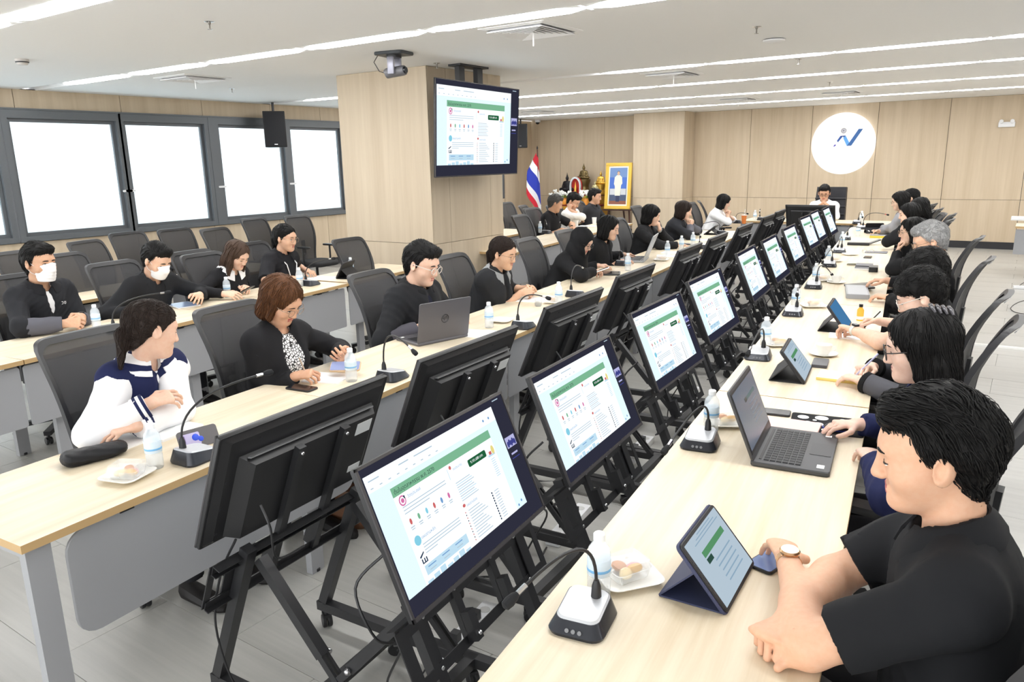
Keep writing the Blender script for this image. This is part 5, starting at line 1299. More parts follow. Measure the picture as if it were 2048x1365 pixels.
person('R6', 'grey haired man in glasses looking down, hand on a tablet', (1860, 482, 1.175), RY, row='right', gap=0.2, look=(8, 20, 0), s=1.0, hair='short', hmat=HGREY, sk=(222, 176, 146), glasses='thin',
       R_=(1756, 560, 0.84, 'relax', None, None), L_=(1792, 549, 0.82, 'relax', None, None), top=dict(kind='jacket', col=(28, 28, 30), open=False, collar=[(28, 28, 30)]), chair_lab=('grey framed chair of the grey haired man', G_r), chair_rot=R(-11))
person('R7', 'woman in black jacket and glasses, chin propped on her hand', (1824, 463, 1.12), RY, look=(14, 4, 0), s=0.96, fem=True, hair='bob', sk=(226, 186, 160), glasses='thin',
       L_=((0.11, 0.03, -0.11), 0, 0, 'hold', (-1, 0, 0.3), (0.6, 0.3, -1), (-0.1, -0.1, 1)), top=dict(kind='jacket', col=(28, 28, 30), open=False), chair_lab=('grey framed chair of the woman propping her chin', G_r), chair_rot=R(-11))
person('R8', 'woman with black bob beyond the one with glasses, hand at her cheek', (1818, 428, 1.14), RY, row='right', gap=0.24, look=(10, 8, 0), s=0.95, fem=True, hair='bob', sk=(226, 188, 164),
       L_=((0.06, 0.085, -0.06), 0, 0, 'hold', (0, -1, 0), (0.6, 0.3, -1), (-0.05, -0.1, 1)), top=dict(kind='jacket', col=(30, 30, 32), open=False), chair_lab=('grey framed chair of the woman with her hand at her cheek', G_r), chair_rot=R(-11))
person('R9', 'woman with long parted black hair behind the one with her hand at her cheek', (1838, 416, 1.12), RY, row='right', gap=0.24, look=(4, 20, 0), s=0.94, fem=True, hair='halfup', sk=(220, 180, 154),
       top=dict(kind='jacket', col=(30, 30, 32), open=False), chair_lab=('grey framed chair of the woman with long parted hair', G_r), chair_rot=R(-11))
person('R10', 'woman in light grey sleeves and glasses holding a tablet near the head table', (1800, 402, 1.2), RY, look=(8, 12, 0), s=0.95, fem=True, hair='bob', sk=(226, 190, 166), glasses='thin',
       R_=(1752, 447, 0.82, 'hold', (0, 0.5, -0.8), None), L_=(1760, 455, 0.82, 'hold', (0, -0.5, -0.8), None), top=dict(kind='jacket', col=(150, 150, 154), open=False), chair_lab=('grey framed chair of the woman in light grey sleeves', G_r), chair_rot=R(-11))
person('R11', 'person with a hair bun sitting last in the right row', (1820, 396, 1.22), RY, look=(6, 8, 0), s=0.95, fem=True, hair='pony', sk=(222, 184, 160), top=dict(kind='jacket', col=(34, 34, 38), open=False), chair_lab=('grey framed chair of the person with the hair bun', G_r), chair_rot=R(-11))
# blouse print of the woman with the bob
nt = MATS['blouse_print'].node_tree; b_ = nt.nodes['Principled BSDF']
tc = nt.nodes.new('ShaderNodeTexCoord'); vo = nt.nodes.new('ShaderNodeTexVoronoi'); vo.feature = 'DISTANCE_TO_EDGE'; vo.inputs['Scale'].default_value = 62
rm = nt.nodes.new('ShaderNodeValToRGB'); rm.color_ramp.interpolation = 'CONSTANT'; rm.color_ramp.elements[0].color = rgb(20, 20, 22); rm.color_ramp.elements[1].color = rgb(240, 240, 240); rm.color_ramp.elements[1].position = 0.10
nt.links.new(tc.outputs['Object'], vo.inputs['Vector']); nt.links.new(vo.outputs['Distance'], rm.inputs[0]); nt.links.new(rm.outputs[0], b_.inputs['Base Color'])
GOLD = mat('rose_gold', rgb(214, 170, 130), 0.25, 1.0)
wrist_watch('R1', 'L', GOLD, mat('dial_white', rgb(240, 240, 238), 0.3), 0.0, True, 0.024)
wrist_watch('R4', 'L', mat('band_pale', rgb(215, 214, 205), 0.5), mat('dial_black', rgb(30, 32, 40), 0.2), 0.0, False)
wrist_watch('M1', 'L', mat('strap_black', rgb(24, 24, 26), 0.5), mat('dial_dark', rgb(40, 42, 48), 0.2), 0.0)
wrist_watch('P7', 'L', mat('strap_silver', rgb(200, 200, 200), 0.3, 0.8), MATS['dial_white'], 0.0)
wrist_watch('F1', 'L', MATS['strap_black'], MATS['dial_dark'], 0.0)
# claw clip
hc_ = MB()
for k in range(4):
    for q in (-1, 1): hc_.tube([(-0.095 + 0.017 * k, q * 0.004, 0.128 + 0.005 * k), (-0.098 + 0.018 * k, q * 0.026, 0.124 + 0.005 * k), (-0.102 + 0.017 * k, q * 0.038, 0.108 + 0.005 * k)], [0.006, 0.0075, 0.004], 8)
PEOPLE['R2']['hpart']('claw_clip', hc_, mat('clip_grey', rgb(78, 76, 80), 0.2, 0.1))
# lanyard of the woman in the second row
P = PEOPLE['W4']
for q in (-1, 1): MB().tube([P['NB'] + P['u'] * a + P['f'] * b + np.array((0, q * c, 0)) for a, b, c in ((0.0, 0.03, 0.07), (-0.06, 0.135, 0.065), (-0.14, 0.158, 0.045), (-0.24, 0.168, 0.012))], 0.005, 6).build('lanyard', cloth(WHT), P['root'])
# ------------------------------------------------------------------ things on the tables
TZ = 0.75
BOT = mat('bottle_plastic', rgb(240, 247, 252), 0.08, spec=0.6, alpha=0.4)
BLAB = mat('bottle_label', rgb(226, 240, 250), 0.4, alpha=0.85)
BLUE = mat('label_blue', rgb(120, 180, 225), 0.4)
CAPW = mat('cap_white', rgb(244, 246, 248), 0.4)
def share(cache, key, fn):
    if key not in cache: cache[key] = fn()
    return cache[key]
MC = {}
def bottle(px, py, label, h=0.175, z=TZ):
    p = at(px, py, z); r = thing('water_bottle', label, 'bottle', (p.x, p.y, z), random.uniform(0, 6), 'water bottles on the tables')
    prof = [(0.001, 0), (0.026, 0), (0.029, 0.006), (0.029, 0.05), (0.0275, 0.055), (0.029, 0.06), (0.029, 0.115), (0.026, 0.13), (0.015, 0.146), (0.0125, 0.15), (0.0125, 0.16), (0.001, 0.16)]
    place_part('bottle_body', share(MC, 'bb', lambda: MB().lathe(prof, 18).mesh('bottle_body', BOT)), r)
    place_part('label', share(MC, 'bl', lambda: MB().lathe([(0.0292, 0.062), (0.0298, 0.063), (0.0298, 0.103), (0.0292, 0.104)], 18).lathe([(0.0296, 0.072), (0.0302, 0.073), (0.0302, 0.079), (0.0296, 0.08)], 18, 1).mesh('label', [BLAB, BLUE])), r)
    place_part('cap', share(MC, 'bc', lambda: MB().lathe([(0.001, 0.15), (0.0145, 0.15), (0.0145, 0.166), (0.012, 0.169), (0.001, 0.169)], 14).mesh('cap', CAPW)), r)
    return r
MICTOP = mat('mic_top_silver', rgb(212, 214, 218), 0.35, 0.3, var=((500, 500, 500), rgb(190, 192, 196)))
MICSIDE = mat('mic_side_dark', rgb(52, 54, 60), 0.25, 0.35)
def mic(px, py, tip, label, yaw=0.0, ln=0.37, bend=0.6, red=False):
    """desk microphone; tip = sight line of the capsule; yaw = heading of the low front"""
    p = at(px, py, TZ); r = thing('desk_microphone', label, 'microphone', (p.x, p.y, TZ), yaw, 'desk microphones')
    def base():
        m = MB(); lo = rrect(0.15, 0.135, 0.03, 5); up = rrect(0.118, 0.105, 0.022, 5)
        def hz(x): return 0.047 - 0.16 * x
        m.loft([[(x, y, 0.0) for x, y in rrect(0.145, 0.13, 0.03, 5)], [(x, y, 0.008) for x, y in lo], [(x - 0.004, y, hz(x) - 0.004) for x, y in up]])
        return m.mesh('base', MICSIDE)
    def topm():
        return MB().loft([[(x - 0.004, y, 0.047 - 0.16 * x - 0.004) for x, y in rrect(0.116, 0.103, 0.022, 5)], [(x - 0.004, y, 0.047 - 0.16 * x + 0.001) for x, y in rrect(0.108, 0.095, 0.02, 5)]]).mesh('top_plate', MICTOP)
    place_part('base', share(MC, 'mb', base), r); place_part('top_plate', share(MC, 'mt', topm), r)
    place_part('socket', share(MC, 'ms', lambda: MB().lathe([(0.001, 0.045), (0.013, 0.045), (0.011, 0.075), (0.006, 0.09), (0.001, 0.09)], 12).mesh('socket', BLACKP)), r, (-0.035, 0.02, 0.004))
    for k in (-1, 0, 1): place_part('button', share(MC, 'mbt', lambda: MB().lathe([(0.001, 0), (0.005, 0), (0.005, 0.002), (0.001, 0.002)], 10, 0, Matrix.Rotation(R(70), 4, 'Y')).mesh('button', GREYP)), r, (0.0705, 0.015 * k, 0.018))
    c, s_ = math.cos(yaw), math.sin(yaw)
    st = Vector((p.x - 0.035 * c - 0.02 * s_, p.y - 0.035 * s_ + 0.02 * c, TZ + 0.085)); best = None
    for z in np.linspace(0.80, 1.2, 81):
        q = at(tip[0], tip[1], z); d = abs((q - st).length - ln * 0.9)
        if best is None or d < best[0]: best = (d, q)
    q = best[1]; ctl = st + Vector((0, 0, 1)) * (q - st).length * bend
    pts = []
    for k in range(15):
        t = k / 14; pts.append(st * (1 - t) ** 2 + ctl * 2 * t * (1 - t) + q * t * t)
    Minv = (Matrix.Translation((p.x, p.y, TZ)) @ Matrix.Rotation(yaw, 4, 'Z')).inverted()
    L = [Minv @ v for v in pts]
    MB().tube(L, 0.0042, 8).build('gooseneck', BLACKP, r)
    d = (L[-1] - L[-2]).normalized()
    MB().tube([L[-1] - d * 0.005, L[-1] + d * 0.004, L[-1] + d * 0.02, L[-1] + d * 0.034, L[-1] + d * 0.038], [0.005, 0.010, 0.0125, 0.011, 0.004], 10).build('capsule', mat('mic_foam', rgb(24, 25, 28), 0.9), r)
    MB().tube([L[-1] - d * 0.03, L[-1] - d * 0.004], 0.0062, 8).build('ring', mat('mic_ring_red', rgb(200, 40, 40), 0.4) if red else CHROME, r)
    return r
PLATE = mat('plate_white', rgb(240, 238, 232), 0.3)
CLEAR = mat('clear_box', rgb(245, 248, 248), 0.1, alpha=0.28)
PAST = [mat('pastry_gold', rgb(228, 178, 92), 0.6), mat('pastry_brown', rgb(206, 140, 88), 0.6), mat('pastry_cream', rgb(240, 214, 160), 0.6), mat('pastry_pink', rgb(236, 160, 170), 0.6)]
def snack(px, py, who, yaw=0.4, size=0.15, box=True, n=3):
    p = at(px, py, TZ); r = thing('snack_plate', f'white square plate {"with a clear pastry box " if box else ""}{who}', 'plate', (p.x, p.y, TZ), yaw, 'snack plates')
    place_part('dish', share(MC, ('pl', size), lambda: MB().loft([[(x * f, y * f, z) for x, y in rrect(size, size, 0.03, 5)] for f, z in ((0.6, 0.0), (0.66, 0.003), (0.96, 0.012), (1.0, 0.016), (0.97, 0.017), (0.62, 0.007), (0.2, 0.006))]).mesh('dish', PLATE)), r)
    if box:
        b = thing('pastry_box', f'clear plastic pastry box on the plate {who}', 'box', (p.x, p.y, TZ + 0.008), yaw + 0.2, 'pastry boxes')
        place_part('tray', share(MC, 'tray', lambda: MB().loft([[(x * f, y * f, z) for x, y in rrect(0.105, 0.085, 0.012, 3)] for f, z in ((0.86, 0.0), (1.0, 0.026), (1.05, 0.027), (0.99, 0.028), (0.85, 0.002))]).mesh('tray', CLEAR)), b)
        place_part('lid', share(MC, 'lid', lambda: MB().loft([[(x * f, y * f, z) for x, y in rrect(0.107, 0.087, 0.012, 3)] for f, z in ((1.0, 0.028), (0.92, 0.046), (0.3, 0.048), (0.1, 0.048))], cap=False).mesh('lid', CLEAR)), b)
        for k in range(n):
            a = yaw + 2.1 * k; q = Vector((p.x + 0.022 * math.cos(a), p.y + 0.022 * math.sin(a), TZ + 0.012))
            me = share(MC, ('pa', k % 4), lambda: MB().ball((0, 0, 0.012), 0.02, 0, None, 8, (1.15, 0.85, 0.6)).mesh('pastry', PAST[k % 4]))
            o = bpy.data.objects.new('pastry', me); COL.objects.link(o); o.location = q; o.rotation_euler = (0, 0, a); tag(o, f'{("golden", "brown", "cream", "pink")[k % 4]} pastry in the clear box {who}', 'pastry', 'pastries')
    return r
KEYM = mat('laptop_key', rgb(40, 41, 44), 0.5)
def laptop(h1, h2, fr, col, name_label, lid=105, screen=None, logo=None, z=TZ, depth=0.235, keycol=None):
    """h1, h2: hinge ends; fr: a point on the front edge side (sight lines on the table)"""
    a, b, c = at(h1[0], h1[1], z), at(h2[0], h2[1], z), at(fr[0], fr[1], z)
    mid = (a + b) / 2; kS = max(0.27, min(0.42, (b - a).length)) / 0.36; W = 0.36; x = (b - a).normalized(); y = Vector((-x.y, x.x, 0))
    if y.dot(c - mid) < 0: x = -x; y = -y
    yaw = math.atan2(x.y, x.x)
    r = thing('laptop', name_label, 'laptop', (mid.x, mid.y, z), yaw); r.scale = (kS, kS, kS)
    m = mat('laptop_' + '_'.join(map(str, col)), rgb(*col), 0.4, 0.35)
    MB().rbox((0, depth / 2, 0.009), (W, depth, 0.016), 0.012, 0, None, 0.003).build('base', m, r)
    kb = MB()
    for j in range(6):
        for i in range(15):
            kb.box((-0.145 + i * 0.0207, 0.045 + j * 0.019, 0.018), (0.0175, 0.0155, 0.003))
    stuff(kb.build('keys', KEYM, r, smooth=0))
    MB().box((0, 0.026, 0.0175), (0.30, 0.008, 0.002)).build('speaker_grille', BLACKP, r, smooth=0)
    MB().rbox((-0.01, 0.195, 0.0173), (0.11, 0.065, 0.0015), 0.004).build('touchpad', mat('touchpad_' + '_'.join(map(str, col)), rgb(*[max(0, v - 14) for v in col]), 0.35, 0.3), r)
    MB().box((0.14, 0.205, 0.0173), (0.028, 0.022, 0.001)).build('sticker', PAPER, r, smooth=0)
    MB().box((-0.15, 0.205, 0.0173), (0.018, 0.02, 0.001)).build('sticker', PAPER, r, smooth=0)
    M = Matrix.Translation((0, 0.004, 0.014)) @ Matrix.Rotation(R(180 - lid), 4, 'X')
    # lid lies in local xy with +y pointing up the lid after the rotation
    L = Matrix.Translation((0, 0.004, 0.014)) @ Matrix.Rotation(R(lid - 90), 4, 'X') @ Matrix.Rotation(R(90), 4, 'X')
    T = Matrix.Translation((0, 0.118, -0.004))
    MB().rbox((0, 0, 0), (W, 0.236, 0.008), 0.01, 0, L @ T, 0.002).build('lid', m, r)
    MB().box((0, 0.121, -0.0089), (W - 0.016, 0.205, 0.0012), 0, L).build('bezel', BLACKP, r, smooth=0)
    s_ = MB().box((0, 0.124, -0.0098), (W - 0.03, 0.19, 0.0006), 0, L)
    s_.build('screen', mat('laptop_screen', rgb(72, 80, 92), 0.25, emit=rgb(72, 82, 96), estr=0.35), r, smooth=0)
    if screen:
        q = MB(); q.box((-0.05, 0.165, -0.0103), (0.14, 0.012, 0.0004), 0, L); q.box((0.03, 0.165, -0.0106), (0.03, 0.014, 0.0004), 1, L)
        for k in range(5): q.box((-0.06 + 0.012 * (k % 2), 0.14 - 0.016 * k, -0.0103), (0.12, 0.004, 0.0004), 2, L)
        q.build('screen_page', [mat('scr_green_dim', rgb(52, 78, 82), 0.3, emit=rgb(52, 78, 82), estr=0.3), mat('scr_dark', rgb(30, 40, 46), 0.3), mat('scr_line', rgb(88, 98, 110), 0.3, emit=rgb(88, 98, 110), estr=0.3)], r, smooth=0)
    if logo:
        lg = MB(); lm = mat('laptop_logo', rgb(70, 71, 76), 0.2, 0.8)
        lg.tube([(0.024 * math.cos(t), 0.128 + 0.024 * math.sin(t), 0.0008) for t in np.linspace(0, 2 * PI, 25)[:-1]], 0.0018, 6, 0, L, True, True)
        vs, fs = text_mesh('hp', 0.036); lg.add([(0.016 - v[0], 0.118 + v[1], 0.0012) for v in vs], fs, 0, L)
        lg.build('lid_logo', lm, r, smooth=0)
    return r
TABS = emis('tablet_page', rgb(190, 208, 222), 0.40); TABB = emis('tablet_blue', rgb(74, 128, 176), 0.42)
def tablet_folio(b1, b2, fr, lean, label, w_=0.25, h_=0.18, flap=True, col=(52, 56, 78), blue=False, pencil=False, z=TZ, page=True, tops=None):
    """tablet leaning in a folio; b1, b2 bottom edge sight lines, fr on the viewer side, lean degrees from upright"""
    a, b, c = at(b1[0], b1[1], z), at(b2[0], b2[1], z), at(fr[0], fr[1], z); mid = (a + b) / 2; x = (b - a).normalized(); y = Vector((-x.y, x.x, 0))
    if y.dot(c - mid) < 0: x = -x; y = -y
    r = thing('tablet', label, 'tablet', (mid.x, mid.y, z), math.atan2(x.y, x.x))
    if tops:
        bw_ = (b - a).length; w_ = bw_ - 0.008; best = None; yw = math.atan2(x.y, x.x); Q = Matrix.Translation(mid) @ Matrix.Rotation(yw, 4, 'Z')
        for ln_ in range(8, 78, 2):
            for hh in (0.6, 0.66, 0.72, 0.78):
                L = Q @ Matrix.Translation((0, 0, 0.006)) @ Matrix.Rotation(R(ln_), 4, 'X') @ Matrix.Rotation(R(90), 4, 'X')
                T2 = [pix(L @ Vector((sx * w_ / 2, hh * w_, 0))) for sx in (-1, 1)]
                er = min(sum(math.hypot(T2[i][0] - tops[i ^ f_][0], T2[i][1] - tops[i ^ f_][1]) for i in (0, 1)) for f_ in (0, 1))
                if best is None or er < best[0]: best = (er, ln_, hh)
        lean, h_ = best[1], best[2] * w_; print('TAB', label, best, w_)
    cm_ = mat('folio_' + '_'.join(map(str, col)), rgb(*col), 0.6)
    L = Matrix.Translation((0, 0, 0.006)) @ Matrix.Rotation(R(lean), 4, 'X') @ Matrix.Rotation(R(90), 4, 'X')
    MB().rbox((0, h_ / 2, 0.007), (w_ + 0.008, h_ + 0.008, 0.009), 0.014, 0, L, 0.002).build('case', cm_, r)
    MB().rbox((0, h_ / 2, 0.000), (w_, h_, 0.008), 0.012, 0, L, 0.0015).build('tablet_body', BLACKP, r)
    MB().box((0, h_ / 2, -0.0045), (w_ - 0.018, h_ - 0.018, 0.0006), 0, L).build('screen', TABB if blue else TABS, r, smooth=0)
    if page:
        q = MB(); q.box((-0.01, h_ * 0.68, -0.0052), (w_ * 0.62, h_ * 0.085, 0.0005), 0, L)
        q.box((w_ * 0.2, h_ * 0.58, -0.0054), (w_ * 0.14, h_ * 0.07, 0.0005), 1, L)
        for k in range(5): q.box((-w_ * 0.1 + 0.006 * (k % 2), h_ * (0.5 - 0.075 * k), -0.0052), (w_ * 0.45, h_ * 0.018, 0.0005), 2, L)
        for k in range(3): q.box((-w_ * 0.05, h_ * (0.86 + 0.04 * k - 0.02), -0.0052), (w_ * (0.7 - 0.15 * k), h_ * 0.012, 0.0005), 2, L)
        q.build('page_content', [emis('tab_green', rgb(96, 158, 112), 0.38), emis('tab_dark', rgb(60, 96, 84), 0.3), emis('tab_line', rgb(150, 178, 200), 0.4)], r, smooth=0)
    if pencil: MB().tube([(-w_ / 2 - 0.007, 0.04, 0.004), (-w_ / 2 - 0.007, h_ - 0.02, 0.004)], 0.0042, 8, 0, L).build('stylus', WHITEP, r)
    if flap:
        top = L @ Vector((0, h_ * 0.62, 0.010)); bk = Vector((0, -abs(top.y) - 0.085, 0.004)); bk2 = Vector((0, -0.012, 0.003))
        for s_ in (-1, 1): pass
        g = [[Vector((sx * w_ / 2, top.y, top.z)), Vector((sx * w_ / 2, (top.y + bk.y) / 2, (top.z + bk.z) / 2)), Vector((sx * w_ / 2, bk.y, bk.z))] for sx in (-1, 0, 1)]
        MB().sheet(g, 0.004).build('folio_flap', cm_, r, smooth=0)
        g = [[Vector((sx * w_ / 2, bk.y, 0.003)), Vector((sx * w_ / 2, (bk.y + bk2.y) / 2, 0.003)), Vector((sx * w_ / 2, bk2.y, 0.003))] for sx in (-1, 0, 1)]
        MB().sheet(g, 0.004).build('folio_base', cm_, r, smooth=0)
    return r
def slab(name, label, cat, px, py, yaw, dims, m, top=None, rr=0.01, z=TZ, inset=0.004, tilt=0.0, group=None, topname='screen'):
    p = at(px, py, z); r = thing(name, label, cat, (p.x, p.y, z), yaw, group)
    M = Matrix.Rotation(tilt, 4, 'Y')
    MB().rbox((0, 0, dims[2] / 2), dims, rr, 0, M, min(0.002, dims[2] / 3)).build('body', m, r)
    if top: MB().rbox((0, 0, dims[2] + 0.0002), (dims[0] - inset * 2, dims[1] - inset * 2, 0.0008), max(0.002, rr - inset), 0, M).build(topname, top, r)
    return r
SCRD = mat('phone_glass', rgb(26, 28, 34), 0.12); PBLK = mat('phone_black', rgb(28, 28, 31), 0.35)
def phone(px, py, yaw, label, z=TZ, tilt=0.0, glow=None):
    return slab('smartphone', label, 'phone', px, py, yaw, (0.15, 0.074, 0.009), PBLK, glow or SCRD, 0.012, z, 0.004, tilt, 'phones')
def sheet_paper(px, py, yaw, label, w_=0.21, h_=0.297, th=0.002, m=None):
    p = at(px, py, TZ); o = MB().box((0, 0, th / 2), (h_, w_, th)).build('paper_sheet', m or PAPER, None, (p.x, p.y, TZ), yaw, smooth=0); tag(o, label, 'paper', 'papers'); return o
def pen(px, py, d, label, z=0.84, ln=0.14, m=None):
    p = at(px, py, z); d = Vector(d).normalized(); r = thing('pen', label, 'pen', (p.x, p.y, z), 0)
    MB().tube([-d * 0.012, Vector((0, 0, 0))], [0.0008, 0.0036], 8).build('tip', CHROME, r); MB().tube([Vector((0, 0, 0)), d * ln], 0.004, 8).build('barrel', m or BLACKP, r)
    return r
# --- left inner row
sheet_paper(335, 862, R(8), 'open white notebook page under the crossed arms', 0.20, 0.19, 0.010); sheet_paper(232, 890, R(8), 'white notebook page beside the black pouch', 0.20, 0.17, 0.008)
p = at(192, 918, TZ); r = thing('pencil_pouch', 'black zipped pencil pouch near the table end', 'pouch', (p.x, p.y, TZ), R(75))
PG = Grid([Prim((-0.085, 0, 0.026), (0.085, 0, 0.026), 0.052, 0.046, 0.030, 0.026, r=(0, 1, 0), k=0.02)], 0.005); PG.field(wrinkle(5, 0.004, 2.2)); PG.field(lambda g, X, Y, Z: np.maximum(g, -Z))
place_part('pouch_body', PG.mesh('pouch_body', [cloth((30, 30, 33), 0.5)], 0.0), r); MB().tube([(-0.08, 0.0, 0.047), (0, 0.004, 0.05), (0.08, 0, 0.047)], 0.003, 6).build('zip', mat('zip_grey', rgb(70, 70, 74), 0.4), r); MB().tube([(0.08, 0, 0.045), (0.11, 0.01, 0.03), (0.09, 0.015, 0.01)], 0.0025, 6).build('strap', BLACKP, r)
snack(256, 955, 'in front of the black pouch', 0.3, 0.15, True, 4); bottle(311, 935, 'water bottle beside the pastry box at the near left table end', 0.18)
mic(392, 918, (527, 748), 'desk microphone with a leaning phone before the woman in the varsity jacket', R(95), 0.42, 0.45)
pp = at(402, 893, TZ); r = thing('smartphone', 'phone in a clear case with blue and violet stickers leaning on the microphone', 'phone', (pp.x, pp.y, TZ), R(80), 'phones')
M = Matrix.Rotation(R(62), 4, 'X'); MB().rbox((0, 0.037, 0), (0.155, 0.076, 0.010), 0.012, 0, M, 0.002).build('body', mat('phone_graphite', rgb(88, 84, 86), 0.35), r)
q = MB(); q.rbox((-0.03, 0.035, 0.0055), (0.07, 0.05, 0.001), 0.006, 0, M); q.ball((-0.012, 0.04, 0.006), 0.014, 1, M, 8, (1, 1, 0.15)); q.ball((0.006, 0.03, 0.006), 0.011, 1, M, 8, (1, 1, 0.15)); q.rbox((-0.062, 0.04, 0.006), (0.02, 0.03, 0.0014), 0.004, 2, M)
q.build('stickers', [mat('sticker_lilac', rgb(196, 186, 222), 0.4), mat('sticker_blue', rgb(40, 80, 220), 0.4), mat('sticker_violet', rgb(120, 90, 160), 0.4)], r)
phone(603, 778, R(8), 'black phone lying flat before the woman with the chestnut bob')
sheet_paper(655, 757, R(20), 'white notepad under the pen of the smiling woman', 0.17, 0.2, 0.006); pen(618, 762, (-0.55, 0.1, 0.75), 'beige pen held by the smiling woman', 0.765, 0.13, mat('pen_beige', rgb(170, 150, 130), 0.4))
pp = at(690, 733, 0.80); r = thing('smartphone', 'phone in a tan case held by the smiling woman', 'phone', (pp.x, pp.y, 0.80), R(35), 'phones')
M = Matrix.Rotation(R(24), 4, 'X'); MB().rbox((0, 0, 0), (0.155, 0.076, 0.009), 0.012, 0, M, 0.002).build('case', mat('case_tan', rgb(214, 180, 140), 0.5), r); MB().rbox((0, 0, 0.0052), (0.146, 0.068, 0.001), 0.009, 0, M).build('screen', mat('phone_lit', rgb(120, 130, 165), 0.2, emit=rgb(120, 130, 165), estr=0.3), r)
bottle(703, 762, 'water bottle behind the second display back from the near end'); mic(784, 757, (824, 700), 'desk microphone right of the smiling woman, neck bent to the right', R(95), 0.3, 0.9)
laptop((836, 694), (937, 673), (800, 680), (98, 96, 100), 'grey laptop with a round maker mark on the lid, before the heavy man', 100, None, True)
snack(1003, 643, 'beyond the grey laptop', 0.2, 0.15, False); bottle(978, 655, 'water bottle beside the lid of the grey laptop'); sheet_paper(962, 668, R(15), 'white paper sheet beside the grey laptop')
mic(1046, 655, (1092, 595), 'desk microphone before the woman with folded hands', R(95), 0.34, 0.6)
bottle(1117, 608, 'water bottle right of the folded hands'); sheet_paper(1075, 600, R(15), 'white paper under the folded hands'); snack(1105, 606, 'right of the folded hands', 0.2, 0.13, True, 2)
def cup(px, py, label, col, h=0.09, r0=0.026, r1=0.036, straw=False, dark=None, z=TZ):
    p = at(px, py, z); r = thing('cup', label, 'cup', (p.x, p.y, z), 0)
    MB().lathe([(0.001, 0), (r0, 0), (r1, h), (r1 + 0.002, h + 0.001), (r1 - 0.002, h + 0.001), (r0 - 0.002, 0.004), (0.001, 0.004)], 18).build('cup_body', col, r)
    if dark: MB().lathe([(0.001, 0.005), (r0 - 0.003, 0.005), (r0, h * 0.5), (0.001, h * 0.5)], 14).build('contents', dark, r)
    if straw: MB().lathe([(r1, h), (r1 + 0.003, h + 0.004), (r1, h + 0.008), (0.001, h + 0.01)], 16).build('lid', WHITEP, r); MB().tube([(0, 0, h), (0.012, 0.004, h + 0.1)], 0.004, 8).build('straw', PAPER, r)
    return r
cup(1076, 612, 'small clear cup with dark dessert', CLEAR, 0.055, 0.026, 0.033, False, mat('dessert', rgb(96, 76, 50), 0.5))
mic(1150, 592, (1166, 536), 'desk microphone before the woman in the headscarf', R(95), 0.36, 0.7)
slab('tablet', 'tablet in a black cover lying before the woman in the headscarf', 'tablet', 1212, 548, R(25), (0.26, 0.19, 0.014), PBLK, SCRD, 0.014, TZ, 0.012)
pp = at(1204, 545, 0.82); slab('smartphone', 'phone held by the woman in the headscarf', 'phone', 1202, 541, R(20), (0.15, 0.074, 0.009), PAPER, SCRD, 0.012, 0.83, 0.004, R(-20), 'phones')
bottle(1255, 541, 'water bottle before the silver laptop'); mic(1244, 530, (1250, 519), 'desk microphone lying low between headscarf and silver laptop', R(95), 0.3, 0.5)
laptop((1282, 530), (1302, 512), (1262, 522), (176, 178, 182), 'silver laptop before the woman in the black cardigan', 112)
snack(1322, 521, 'behind the silver laptop', 0.2, 0.15, True, 2); bottle(1334, 512, 'water bottle left of the stacked papers'); sheet_paper(1350, 505, R(10), 'white papers before the woman covering her mouth'); sheet_paper(1340, 512, R(22), 'second white sheet near the silver laptop')
bottle(1385, 492, 'water bottle before the woman covering her mouth'); mic(1403, 497, (1400, 472), 'desk microphone right of the woman covering her mouth', R(95), 0.3, 0.6)
slab('keyboard', 'dark flat keyboard under the hand of the woman covering her mouth', 'keyboard', 1374, 489, R(95), (0.12, 0.28, 0.012), PBLK, GREYP, 0.01, TZ, 0.01, 0, None, 'key_field')
tablet_folio((1396, 474), (1424, 462), (1390, 464), 52, 'tablet on a tilted stand before the woman in the charcoal jacket', 0.26, 0.19, True, (40, 40, 44), False, False, TZ, False)
mic(1443, 468, (1388, 455), 'desk microphone reaching towards the woman in the charcoal jacket', R(95), 0.4, 0.5)
cup(1487, 447, 'tall orange paper cup with a straw', mat('cup_orange', rgb(240, 140, 70), 0.5), 0.13, 0.03, 0.042, True); bottle(1509, 440, 'water bottle right of the orange cup'); mic(1522, 440, (1519, 423), 'desk microphone behind the orange cup', R(95), 0.28, 0.7); mic(1474, 446, (1493, 427), 'desk microphone left of the orange cup', R(95), 0.32, 0.4)
bottle(1362, 500, 'water bottle beyond the papers'); sheet_paper(1415, 480, R(12), 'white sheets near the tilted tablet')
# --- second row
sheet_paper(175, 668, R(14), 'white sheet under the laced fingers of the masked man'); bottle(194, 658, 'water bottle beside the masked man in the bomber jacket')
mic(242, 665, (330, 585), 'desk microphone between the two masked men', R(98), 0.42, 0.4)
slab('tablet', 'white tablet lying before the second masked man', 'tablet', 366, 611, R(-10), (0.25, 0.18, 0.008), WHITEP, mat('tab_dim', rgb(110, 124, 148), 0.2, emit=rgb(110, 124, 148), estr=0.3), 0.012, TZ, 0.01)
slab('serving_plate', 'small beige plate at the table edge of the second row', 'plate', 435, 622, R(10), (0.12, 0.12, 0.008), mat('plate_beige', rgb(206, 186, 150), 0.5), None, 0.05)
bottle(455, 594, 'water bottle before the woman with long brown hair'); slab('smartphone', 'phone held by the woman with long brown hair', 'phone', 493, 580, R(15), (0.14, 0.07, 0.008), PBLK, SCRD, 0.01, 0.815, 0.004, R(-25), 'phones')
bottle(600, 573, 'water bottle before the woman with the lanyard'); mic(621, 570, (663, 517), 'desk microphone before the woman with the lanyard', R(98), 0.4, 0.4)
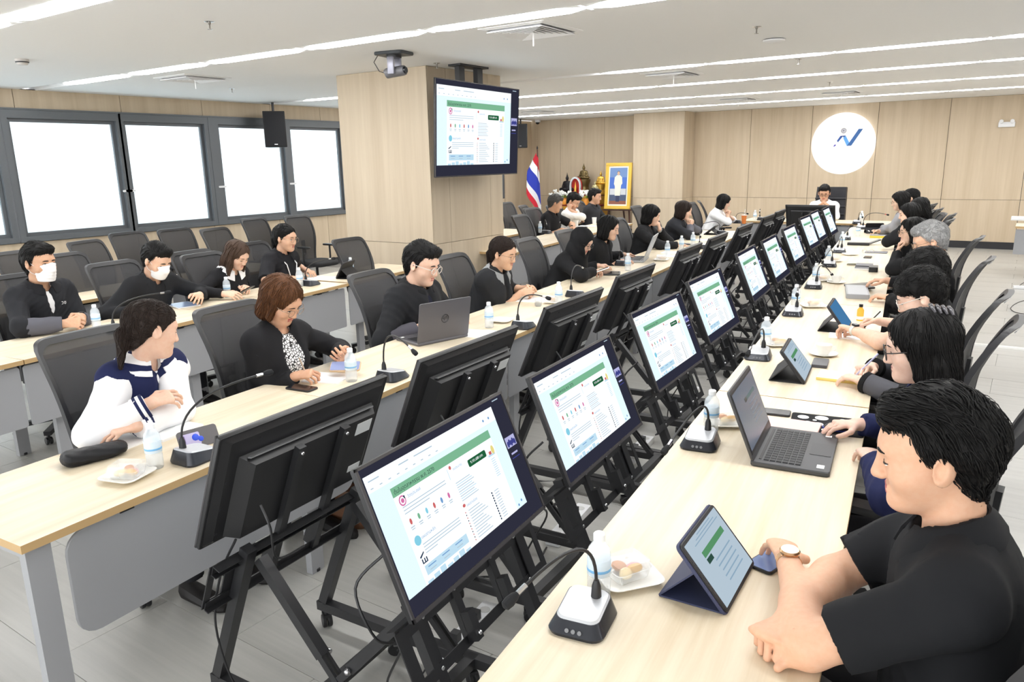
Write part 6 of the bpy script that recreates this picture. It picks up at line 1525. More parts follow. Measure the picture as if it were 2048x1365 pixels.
sheet_paper(645, 556, R(14), 'white notebook pages right of the woman with the lanyard'); tablet_folio((662, 561), (702, 548), (650, 548), 30, 'black tablet folio standing before the empty chair at the pillar', 0.24, 0.17, True, (34, 34, 37), False, False, TZ, False)
bottle(702, 549, 'water bottle beside the black tablet folio'); phone(722, 541, R(10), 'phone lying near the pillar at the second row end')
# --- far side row
mic(1093, 467, (1093, 449), 'desk microphone before the man writing near the altar', R(95), 0.3, 0.8); bottle(1080, 465, 'water bottle left of the man writing near the altar')
sheet_paper(1175, 452, R(12), 'white papers before the three men near the altar'); cup(1188, 448, 'white cup before the man in the dark shirt', WHITEP, 0.11, 0.03, 0.04); sheet_paper(1120, 459, R(5), 'notebook under the hand of the writing man'); phone(1165, 455, R(60), 'phone before the man in the white shirt')
# --- right row, near to far
mic(1166, 1244, (1032, 1190), 'nearest desk microphone on the right table, neck over the table edge', R(-80), 0.27, 0.75)
bottle(1197, 1190, 'water bottle nearest to the camera on the right table', 0.18); snack(1252, 1155, 'behind the nearest bottle on the right table', 0.9, 0.16, True, 4)
tablet_folio((1508, 1130), (1452, 1234), (1600, 1180), 34, 'tablet in a navy folio before the man in the black polo', 0.26, 0.185, True, (56, 62, 92), False, True, TZ, True, ((1420, 1008), (1362, 1097)))
phone(1545, 1122, R(75), 'phone under the hand with the gold watch', TZ, 0, mat('phone_bluish', rgb(96, 112, 150), 0.15, emit=rgb(96, 112, 150), estr=0.2))
laptop((1499, 932), (1535, 860), (1668, 920), (76, 77, 80), 'open dark grey laptop before the woman with the claw clip', 112, True)
phone(1543, 826, R(10), 'black phone behind the open dark laptop')
slab('notebook', 'pink notebook under the dark laptop', 'notebook', 1578, 856, R(5), (0.22, 0.16, 0.012), mat('pink_cover', rgb(238, 196, 188), 0.5), None, 0.004)
p = at(1652, 850, TZ); r = thing('mouse_pad', 'black mouse pad with white rings', 'mouse pad', (p.x, p.y, TZ), R(10)); MB().rbox((0, 0, 0.0015), (0.27, 0.22, 0.003), 0.012).build('pad', cloth((32, 32, 34)), r)
for k, (x, y, rr) in enumerate(((-0.09, 0.06, 0.022), (-0.07, 0.0, 0.014), (-0.08, -0.05, 0.024), (-0.02, 0.07, 0.026), (-0.03, -0.01, 0.02), (0.0, -0.07, 0.016), (0.06, 0.07, 0.014), (0.08, -0.06, 0.02), (-0.045, 0.035, 0.008), (0.05, -0.02, 0.012))):
    m = MB(); m.lathe([(rr - 0.006, 0.0030), (rr, 0.0030), (rr, 0.0036), (rr - 0.006, 0.0036)], 20, 0, Matrix.Translation((x, y, 0))); m.build('ring', PAPER, r, smooth=0)
p = at(1672, 862, TZ); r = thing('computer_mouse', 'dark computer mouse with a blue edge under a hand', 'mouse', (p.x, p.y, TZ + 0.0032), R(5)); MB().ball((0, 0, 0), 0.03, 0, None, 10, (1.7, 1.0, 1.05)).build('mouse_body', PBLK, r) ; MB().lathe([(0.001, 0.004), (0.031, 0.004), (0.031, 0.009), (0.001, 0.009)], 18, 0, Matrix.Diagonal((1.7, 1.0, 1, 1))).build('blue_edge', mat('mouse_blue', rgb(30, 60, 150), 0.4), r)
mic(1400, 890, (1335, 893), 'second desk microphone from the near end of the right table', R(-80), 0.30, 0.55); bottle(1421, 862, 'water bottle behind the second microphone on the right table'); snack(1452, 848, 'left of the open dark laptop', 0.5, 0.15, True, 3)
tablet_folio((1623, 737), (1609, 770), (1660, 750), 30, 'tablet on a black folio stand before the person writing', 0.25, 0.175, True, (34, 34, 37), False, False, TZ, True, ((1580, 679), (1562, 703))); slab('power_bank', 'dark power bank behind the folio stand', 'power bank', 1640, 729, R(8), (0.075, 0.15, 0.016), mat('pb_grey', rgb(74, 74, 80), 0.4), None, 0.008)
slab('notebook', 'notebook with yellow edge under the writing hand', 'notebook', 1682, 757, R(5), (0.21, 0.15, 0.014), mat('yellow_cover', rgb(236, 212, 120), 0.5), PAPER, 0.004, TZ, 0.002, 0, None, 'page'); pen(1712, 750, (0.45, 0.12, 0.6), 'white pen in the hand with the black cuff', 0.775, 0.14, mat('pen_lilac', rgb(190, 190, 225), 0.4))
def cup_saucer(px, py, label):
    p = at(px, py, TZ); r = thing('teacup', label, 'cup', (p.x, p.y, TZ), 0.4, 'tea cups')
    s_ = thing('saucer', label.replace('cup', 'saucer under the cup'), 'saucer', (p.x, p.y, TZ), 0.4, 'saucers'); MB().lathe([(0.001, 0), (0.04, 0), (0.075, 0.012), (0.074, 0.014), (0.04, 0.004), (0.001, 0.004)], 24).build('dish', PLATE, s_)
    r.location.z = TZ + 0.0045
    MB().lathe([(0.001, 0), (0.026, 0), (0.036, 0.02), (0.041, 0.055), (0.039, 0.055), (0.033, 0.02), (0.001, 0.005)], 24).build('cup_body', PLATE, r); MB().tube([(0.038, 0, 0.046), (0.058, 0, 0.044), (0.06, 0, 0.026), (0.036, 0, 0.018)], 0.0035, 8).build('handle', PLATE, r)
cup_saucer(1646, 710, 'white tea cup behind the folio stand'); cup_saucer(1672, 566, 'white tea cup far down the right table')
mic(1516, 716, (1498, 702), 'third desk microphone from the near end of the right table', R(-80), 0.28, 0.6); bottle(1530, 692, 'water bottle behind the third microphone on the right table'); snack(1556, 690, 'behind the third microphone', 0.5, 0.16, True, 3)
mic(1585, 630, (1594, 587), 'fourth desk microphone from the near end of the right table', R(-80), 0.3, 0.6); bottle(1590, 616, 'water bottle behind the fourth microphone on the right table'); snack(1625, 613, 'right of the fourth microphone', 0.5, 0.17, True, 3)
tablet_folio((1702, 647), (1692, 668), (1730, 655), 32, 'blue lit tablet held by the person with the smart watch', 0.22, 0.16, True, (40, 36, 40), True, False, TZ, False, ((1668, 601), (1659, 616)))
p = at(1719, 641, TZ); r = thing('juice_bottle', 'small bottle of amber drink with dark cap', 'bottle', (p.x, p.y, TZ), 0); MB().lathe([(0.001, 0), (0.021, 0), (0.021, 0.07), (0.011, 0.085), (0.011, 0.09), (0.001, 0.09)], 14).build('bottle_body', mat('amber_drink', rgb(240, 186, 70), 0.15), r); MB().lathe([(0.001, 0.09), (0.0125, 0.09), (0.0125, 0.108), (0.001, 0.108)], 12).build('cap', PBLK, r); MB().lathe([(0.0213, 0.01), (0.0216, 0.01), (0.0216, 0.03), (0.0213, 0.03)], 14).build('label', PAPER, r)
sheet_paper(1712, 672, R(10), 'white sheet before the person with the smart watch'); pen(1728, 655, (0.45, 0.5, 0.6), 'black pen of the person with the smart watch', 0.775, 0.14)
r = slab('writing_pad', 'light grey writing board across the right table', 'board', 1713, 588, R(12), (0.16, 0.46, 0.035), mat('board_grey', rgb(150, 152, 156), 0.4), mat('board_top', rgb(178, 180, 184), 0.4), 0.02, TZ, 0.012, 0, None, 'board_top')
slab('tablet', 'dark tablet lying behind the grey board', 'tablet', 1718, 574, R(20), (0.19, 0.26, 0.012), PBLK, SCRD, 0.012, TZ + 0.012, 0.012, R(-6))
mic(1626, 576, (1662, 547), 'fifth desk microphone from the near end of the right table', R(-80), 0.36, 0.55); bottle(1630, 566, 'water bottle behind the fifth microphone on the right table'); snack(1643, 562, 'right of the fifth microphone', 0.5, 0.15, True, 2)
r = slab('glasses_case', 'black oblong case on the right table', 'case', 1746, 542, R(8), (0.075, 0.17, 0.045), PBLK, None, 0.01); slab('notebook', 'dark grey notebook behind the oblong case', 'notebook', 1728, 533, R(8), (0.15, 0.2, 0.02), mat('book_grey', rgb(84, 84, 90), 0.4), mat('book_grey2', rgb(96, 96, 102), 0.4), 0.006, TZ, 0.004, 0, None, 'cover'); slab('notebook', 'lower dark notebook with pale edge under the grey one', 'notebook', 1726, 537, R(8), (0.15, 0.2, 0.012), PAPER, mat('book_dark', rgb(60, 60, 66), 0.4), 0.004, TZ, 0.002, 0, None, 'cover')
mic(1658, 533, (1646, 522), 'sixth desk microphone from the near end of the right table', R(-80), 0.28, 0.6); bottle(1655, 525, 'water bottle behind the sixth microphone on the right table'); snack(1668, 523, 'right of the sixth microphone', 0.5, 0.15, True, 2)
o = MB().prism([(-0.06, -0.035), (0.06, -0.035), (0.06, 0.035), (-0.06, 0.035)], 0, 0.001, 0, Matrix.Rotation(R(-14), 4, 'X')).build('name_card', mat('card_green', rgb(196, 204, 178), 0.6), None, tuple(at(1707, 528, TZ + 0.01)), R(20)); tag(o, 'small folded pale green card on the table', 'card')
phone(1735, 515, R(95), 'grey phone before the eyeglasses'); p = at(1735, 506, TZ); r = thing('eyeglasses', 'folded clear eyeglasses lying on the table', 'glasses', (p.x, p.y, TZ + 0.022), R(95))
for q in (-1, 1): MB().tube([(0, q * 0.034 + 0.024 * math.cos(t), 0.020 * math.sin(t)) for t in np.linspace(0, 2 * PI, 17)[:-1]], 0.0022, 6, 0, None, True, True).build('rim', mat('glasses_clear', rgb(214, 205, 196), 0.25), r); MB().tube([(0, q * 0.058, 0.004), (0.06, q * 0.056, 0.0), (0.12, q * 0.05, -0.016)], 0.0022, 6).build('temple', MATS['glasses_clear'], r)
slab('notebook', 'thin grey folder behind the eyeglasses', 'folder', 1752, 505, R(95), (0.16, 0.22, 0.008), mat('folder_grey', rgb(120, 120, 126), 0.5), None, 0.004)
mic(1678, 505, (1676, 490), 'seventh desk microphone from the near end of the right table', R(-80), 0.28, 0.7); bottle(1683, 492, 'water bottle behind the seventh microphone on the right table'); snack(1700, 510, 'right of the seventh microphone', 0.5, 0.15, False)
slab('organizer', 'black leather organizer lying on the right table', 'organizer', 1716, 490, R(97), (0.10, 0.24, 0.03), PBLK, mat('leather_black', rgb(44, 44, 46), 0.35), 0.012, TZ, 0.006, 0, None, 'cover')
sheet_paper(1713, 478, R(10), 'white papers behind the black organizer'); slab('notebook', 'thick book with yellow page edges on the right table', 'book', 1758, 475, R(97), (0.16, 0.22, 0.03), mat('yellow_edge', rgb(226, 204, 70), 0.5), mat('book_violet', rgb(120, 120, 140), 0.5), 0.004, TZ, 0.002, 0, None, 'cover'); phone(1748, 484, R(30), 'phone held before the woman propping her chin', TZ + 0.03, R(-20))
mic(1690, 479, (1740, 463), 'eighth desk microphone with its neck bent flat to the right', R(-80), 0.36, 0.45); mic(1722, 458, (1773, 429), 'desk microphone with red ring reaching to the woman at the far end', R(-80), 0.50, 0.45, True); bottle(1715, 472, 'water bottle between the far microphones')
tablet_folio((1737, 465), (1752, 465), (1760, 455), 35, 'black tablet folio held by the woman in light grey sleeves', 0.22, 0.16, True, (30, 30, 34), False, False, TZ, False)
bottle(1722, 443, 'water bottle at the far corner of the right table'); mic(1713, 447, (1724, 433), 'desk microphone at the far corner of the right table', R(-80), 0.28, 0.6)
bottle(1600, 437, 'water bottle on the head table'); 
# ------------------------------------------------------------------ empty chairs
GE = 'empty chairs below the windows'
for k, (px, py, zz, rz, arms) in enumerate([(30, 500, 1.1, 0.1, True), (165, 480, 1.1, 0.25, True), (250, 463, 1.1, 0.0, True), (345, 456, 1.1, -0.05, True), (425, 455, 1.1, 0.1, True), (503, 435, 1.1, 0.0, True), (590, 430, 1.1, -0.1, True)]):
    chair_top(px, py, rz + 0.1, f'{ORD[k]} empty black mesh chair from the left in the rearmost line by the windows', GE, zz)
for k, (px, py, rz) in enumerate([(400, 507, 0.15), (692, 477, 0.1)]):
    chair_top(px, py, rz, f'{ORD[k]} empty black mesh chair from the left between second and third row', 'empty chairs of the second row', 1.09)
chair_top(118, 508, 0.15, 'empty black mesh chair right behind the masked man in the bomber jacket', 'empty chairs of the second row')
chair_top(1037, 430, 0.1, 'empty black mesh chair just right of the big pillar', 'empty chairs before the altar'); chair_top(1008, 405, 0.0, 'empty black mesh chair half hidden by the big pillar', 'empty chairs before the altar'); chair_top(1044, 411, 0.3, 'small far empty chair left of the flag', 'empty chairs before the altar')
chair_top(1270, 412, 0.1, 'empty chair behind the woman covering her mouth', G_in)
chair_top(1398, 402, 0.4, 'empty chair between charcoal jacket and white shirt', G_in); chair_top(1868, 406, PI - 0.1, 'black empty chair standing farthest on the right side', G_r, 1.1); chair_top(1887, 425, PI + 0.2, 'empty chair with bright slot at the far right side', G_r, 1.1)
# the chairman's leather armchair
b0 = PEOPLE['BOSS']; r = thing('executive_chair', 'tall black leather armchair of the chairman', 'chair', (b0['hip'][0] + 0.02, b0['hip'][1] + 0.02, 0), R(-90))
LEA = mat('black_leather', rgb(30, 30, 36), 0.4)
bk = [[(-0.20 - 0.12 * t - 0.02 * math.cos(a * PI / 2) , (0.27 - 0.03 * t) * a, 0.48 + 0.78 * t) for a in (-1, -0.6, -0.2, 0.2, 0.6, 1)] for t in (0, 0.15, 0.3, 0.45, 0.6, 0.75, 0.9, 1.0)]
MB().sheet(bk, 0.07).build('backrest', LEA, r)
for t in (0.25, 0.42, 0.59, 0.76): MB().tube([(-0.16 - 0.12 * t, 0.25 * a, 0.48 + 0.78 * t) for a in (-1, -0.5, 0, 0.5, 1)], 0.012, 6).build('cushion_seam', LEA, r)
MB().loft([[(x * f, y * f, z) for x, y in rrect(0.52, 0.54, 0.08, 4)] for f, z in ((0.9, 0.38), (1, 0.40), (1, 0.45), (0.92, 0.475))]).build('seat', LEA, r)
for q in (-1, 1): MB().tube([(-0.15, q * 0.29, 0.40), (0.15, q * 0.30, 0.42), (0.18, q * 0.30, 0.62), (-0.2, q * 0.29, 0.66)], 0.022, 8).build('armrest', LEA, r)
place_part('column', CH['column'], r); place_part('base', CH['base'], r)
for k in range(5): a = 2 * PI * k / 5 + 0.3; place_part('caster', CH['caster'], r, (0.30 * math.cos(a), 0.30 * math.sin(a), 0), (0, 0, a))
# ------------------------------------------------------------------ ceiling fittings
def vent(px, py, label, size=0.6):
    p = at(px, py, H); r = thing('ceiling_vent', label, 'air vent', (p.x, p.y, H), 0, 'ceiling vents')
    VM = mat('vent_white', rgb(244, 244, 245), 0.5)
    def fr(s0, s1, z0, z1):
        m = MB(); a, b = s0 / 2, s1 / 2
        v = [(-a, -a, z0), (a, -a, z0), (a, a, z0), (-a, a, z0), (-b, -b, z1), (b, -b, z1), (b, b, z1), (-b, b, z1)]
        v += [(x, y, z + 0.004) for x, y, z in v]
        f = []
        for i in range(4): j = (i + 1) % 4; f += [(i, j, 4 + j, 4 + i), (8 + j, 8 + i, 12 + i, 12 + j), (i, 8 + i, 8 + j, j), (4 + j, 12 + j, 12 + i, 4 + i)]
        return m.add(v, f)
    place_part('frame', share(MC, ('vf', size), lambda: fr(size, size - 0.09, -0.004, -0.012).mesh('frame', VM, 0)), r)
    for k in range(6): place_part('louvre', share(MC, ('vl', size, k), lambda: fr(size - 0.10 - 0.085 * k, size - 0.17 - 0.085 * k, -0.030, -0.008).mesh('louvre', VM, 0)), r)
    place_part('backing', share(MC, ('vb', size), lambda: MB().box((0, 0, -0.003), (size - 0.1, size - 0.1, 0.002)).mesh('backing', mat('vent_dark', rgb(165, 165, 167), 0.7), 0)), r)
    MB().sheet([[(0.0 + 0.012 * j, 0.02, -0.02 - 0.05 * i) for j in range(2)] for i in range(3)], 0.001).build('air_ribbon', PAPER, r)
for (px, py), lb in zip([(1062, 59), (385, 155), (1345, 147), (1475, 197), (1682, 184), (1075, 222)], ['square white air vent nearest, above the television', 'square air vent on the left, between window and pillar', 'square air vent between the third and fourth light rows', 'far small air vent near the column', 'far air vent above the round sign', 'far air vent left, over the flag corner']): vent(px, py, lb)
def sprinkler(px, py, label):
    p = at(px, py, H); r = thing('sprinkler', label, 'sprinkler', (p.x, p.y, H), 0, 'sprinklers')
    place_part('rose', share(MC, 'spr', lambda: MB().lathe([(0.001, -0.002), (0.03, -0.002), (0.04, 0.001), (0.001, 0.001)], 14).mesh('rose', CHROME)), r); place_part('head', share(MC, 'sph', lambda: MB().lathe([(0.001, -0.05), (0.006, -0.05), (0.005, -0.02), (0.010, -0.015), (0.010, 0), (0.001, 0)], 10).mesh('head', mat('brass_dull', rgb(150, 146, 140), 0.3, 0.8))), r); place_part('deflector', share(MC, 'spd', lambda: MB().lathe([(0.001, -0.054), (0.018, -0.052), (0.018, -0.05), (0.001, -0.05)], 12).mesh('deflector', CHROME)), r)
for (px, py), lb in zip([(418, 43), (463, 177), (1513, 53), (1597, 118), (1659, 164), (873, 126)], ['ceiling sprinkler nearest on the left', 'ceiling sprinkler near the left windows', 'ceiling sprinkler nearest on the right', 'ceiling sprinkler between the second and third light rows on the right', 'ceiling sprinkler farthest on the right', 'ceiling sprinkler above the left edge of the television']): sprinkler(px, py, lb)
p = at(43, 118, H); r = thing('smoke_detector', 'round white smoke detector at the upper left', 'smoke detector', (p.x, p.y, H)); MB().lathe([(0.001, -0.05), (0.04, -0.05), (0.052, -0.03), (0.058, -0.012), (0.058, 0), (0.001, 0)], 20).build('body', mat('detector', rgb(205, 200, 196), 0.5), r); MB().lathe([(0.053, -0.032), (0.0545, -0.03), (0.056, -0.022), (0.0535, -0.022)], 20).build('slots', DARKB, r)
p = at(1548, 78, H); r = thing('access_point', 'flat round white wireless access point on the ceiling', 'access point', (p.x, p.y, H)); MB().lathe([(0.001, -0.03), (0.06, -0.03), (0.09, -0.018), (0.095, -0.006), (0.001, -0.006)], 24).build('body', WHITEP, r); MB().lathe([(0.001, -0.006), (0.085, -0.006), (0.085, 0), (0.001, 0)], 20).build('mount_plate', DARKB, r)
p = at(1062, 241, H); r = thing('dome_camera', 'white dome camera in the far left ceiling corner', 'camera', (-10.5, 16.6, H)); MB().lathe([(0.001, -0.06), (0.07, -0.06), (0.075, -0.02), (0.07, 0), (0.001, 0)], 18).build('housing', WHITEP, r); MB().ball((0, 0, -0.06), 0.05, 0, None, 10).build('dome', SCRD, r)
# pan tilt camera
p = at(787, 104, H); r = thing('conference_camera', 'pan and tilt camera hanging from the ceiling before the pillar', 'camera', (p.x, p.y, H), R(10))
MB().prism(rrect(0.30, 0.24, 0.03, 3), -0.028, 0.0, 0, None, 0.006).build('mount_plate', mat('ptz_dark', rgb(58, 62, 66), 0.5), r); MB().lathe([(0.001, -0.05), (0.07, -0.05), (0.07, -0.028), (0.001, -0.028)], 20).build('turntable', BLACKP, r)
SILV = mat('ptz_silver', rgb(150, 150, 162), 0.35, 0.4)
for q in (-1, 1): MB().rbox((0, q * 0.062, -0.12), (0.07, 0.026, 0.15), 0.01, 0, None, 0.004).build('yoke_arm', SILV, r)
MB().tube([(-0.09, 0, -0.185), (-0.085, 0, -0.18), (0.09, 0, -0.165), (0.11, 0, -0.163)], [0.04, 0.046, 0.046, 0.042], 18).build('camera_head', mat('ptz_grey', rgb(96, 96, 100), 0.4), r); MB().tube([(0.11, 0, -0.163), (0.125, 0, -0.162)], [0.032, 0.028], 16).build('lens', SCRD, r); MB().tube([(-0.14, -0.05, -0.02), (-0.19, -0.05, -0.08), (-0.15, -0.03, -0.16), (-0.09, 0, -0.18)], 0.004, 6).build('cable', BLACKP, r)
# loudspeakers
def speaker(x, y, z, yaw, label):
    r = thing('loudspeaker', label, 'loudspeaker', (x, y, z), yaw, 'loudspeakers')
    MB().prism([(-0.16, -0.13), (0.16, -0.17), (0.16, 0.17), (-0.16, 0.13)], -0.28, 0.28, 0, None, 0.008).build('cabinet', BLACKP, r)
    MB().rbox((0, 0, 0), (0.52, 0.30, 0.008), 0.01, 0, Matrix.Translation((0.165, 0, 0)) @ Matrix.Rotation(R(90), 4, 'Y')).build('grille', mat('grille_black', rgb(34, 34, 38), 0.7, bump=((400, 400, 400), 0.6)), r)
    MB().box((0.172, 0, -0.235), (0.003, 0.05, 0.012)).build('badge', CHROME, r, smooth=0); MB().tube([(0, 0, 0.28), (0, 0, 2.8 - z)], 0.02, 8).build('bracket', BLACKM, r)
q = at_x(549, 259, -10.3); speaker(q.x, q.y, q.z, R(-38), 'black loudspeaker hanging before the windows'); q = at_x(1041, 272, -10.5); speaker(q.x, q.y, q.z, R(-60), 'black loudspeaker half hidden behind the television')
# ------------------------------------------------------------------ round lit sign on the back wall
SG = emis('sign_white', (1, 1, 1, 1), 0.5)
r = thing('round_sign', 'large round backlit white sign with a blue emblem on the back wall', 'sign', (-3.325, YB - 0.09, 2.02)); RX = Matrix.Rotation(R(90), 4, 'X')
MB().lathe([(0.001, 0), (0.60, 0), (0.61, 0.008), (0.61, 0.05), (0.001, 0.05)], 64, 0, RX @ Matrix.Translation((0, 0, -0.05))).build('face', SG, r)
MB().lathe([(0.001, 0), (0.55, 0), (0.55, 0.025), (0.001, 0.025)], 48, 0, RX @ Matrix.Translation((0, 0, -0.08))).build('back_light', emis('sign_halo', (1, 1, 1, 1), 4.5), r)
MB().lathe([(0.553, 0), (0.557, 0), (0.557, 0.002), (0.553, 0.002)], 64, 0, RX).build('rim_line', mat('sign_line', rgb(200, 198, 190), 0.6, emit=rgb(200, 198, 190), estr=0.8), r, smooth=0)
em = MB(); cv = lambda pts: [((x - 805) / 590 * 0.61, (695 - y) / 590 * 0.61) for x, y in pts]
def poly(pts, mi, z=0.003):
    q = cv(pts); ar = sum(q[i][0] * q[(i + 1) % len(q)][1] - q[(i + 1) % len(q)][0] * q[i][1] for i in range(len(q)))
    em.prism(q if ar > 0 else q[::-1], 0.0, z, mi, RX)
poly([(880, 742), (965, 740), (1155, 425), (1075, 425), (905, 705)], 0, 0.005); poly([(848, 542), (925, 678), (882, 742), (805, 592)], 1, 0.004); poly([(750, 545), (848, 540), (820, 585), (795, 562), (715, 670), (690, 640)], 2); poly([(625, 750), (665, 700), (685, 720), (660, 748)], 3)
for x, mi in ((600, 4),): poly([(x, 440), (x + 5, 440), (x - 1, 620), (x - 6, 620)], mi)
em.build('emblem', [mat('emblem_blue', rgb(56, 108, 176), 0.5), mat('emblem_sky', rgb(104, 176, 250), 0.5), mat('emblem_deep', rgb(52, 92, 170), 0.5), mat('emblem_violet', rgb(76, 76, 186), 0.5), mat('emblem_line', rgb(190, 190, 190), 0.5)], r, smooth=0)
x, y = cv([(805, 450)])[0]
MB().lathe([(0.001, 0), (0.052, 0), (0.052, 0.004), (0.001, 0.004)], 24, 0, RX @ Matrix.Translation((x, y, 0))).lathe([(0.001, 0.004), (0.042, 0.004), (0.042, 0.006), (0.001, 0.006)], 24, 1, RX @ Matrix.Translation((x, y, 0))).lathe([(0.001, 0.006), (0.014, 0.006), (0.014, 0.008), (0.001, 0.008)], 6, 0, RX @ Matrix.Translation((x, y, 0))).build('seal', [mat('seal_grey', rgb(120, 120, 128), 0.5), mat('seal_pale', rgb(206, 206, 220), 0.5)], r, smooth=0)
# emergency lamp
r = thing('emergency_light', 'white emergency light with two lamps high on the back wall', 'emergency light', (-0.55, YB - 0.03, 2.28)); MB().rbox((0, 0, 0), (0.26, 0.05, 0.09), 0.012, 0, None, 0.004).build('case', WHITEP, r)
for q in (-1, 1): MB().tube([(q * 0.08, -0.02, 0.03), (q * 0.085, -0.05, 0.06), (q * 0.085, -0.075, 0.055)], [0.02, 0.035, 0.034], 14).build('lamp_head', WHITEP, r)
# ------------------------------------------------------------------ flag, altar, portrait
YA = 16.25
pf = at_y(1081, 455, 16.0); pt_ = at_y(1074, 294, 16.0); ft = at_y(1081, 470, 16.0)
r = thing('flag', 'striped red, white and blue flag drooping on a pole by the altar', 'flag', (pf.x, 16.0, 0))
tz = pt_.z; lx = pt_.x - pf.x
MB().tube([(0, 0, 0.03), (lx, 0, tz - 0.06)], 0.016, 10).build('pole', mat('pole_brown', rgb(84, 46, 34), 0.4), r); MB().lathe([(0.001, 0), (0.14, 0), (0.15, 0.02), (0.04, 0.05), (0.001, 0.05)], 20).build('stand_base', mat('pole_brown', rgb(84, 46, 34), 0.4), r); MB().lathe([(0.001, 0), (0.018, 0.01), (0.02, 0.05), (0.008, 0.08), (0.001, 0.10)], 10, 0, Matrix.Translation((lx, 0, tz - 0.06))).build('finial', DARKB, r)
bands = [(0, 1 / 6, rgb(196, 34, 52)), (1 / 6, 2 / 6, rgb(236, 236, 240)), (2 / 6, 4 / 6, rgb(44, 62, 176)), (4 / 6, 5 / 6, rgb(236, 236, 240)), (5 / 6, 1, rgb(206, 38, 56))]
for bi, (t0, t1, col) in enumerate(bands):
    g = []
    for i in range(15):
        s_ = i / 14; row = []
        for j in range(4):
            t = t0 + (t1 - t0) * j / 3
            x = lx + 0.02 - 0.30 * min(1, 0.12 + 1.9 * t) * (1 - s_) + 0.12 * s_ * min(1, 0.3 + t); y = -0.03 - 0.05 * math.sin(s_ * 7 + t) * (0.3 + t)
            z = tz - 0.13 - 0.98 * t - 0.80 * s_ * (0.25 + 0.75 * t)
            row.append((x, y, z))
        g.append(row)
    MB().sheet(g, 0.004).build('stripe', mat('flag_%d' % bi, col, 0.8), r)
GOLDM = mat('gold_leaf', rgb(226, 182, 84), 0.3, 0.85); BRONZE = mat('bronze', rgb(120, 104, 70), 0.35, 0.8); DKBR = mat('dark_bronze', rgb(34, 34, 38), 0.35, 0.4); REDL = mat('red_lacquer', rgb(130, 26, 28), 0.4)
def at_alt(px, py): return at_y(px, py, YA + 0.25)
# stepped altar table
a0 = at_alt(1108, 415); a1 = at_alt(1205, 415)
r = thing('altar_table', 'tiered gold and red altar table in the far corner', 'altar', ((a0.x + a1.x) / 2, YA + 0.3, 0)); aw = a1.x - a0.x
MB().box((0, 0, 0.45), (aw, 0.55, 0.5)).build('lower_tier', GOLDM, r, smooth=0); MB().box((0, 0, 0.72), (aw + 0.06, 0.6, 0.04)).build('lower_top', REDL, r, smooth=0); MB().box((0.08, 0.1, 0.84), (aw * 0.72, 0.34, 0.2)).build('upper_tier', GOLDM, r, smooth=0); MB().box((0.08, 0.1, 0.955), (aw * 0.75, 0.38, 0.03)).build('upper_top', REDL, r, smooth=0)
for q in (-1, 1):
    for w_ in (-1, 1): MB().lathe([(0.001, 0), (0.035, 0), (0.03, 0.1), (0.045, 0.2), (0.001, 0.21)], 10, 0, Matrix.Translation((q * (aw / 2 - 0.06), w_ * 0.22, 0))).build('leg', GOLDM, r)
for k in range(6): MB().box((-aw / 2 + aw * (k + 0.5) / 6, -0.28, 0.46), (aw / 7, 0.012, 0.34)).build('carved_panel', mat('gold_dark', rgb(178, 132, 48), 0.4, 0.7), r, smooth=0)
ax0, ay0 = r.location.x, r.location.y
def buddha(px, base_py, top_py, m, label, z0=None, ped=0.35, dy=0.0):
    b = at_y(px, base_py, ay0 + dy); t = at_y(px, top_py, ay0 + dy); hgt = t.z - (z0 if z0 is not None else b.z)
    r = thing('seated_statue', label, 'statue', (b.x, ay0 + dy, z0 if z0 is not None else b.z), 0); s_ = hgt; w_ = s_ * 0.23
    MB().lathe([(0.001, 0), (w_ * 1.0, 0), (w_ * 1.02, s_ * ped * 0.15), (w_ * 0.72, s_ * ped * 0.4), (w_ * 0.72, s_ * ped * 0.6), (w_ * 0.95, s_ * ped * 0.85), (w_ * 0.95, s_ * ped), (0.001, s_ * ped)], 18).build('pedestal', m, r)
    f = s_ * (1 - ped); z = s_ * ped
    Pm = [Prim((-f * 0.34, -f * 0.08, z + f * 0.09), (f * 0.34, -f * 0.08, z + f * 0.09), f * 0.10, f * 0.10, k=f * 0.06), Prim((0, 0, z + f * 0.08), (0, 0, z + f * 0.38), f * 0.17, f * 0.20, f * 0.11, f * 0.11, r=(1, 0, 0), k=f * 0.06), Prim((-f * 0.15, 0, z + f * 0.46), (f * 0.15, 0, z + f * 0.46), f * 0.075, k=f * 0.05), Prim((0, 0, z + f * 0.48), (0, 0, z + f * 0.60), f * 0.06, k=f * 0.03), ell((0, 0, z + f * 0.68), f * 0.085, f * 0.09, f * 0.11, k=f * 0.03), Prim((0, 0, z + f * 0.76), (0, 0, z + f * 0.82), f * 0.05, f * 0.04, k=f * 0.02), Prim((0, 0, z + f * 0.82), (0, 0, z + f * 0.99), f * 0.028, f * 0.008, k=f * 0.02)]
    for q in (-1, 1): Pm += [Prim((q * f * 0.20, 0, z + f * 0.45), (q * f * 0.27, -f * 0.02, z + f * 0.24), f * 0.055, f * 0.05, k=f * 0.03), Prim((q * f * 0.27, -f * 0.02, z + f * 0.24), (q * f * 0.08, -f * 0.14, z + f * 0.15), f * 0.045, f * 0.04, k=f * 0.03)]
    place_part('figure', Grid(Pm, max(0.008, f / 60), 0.03).mesh('figure', [m], 0.02), r)
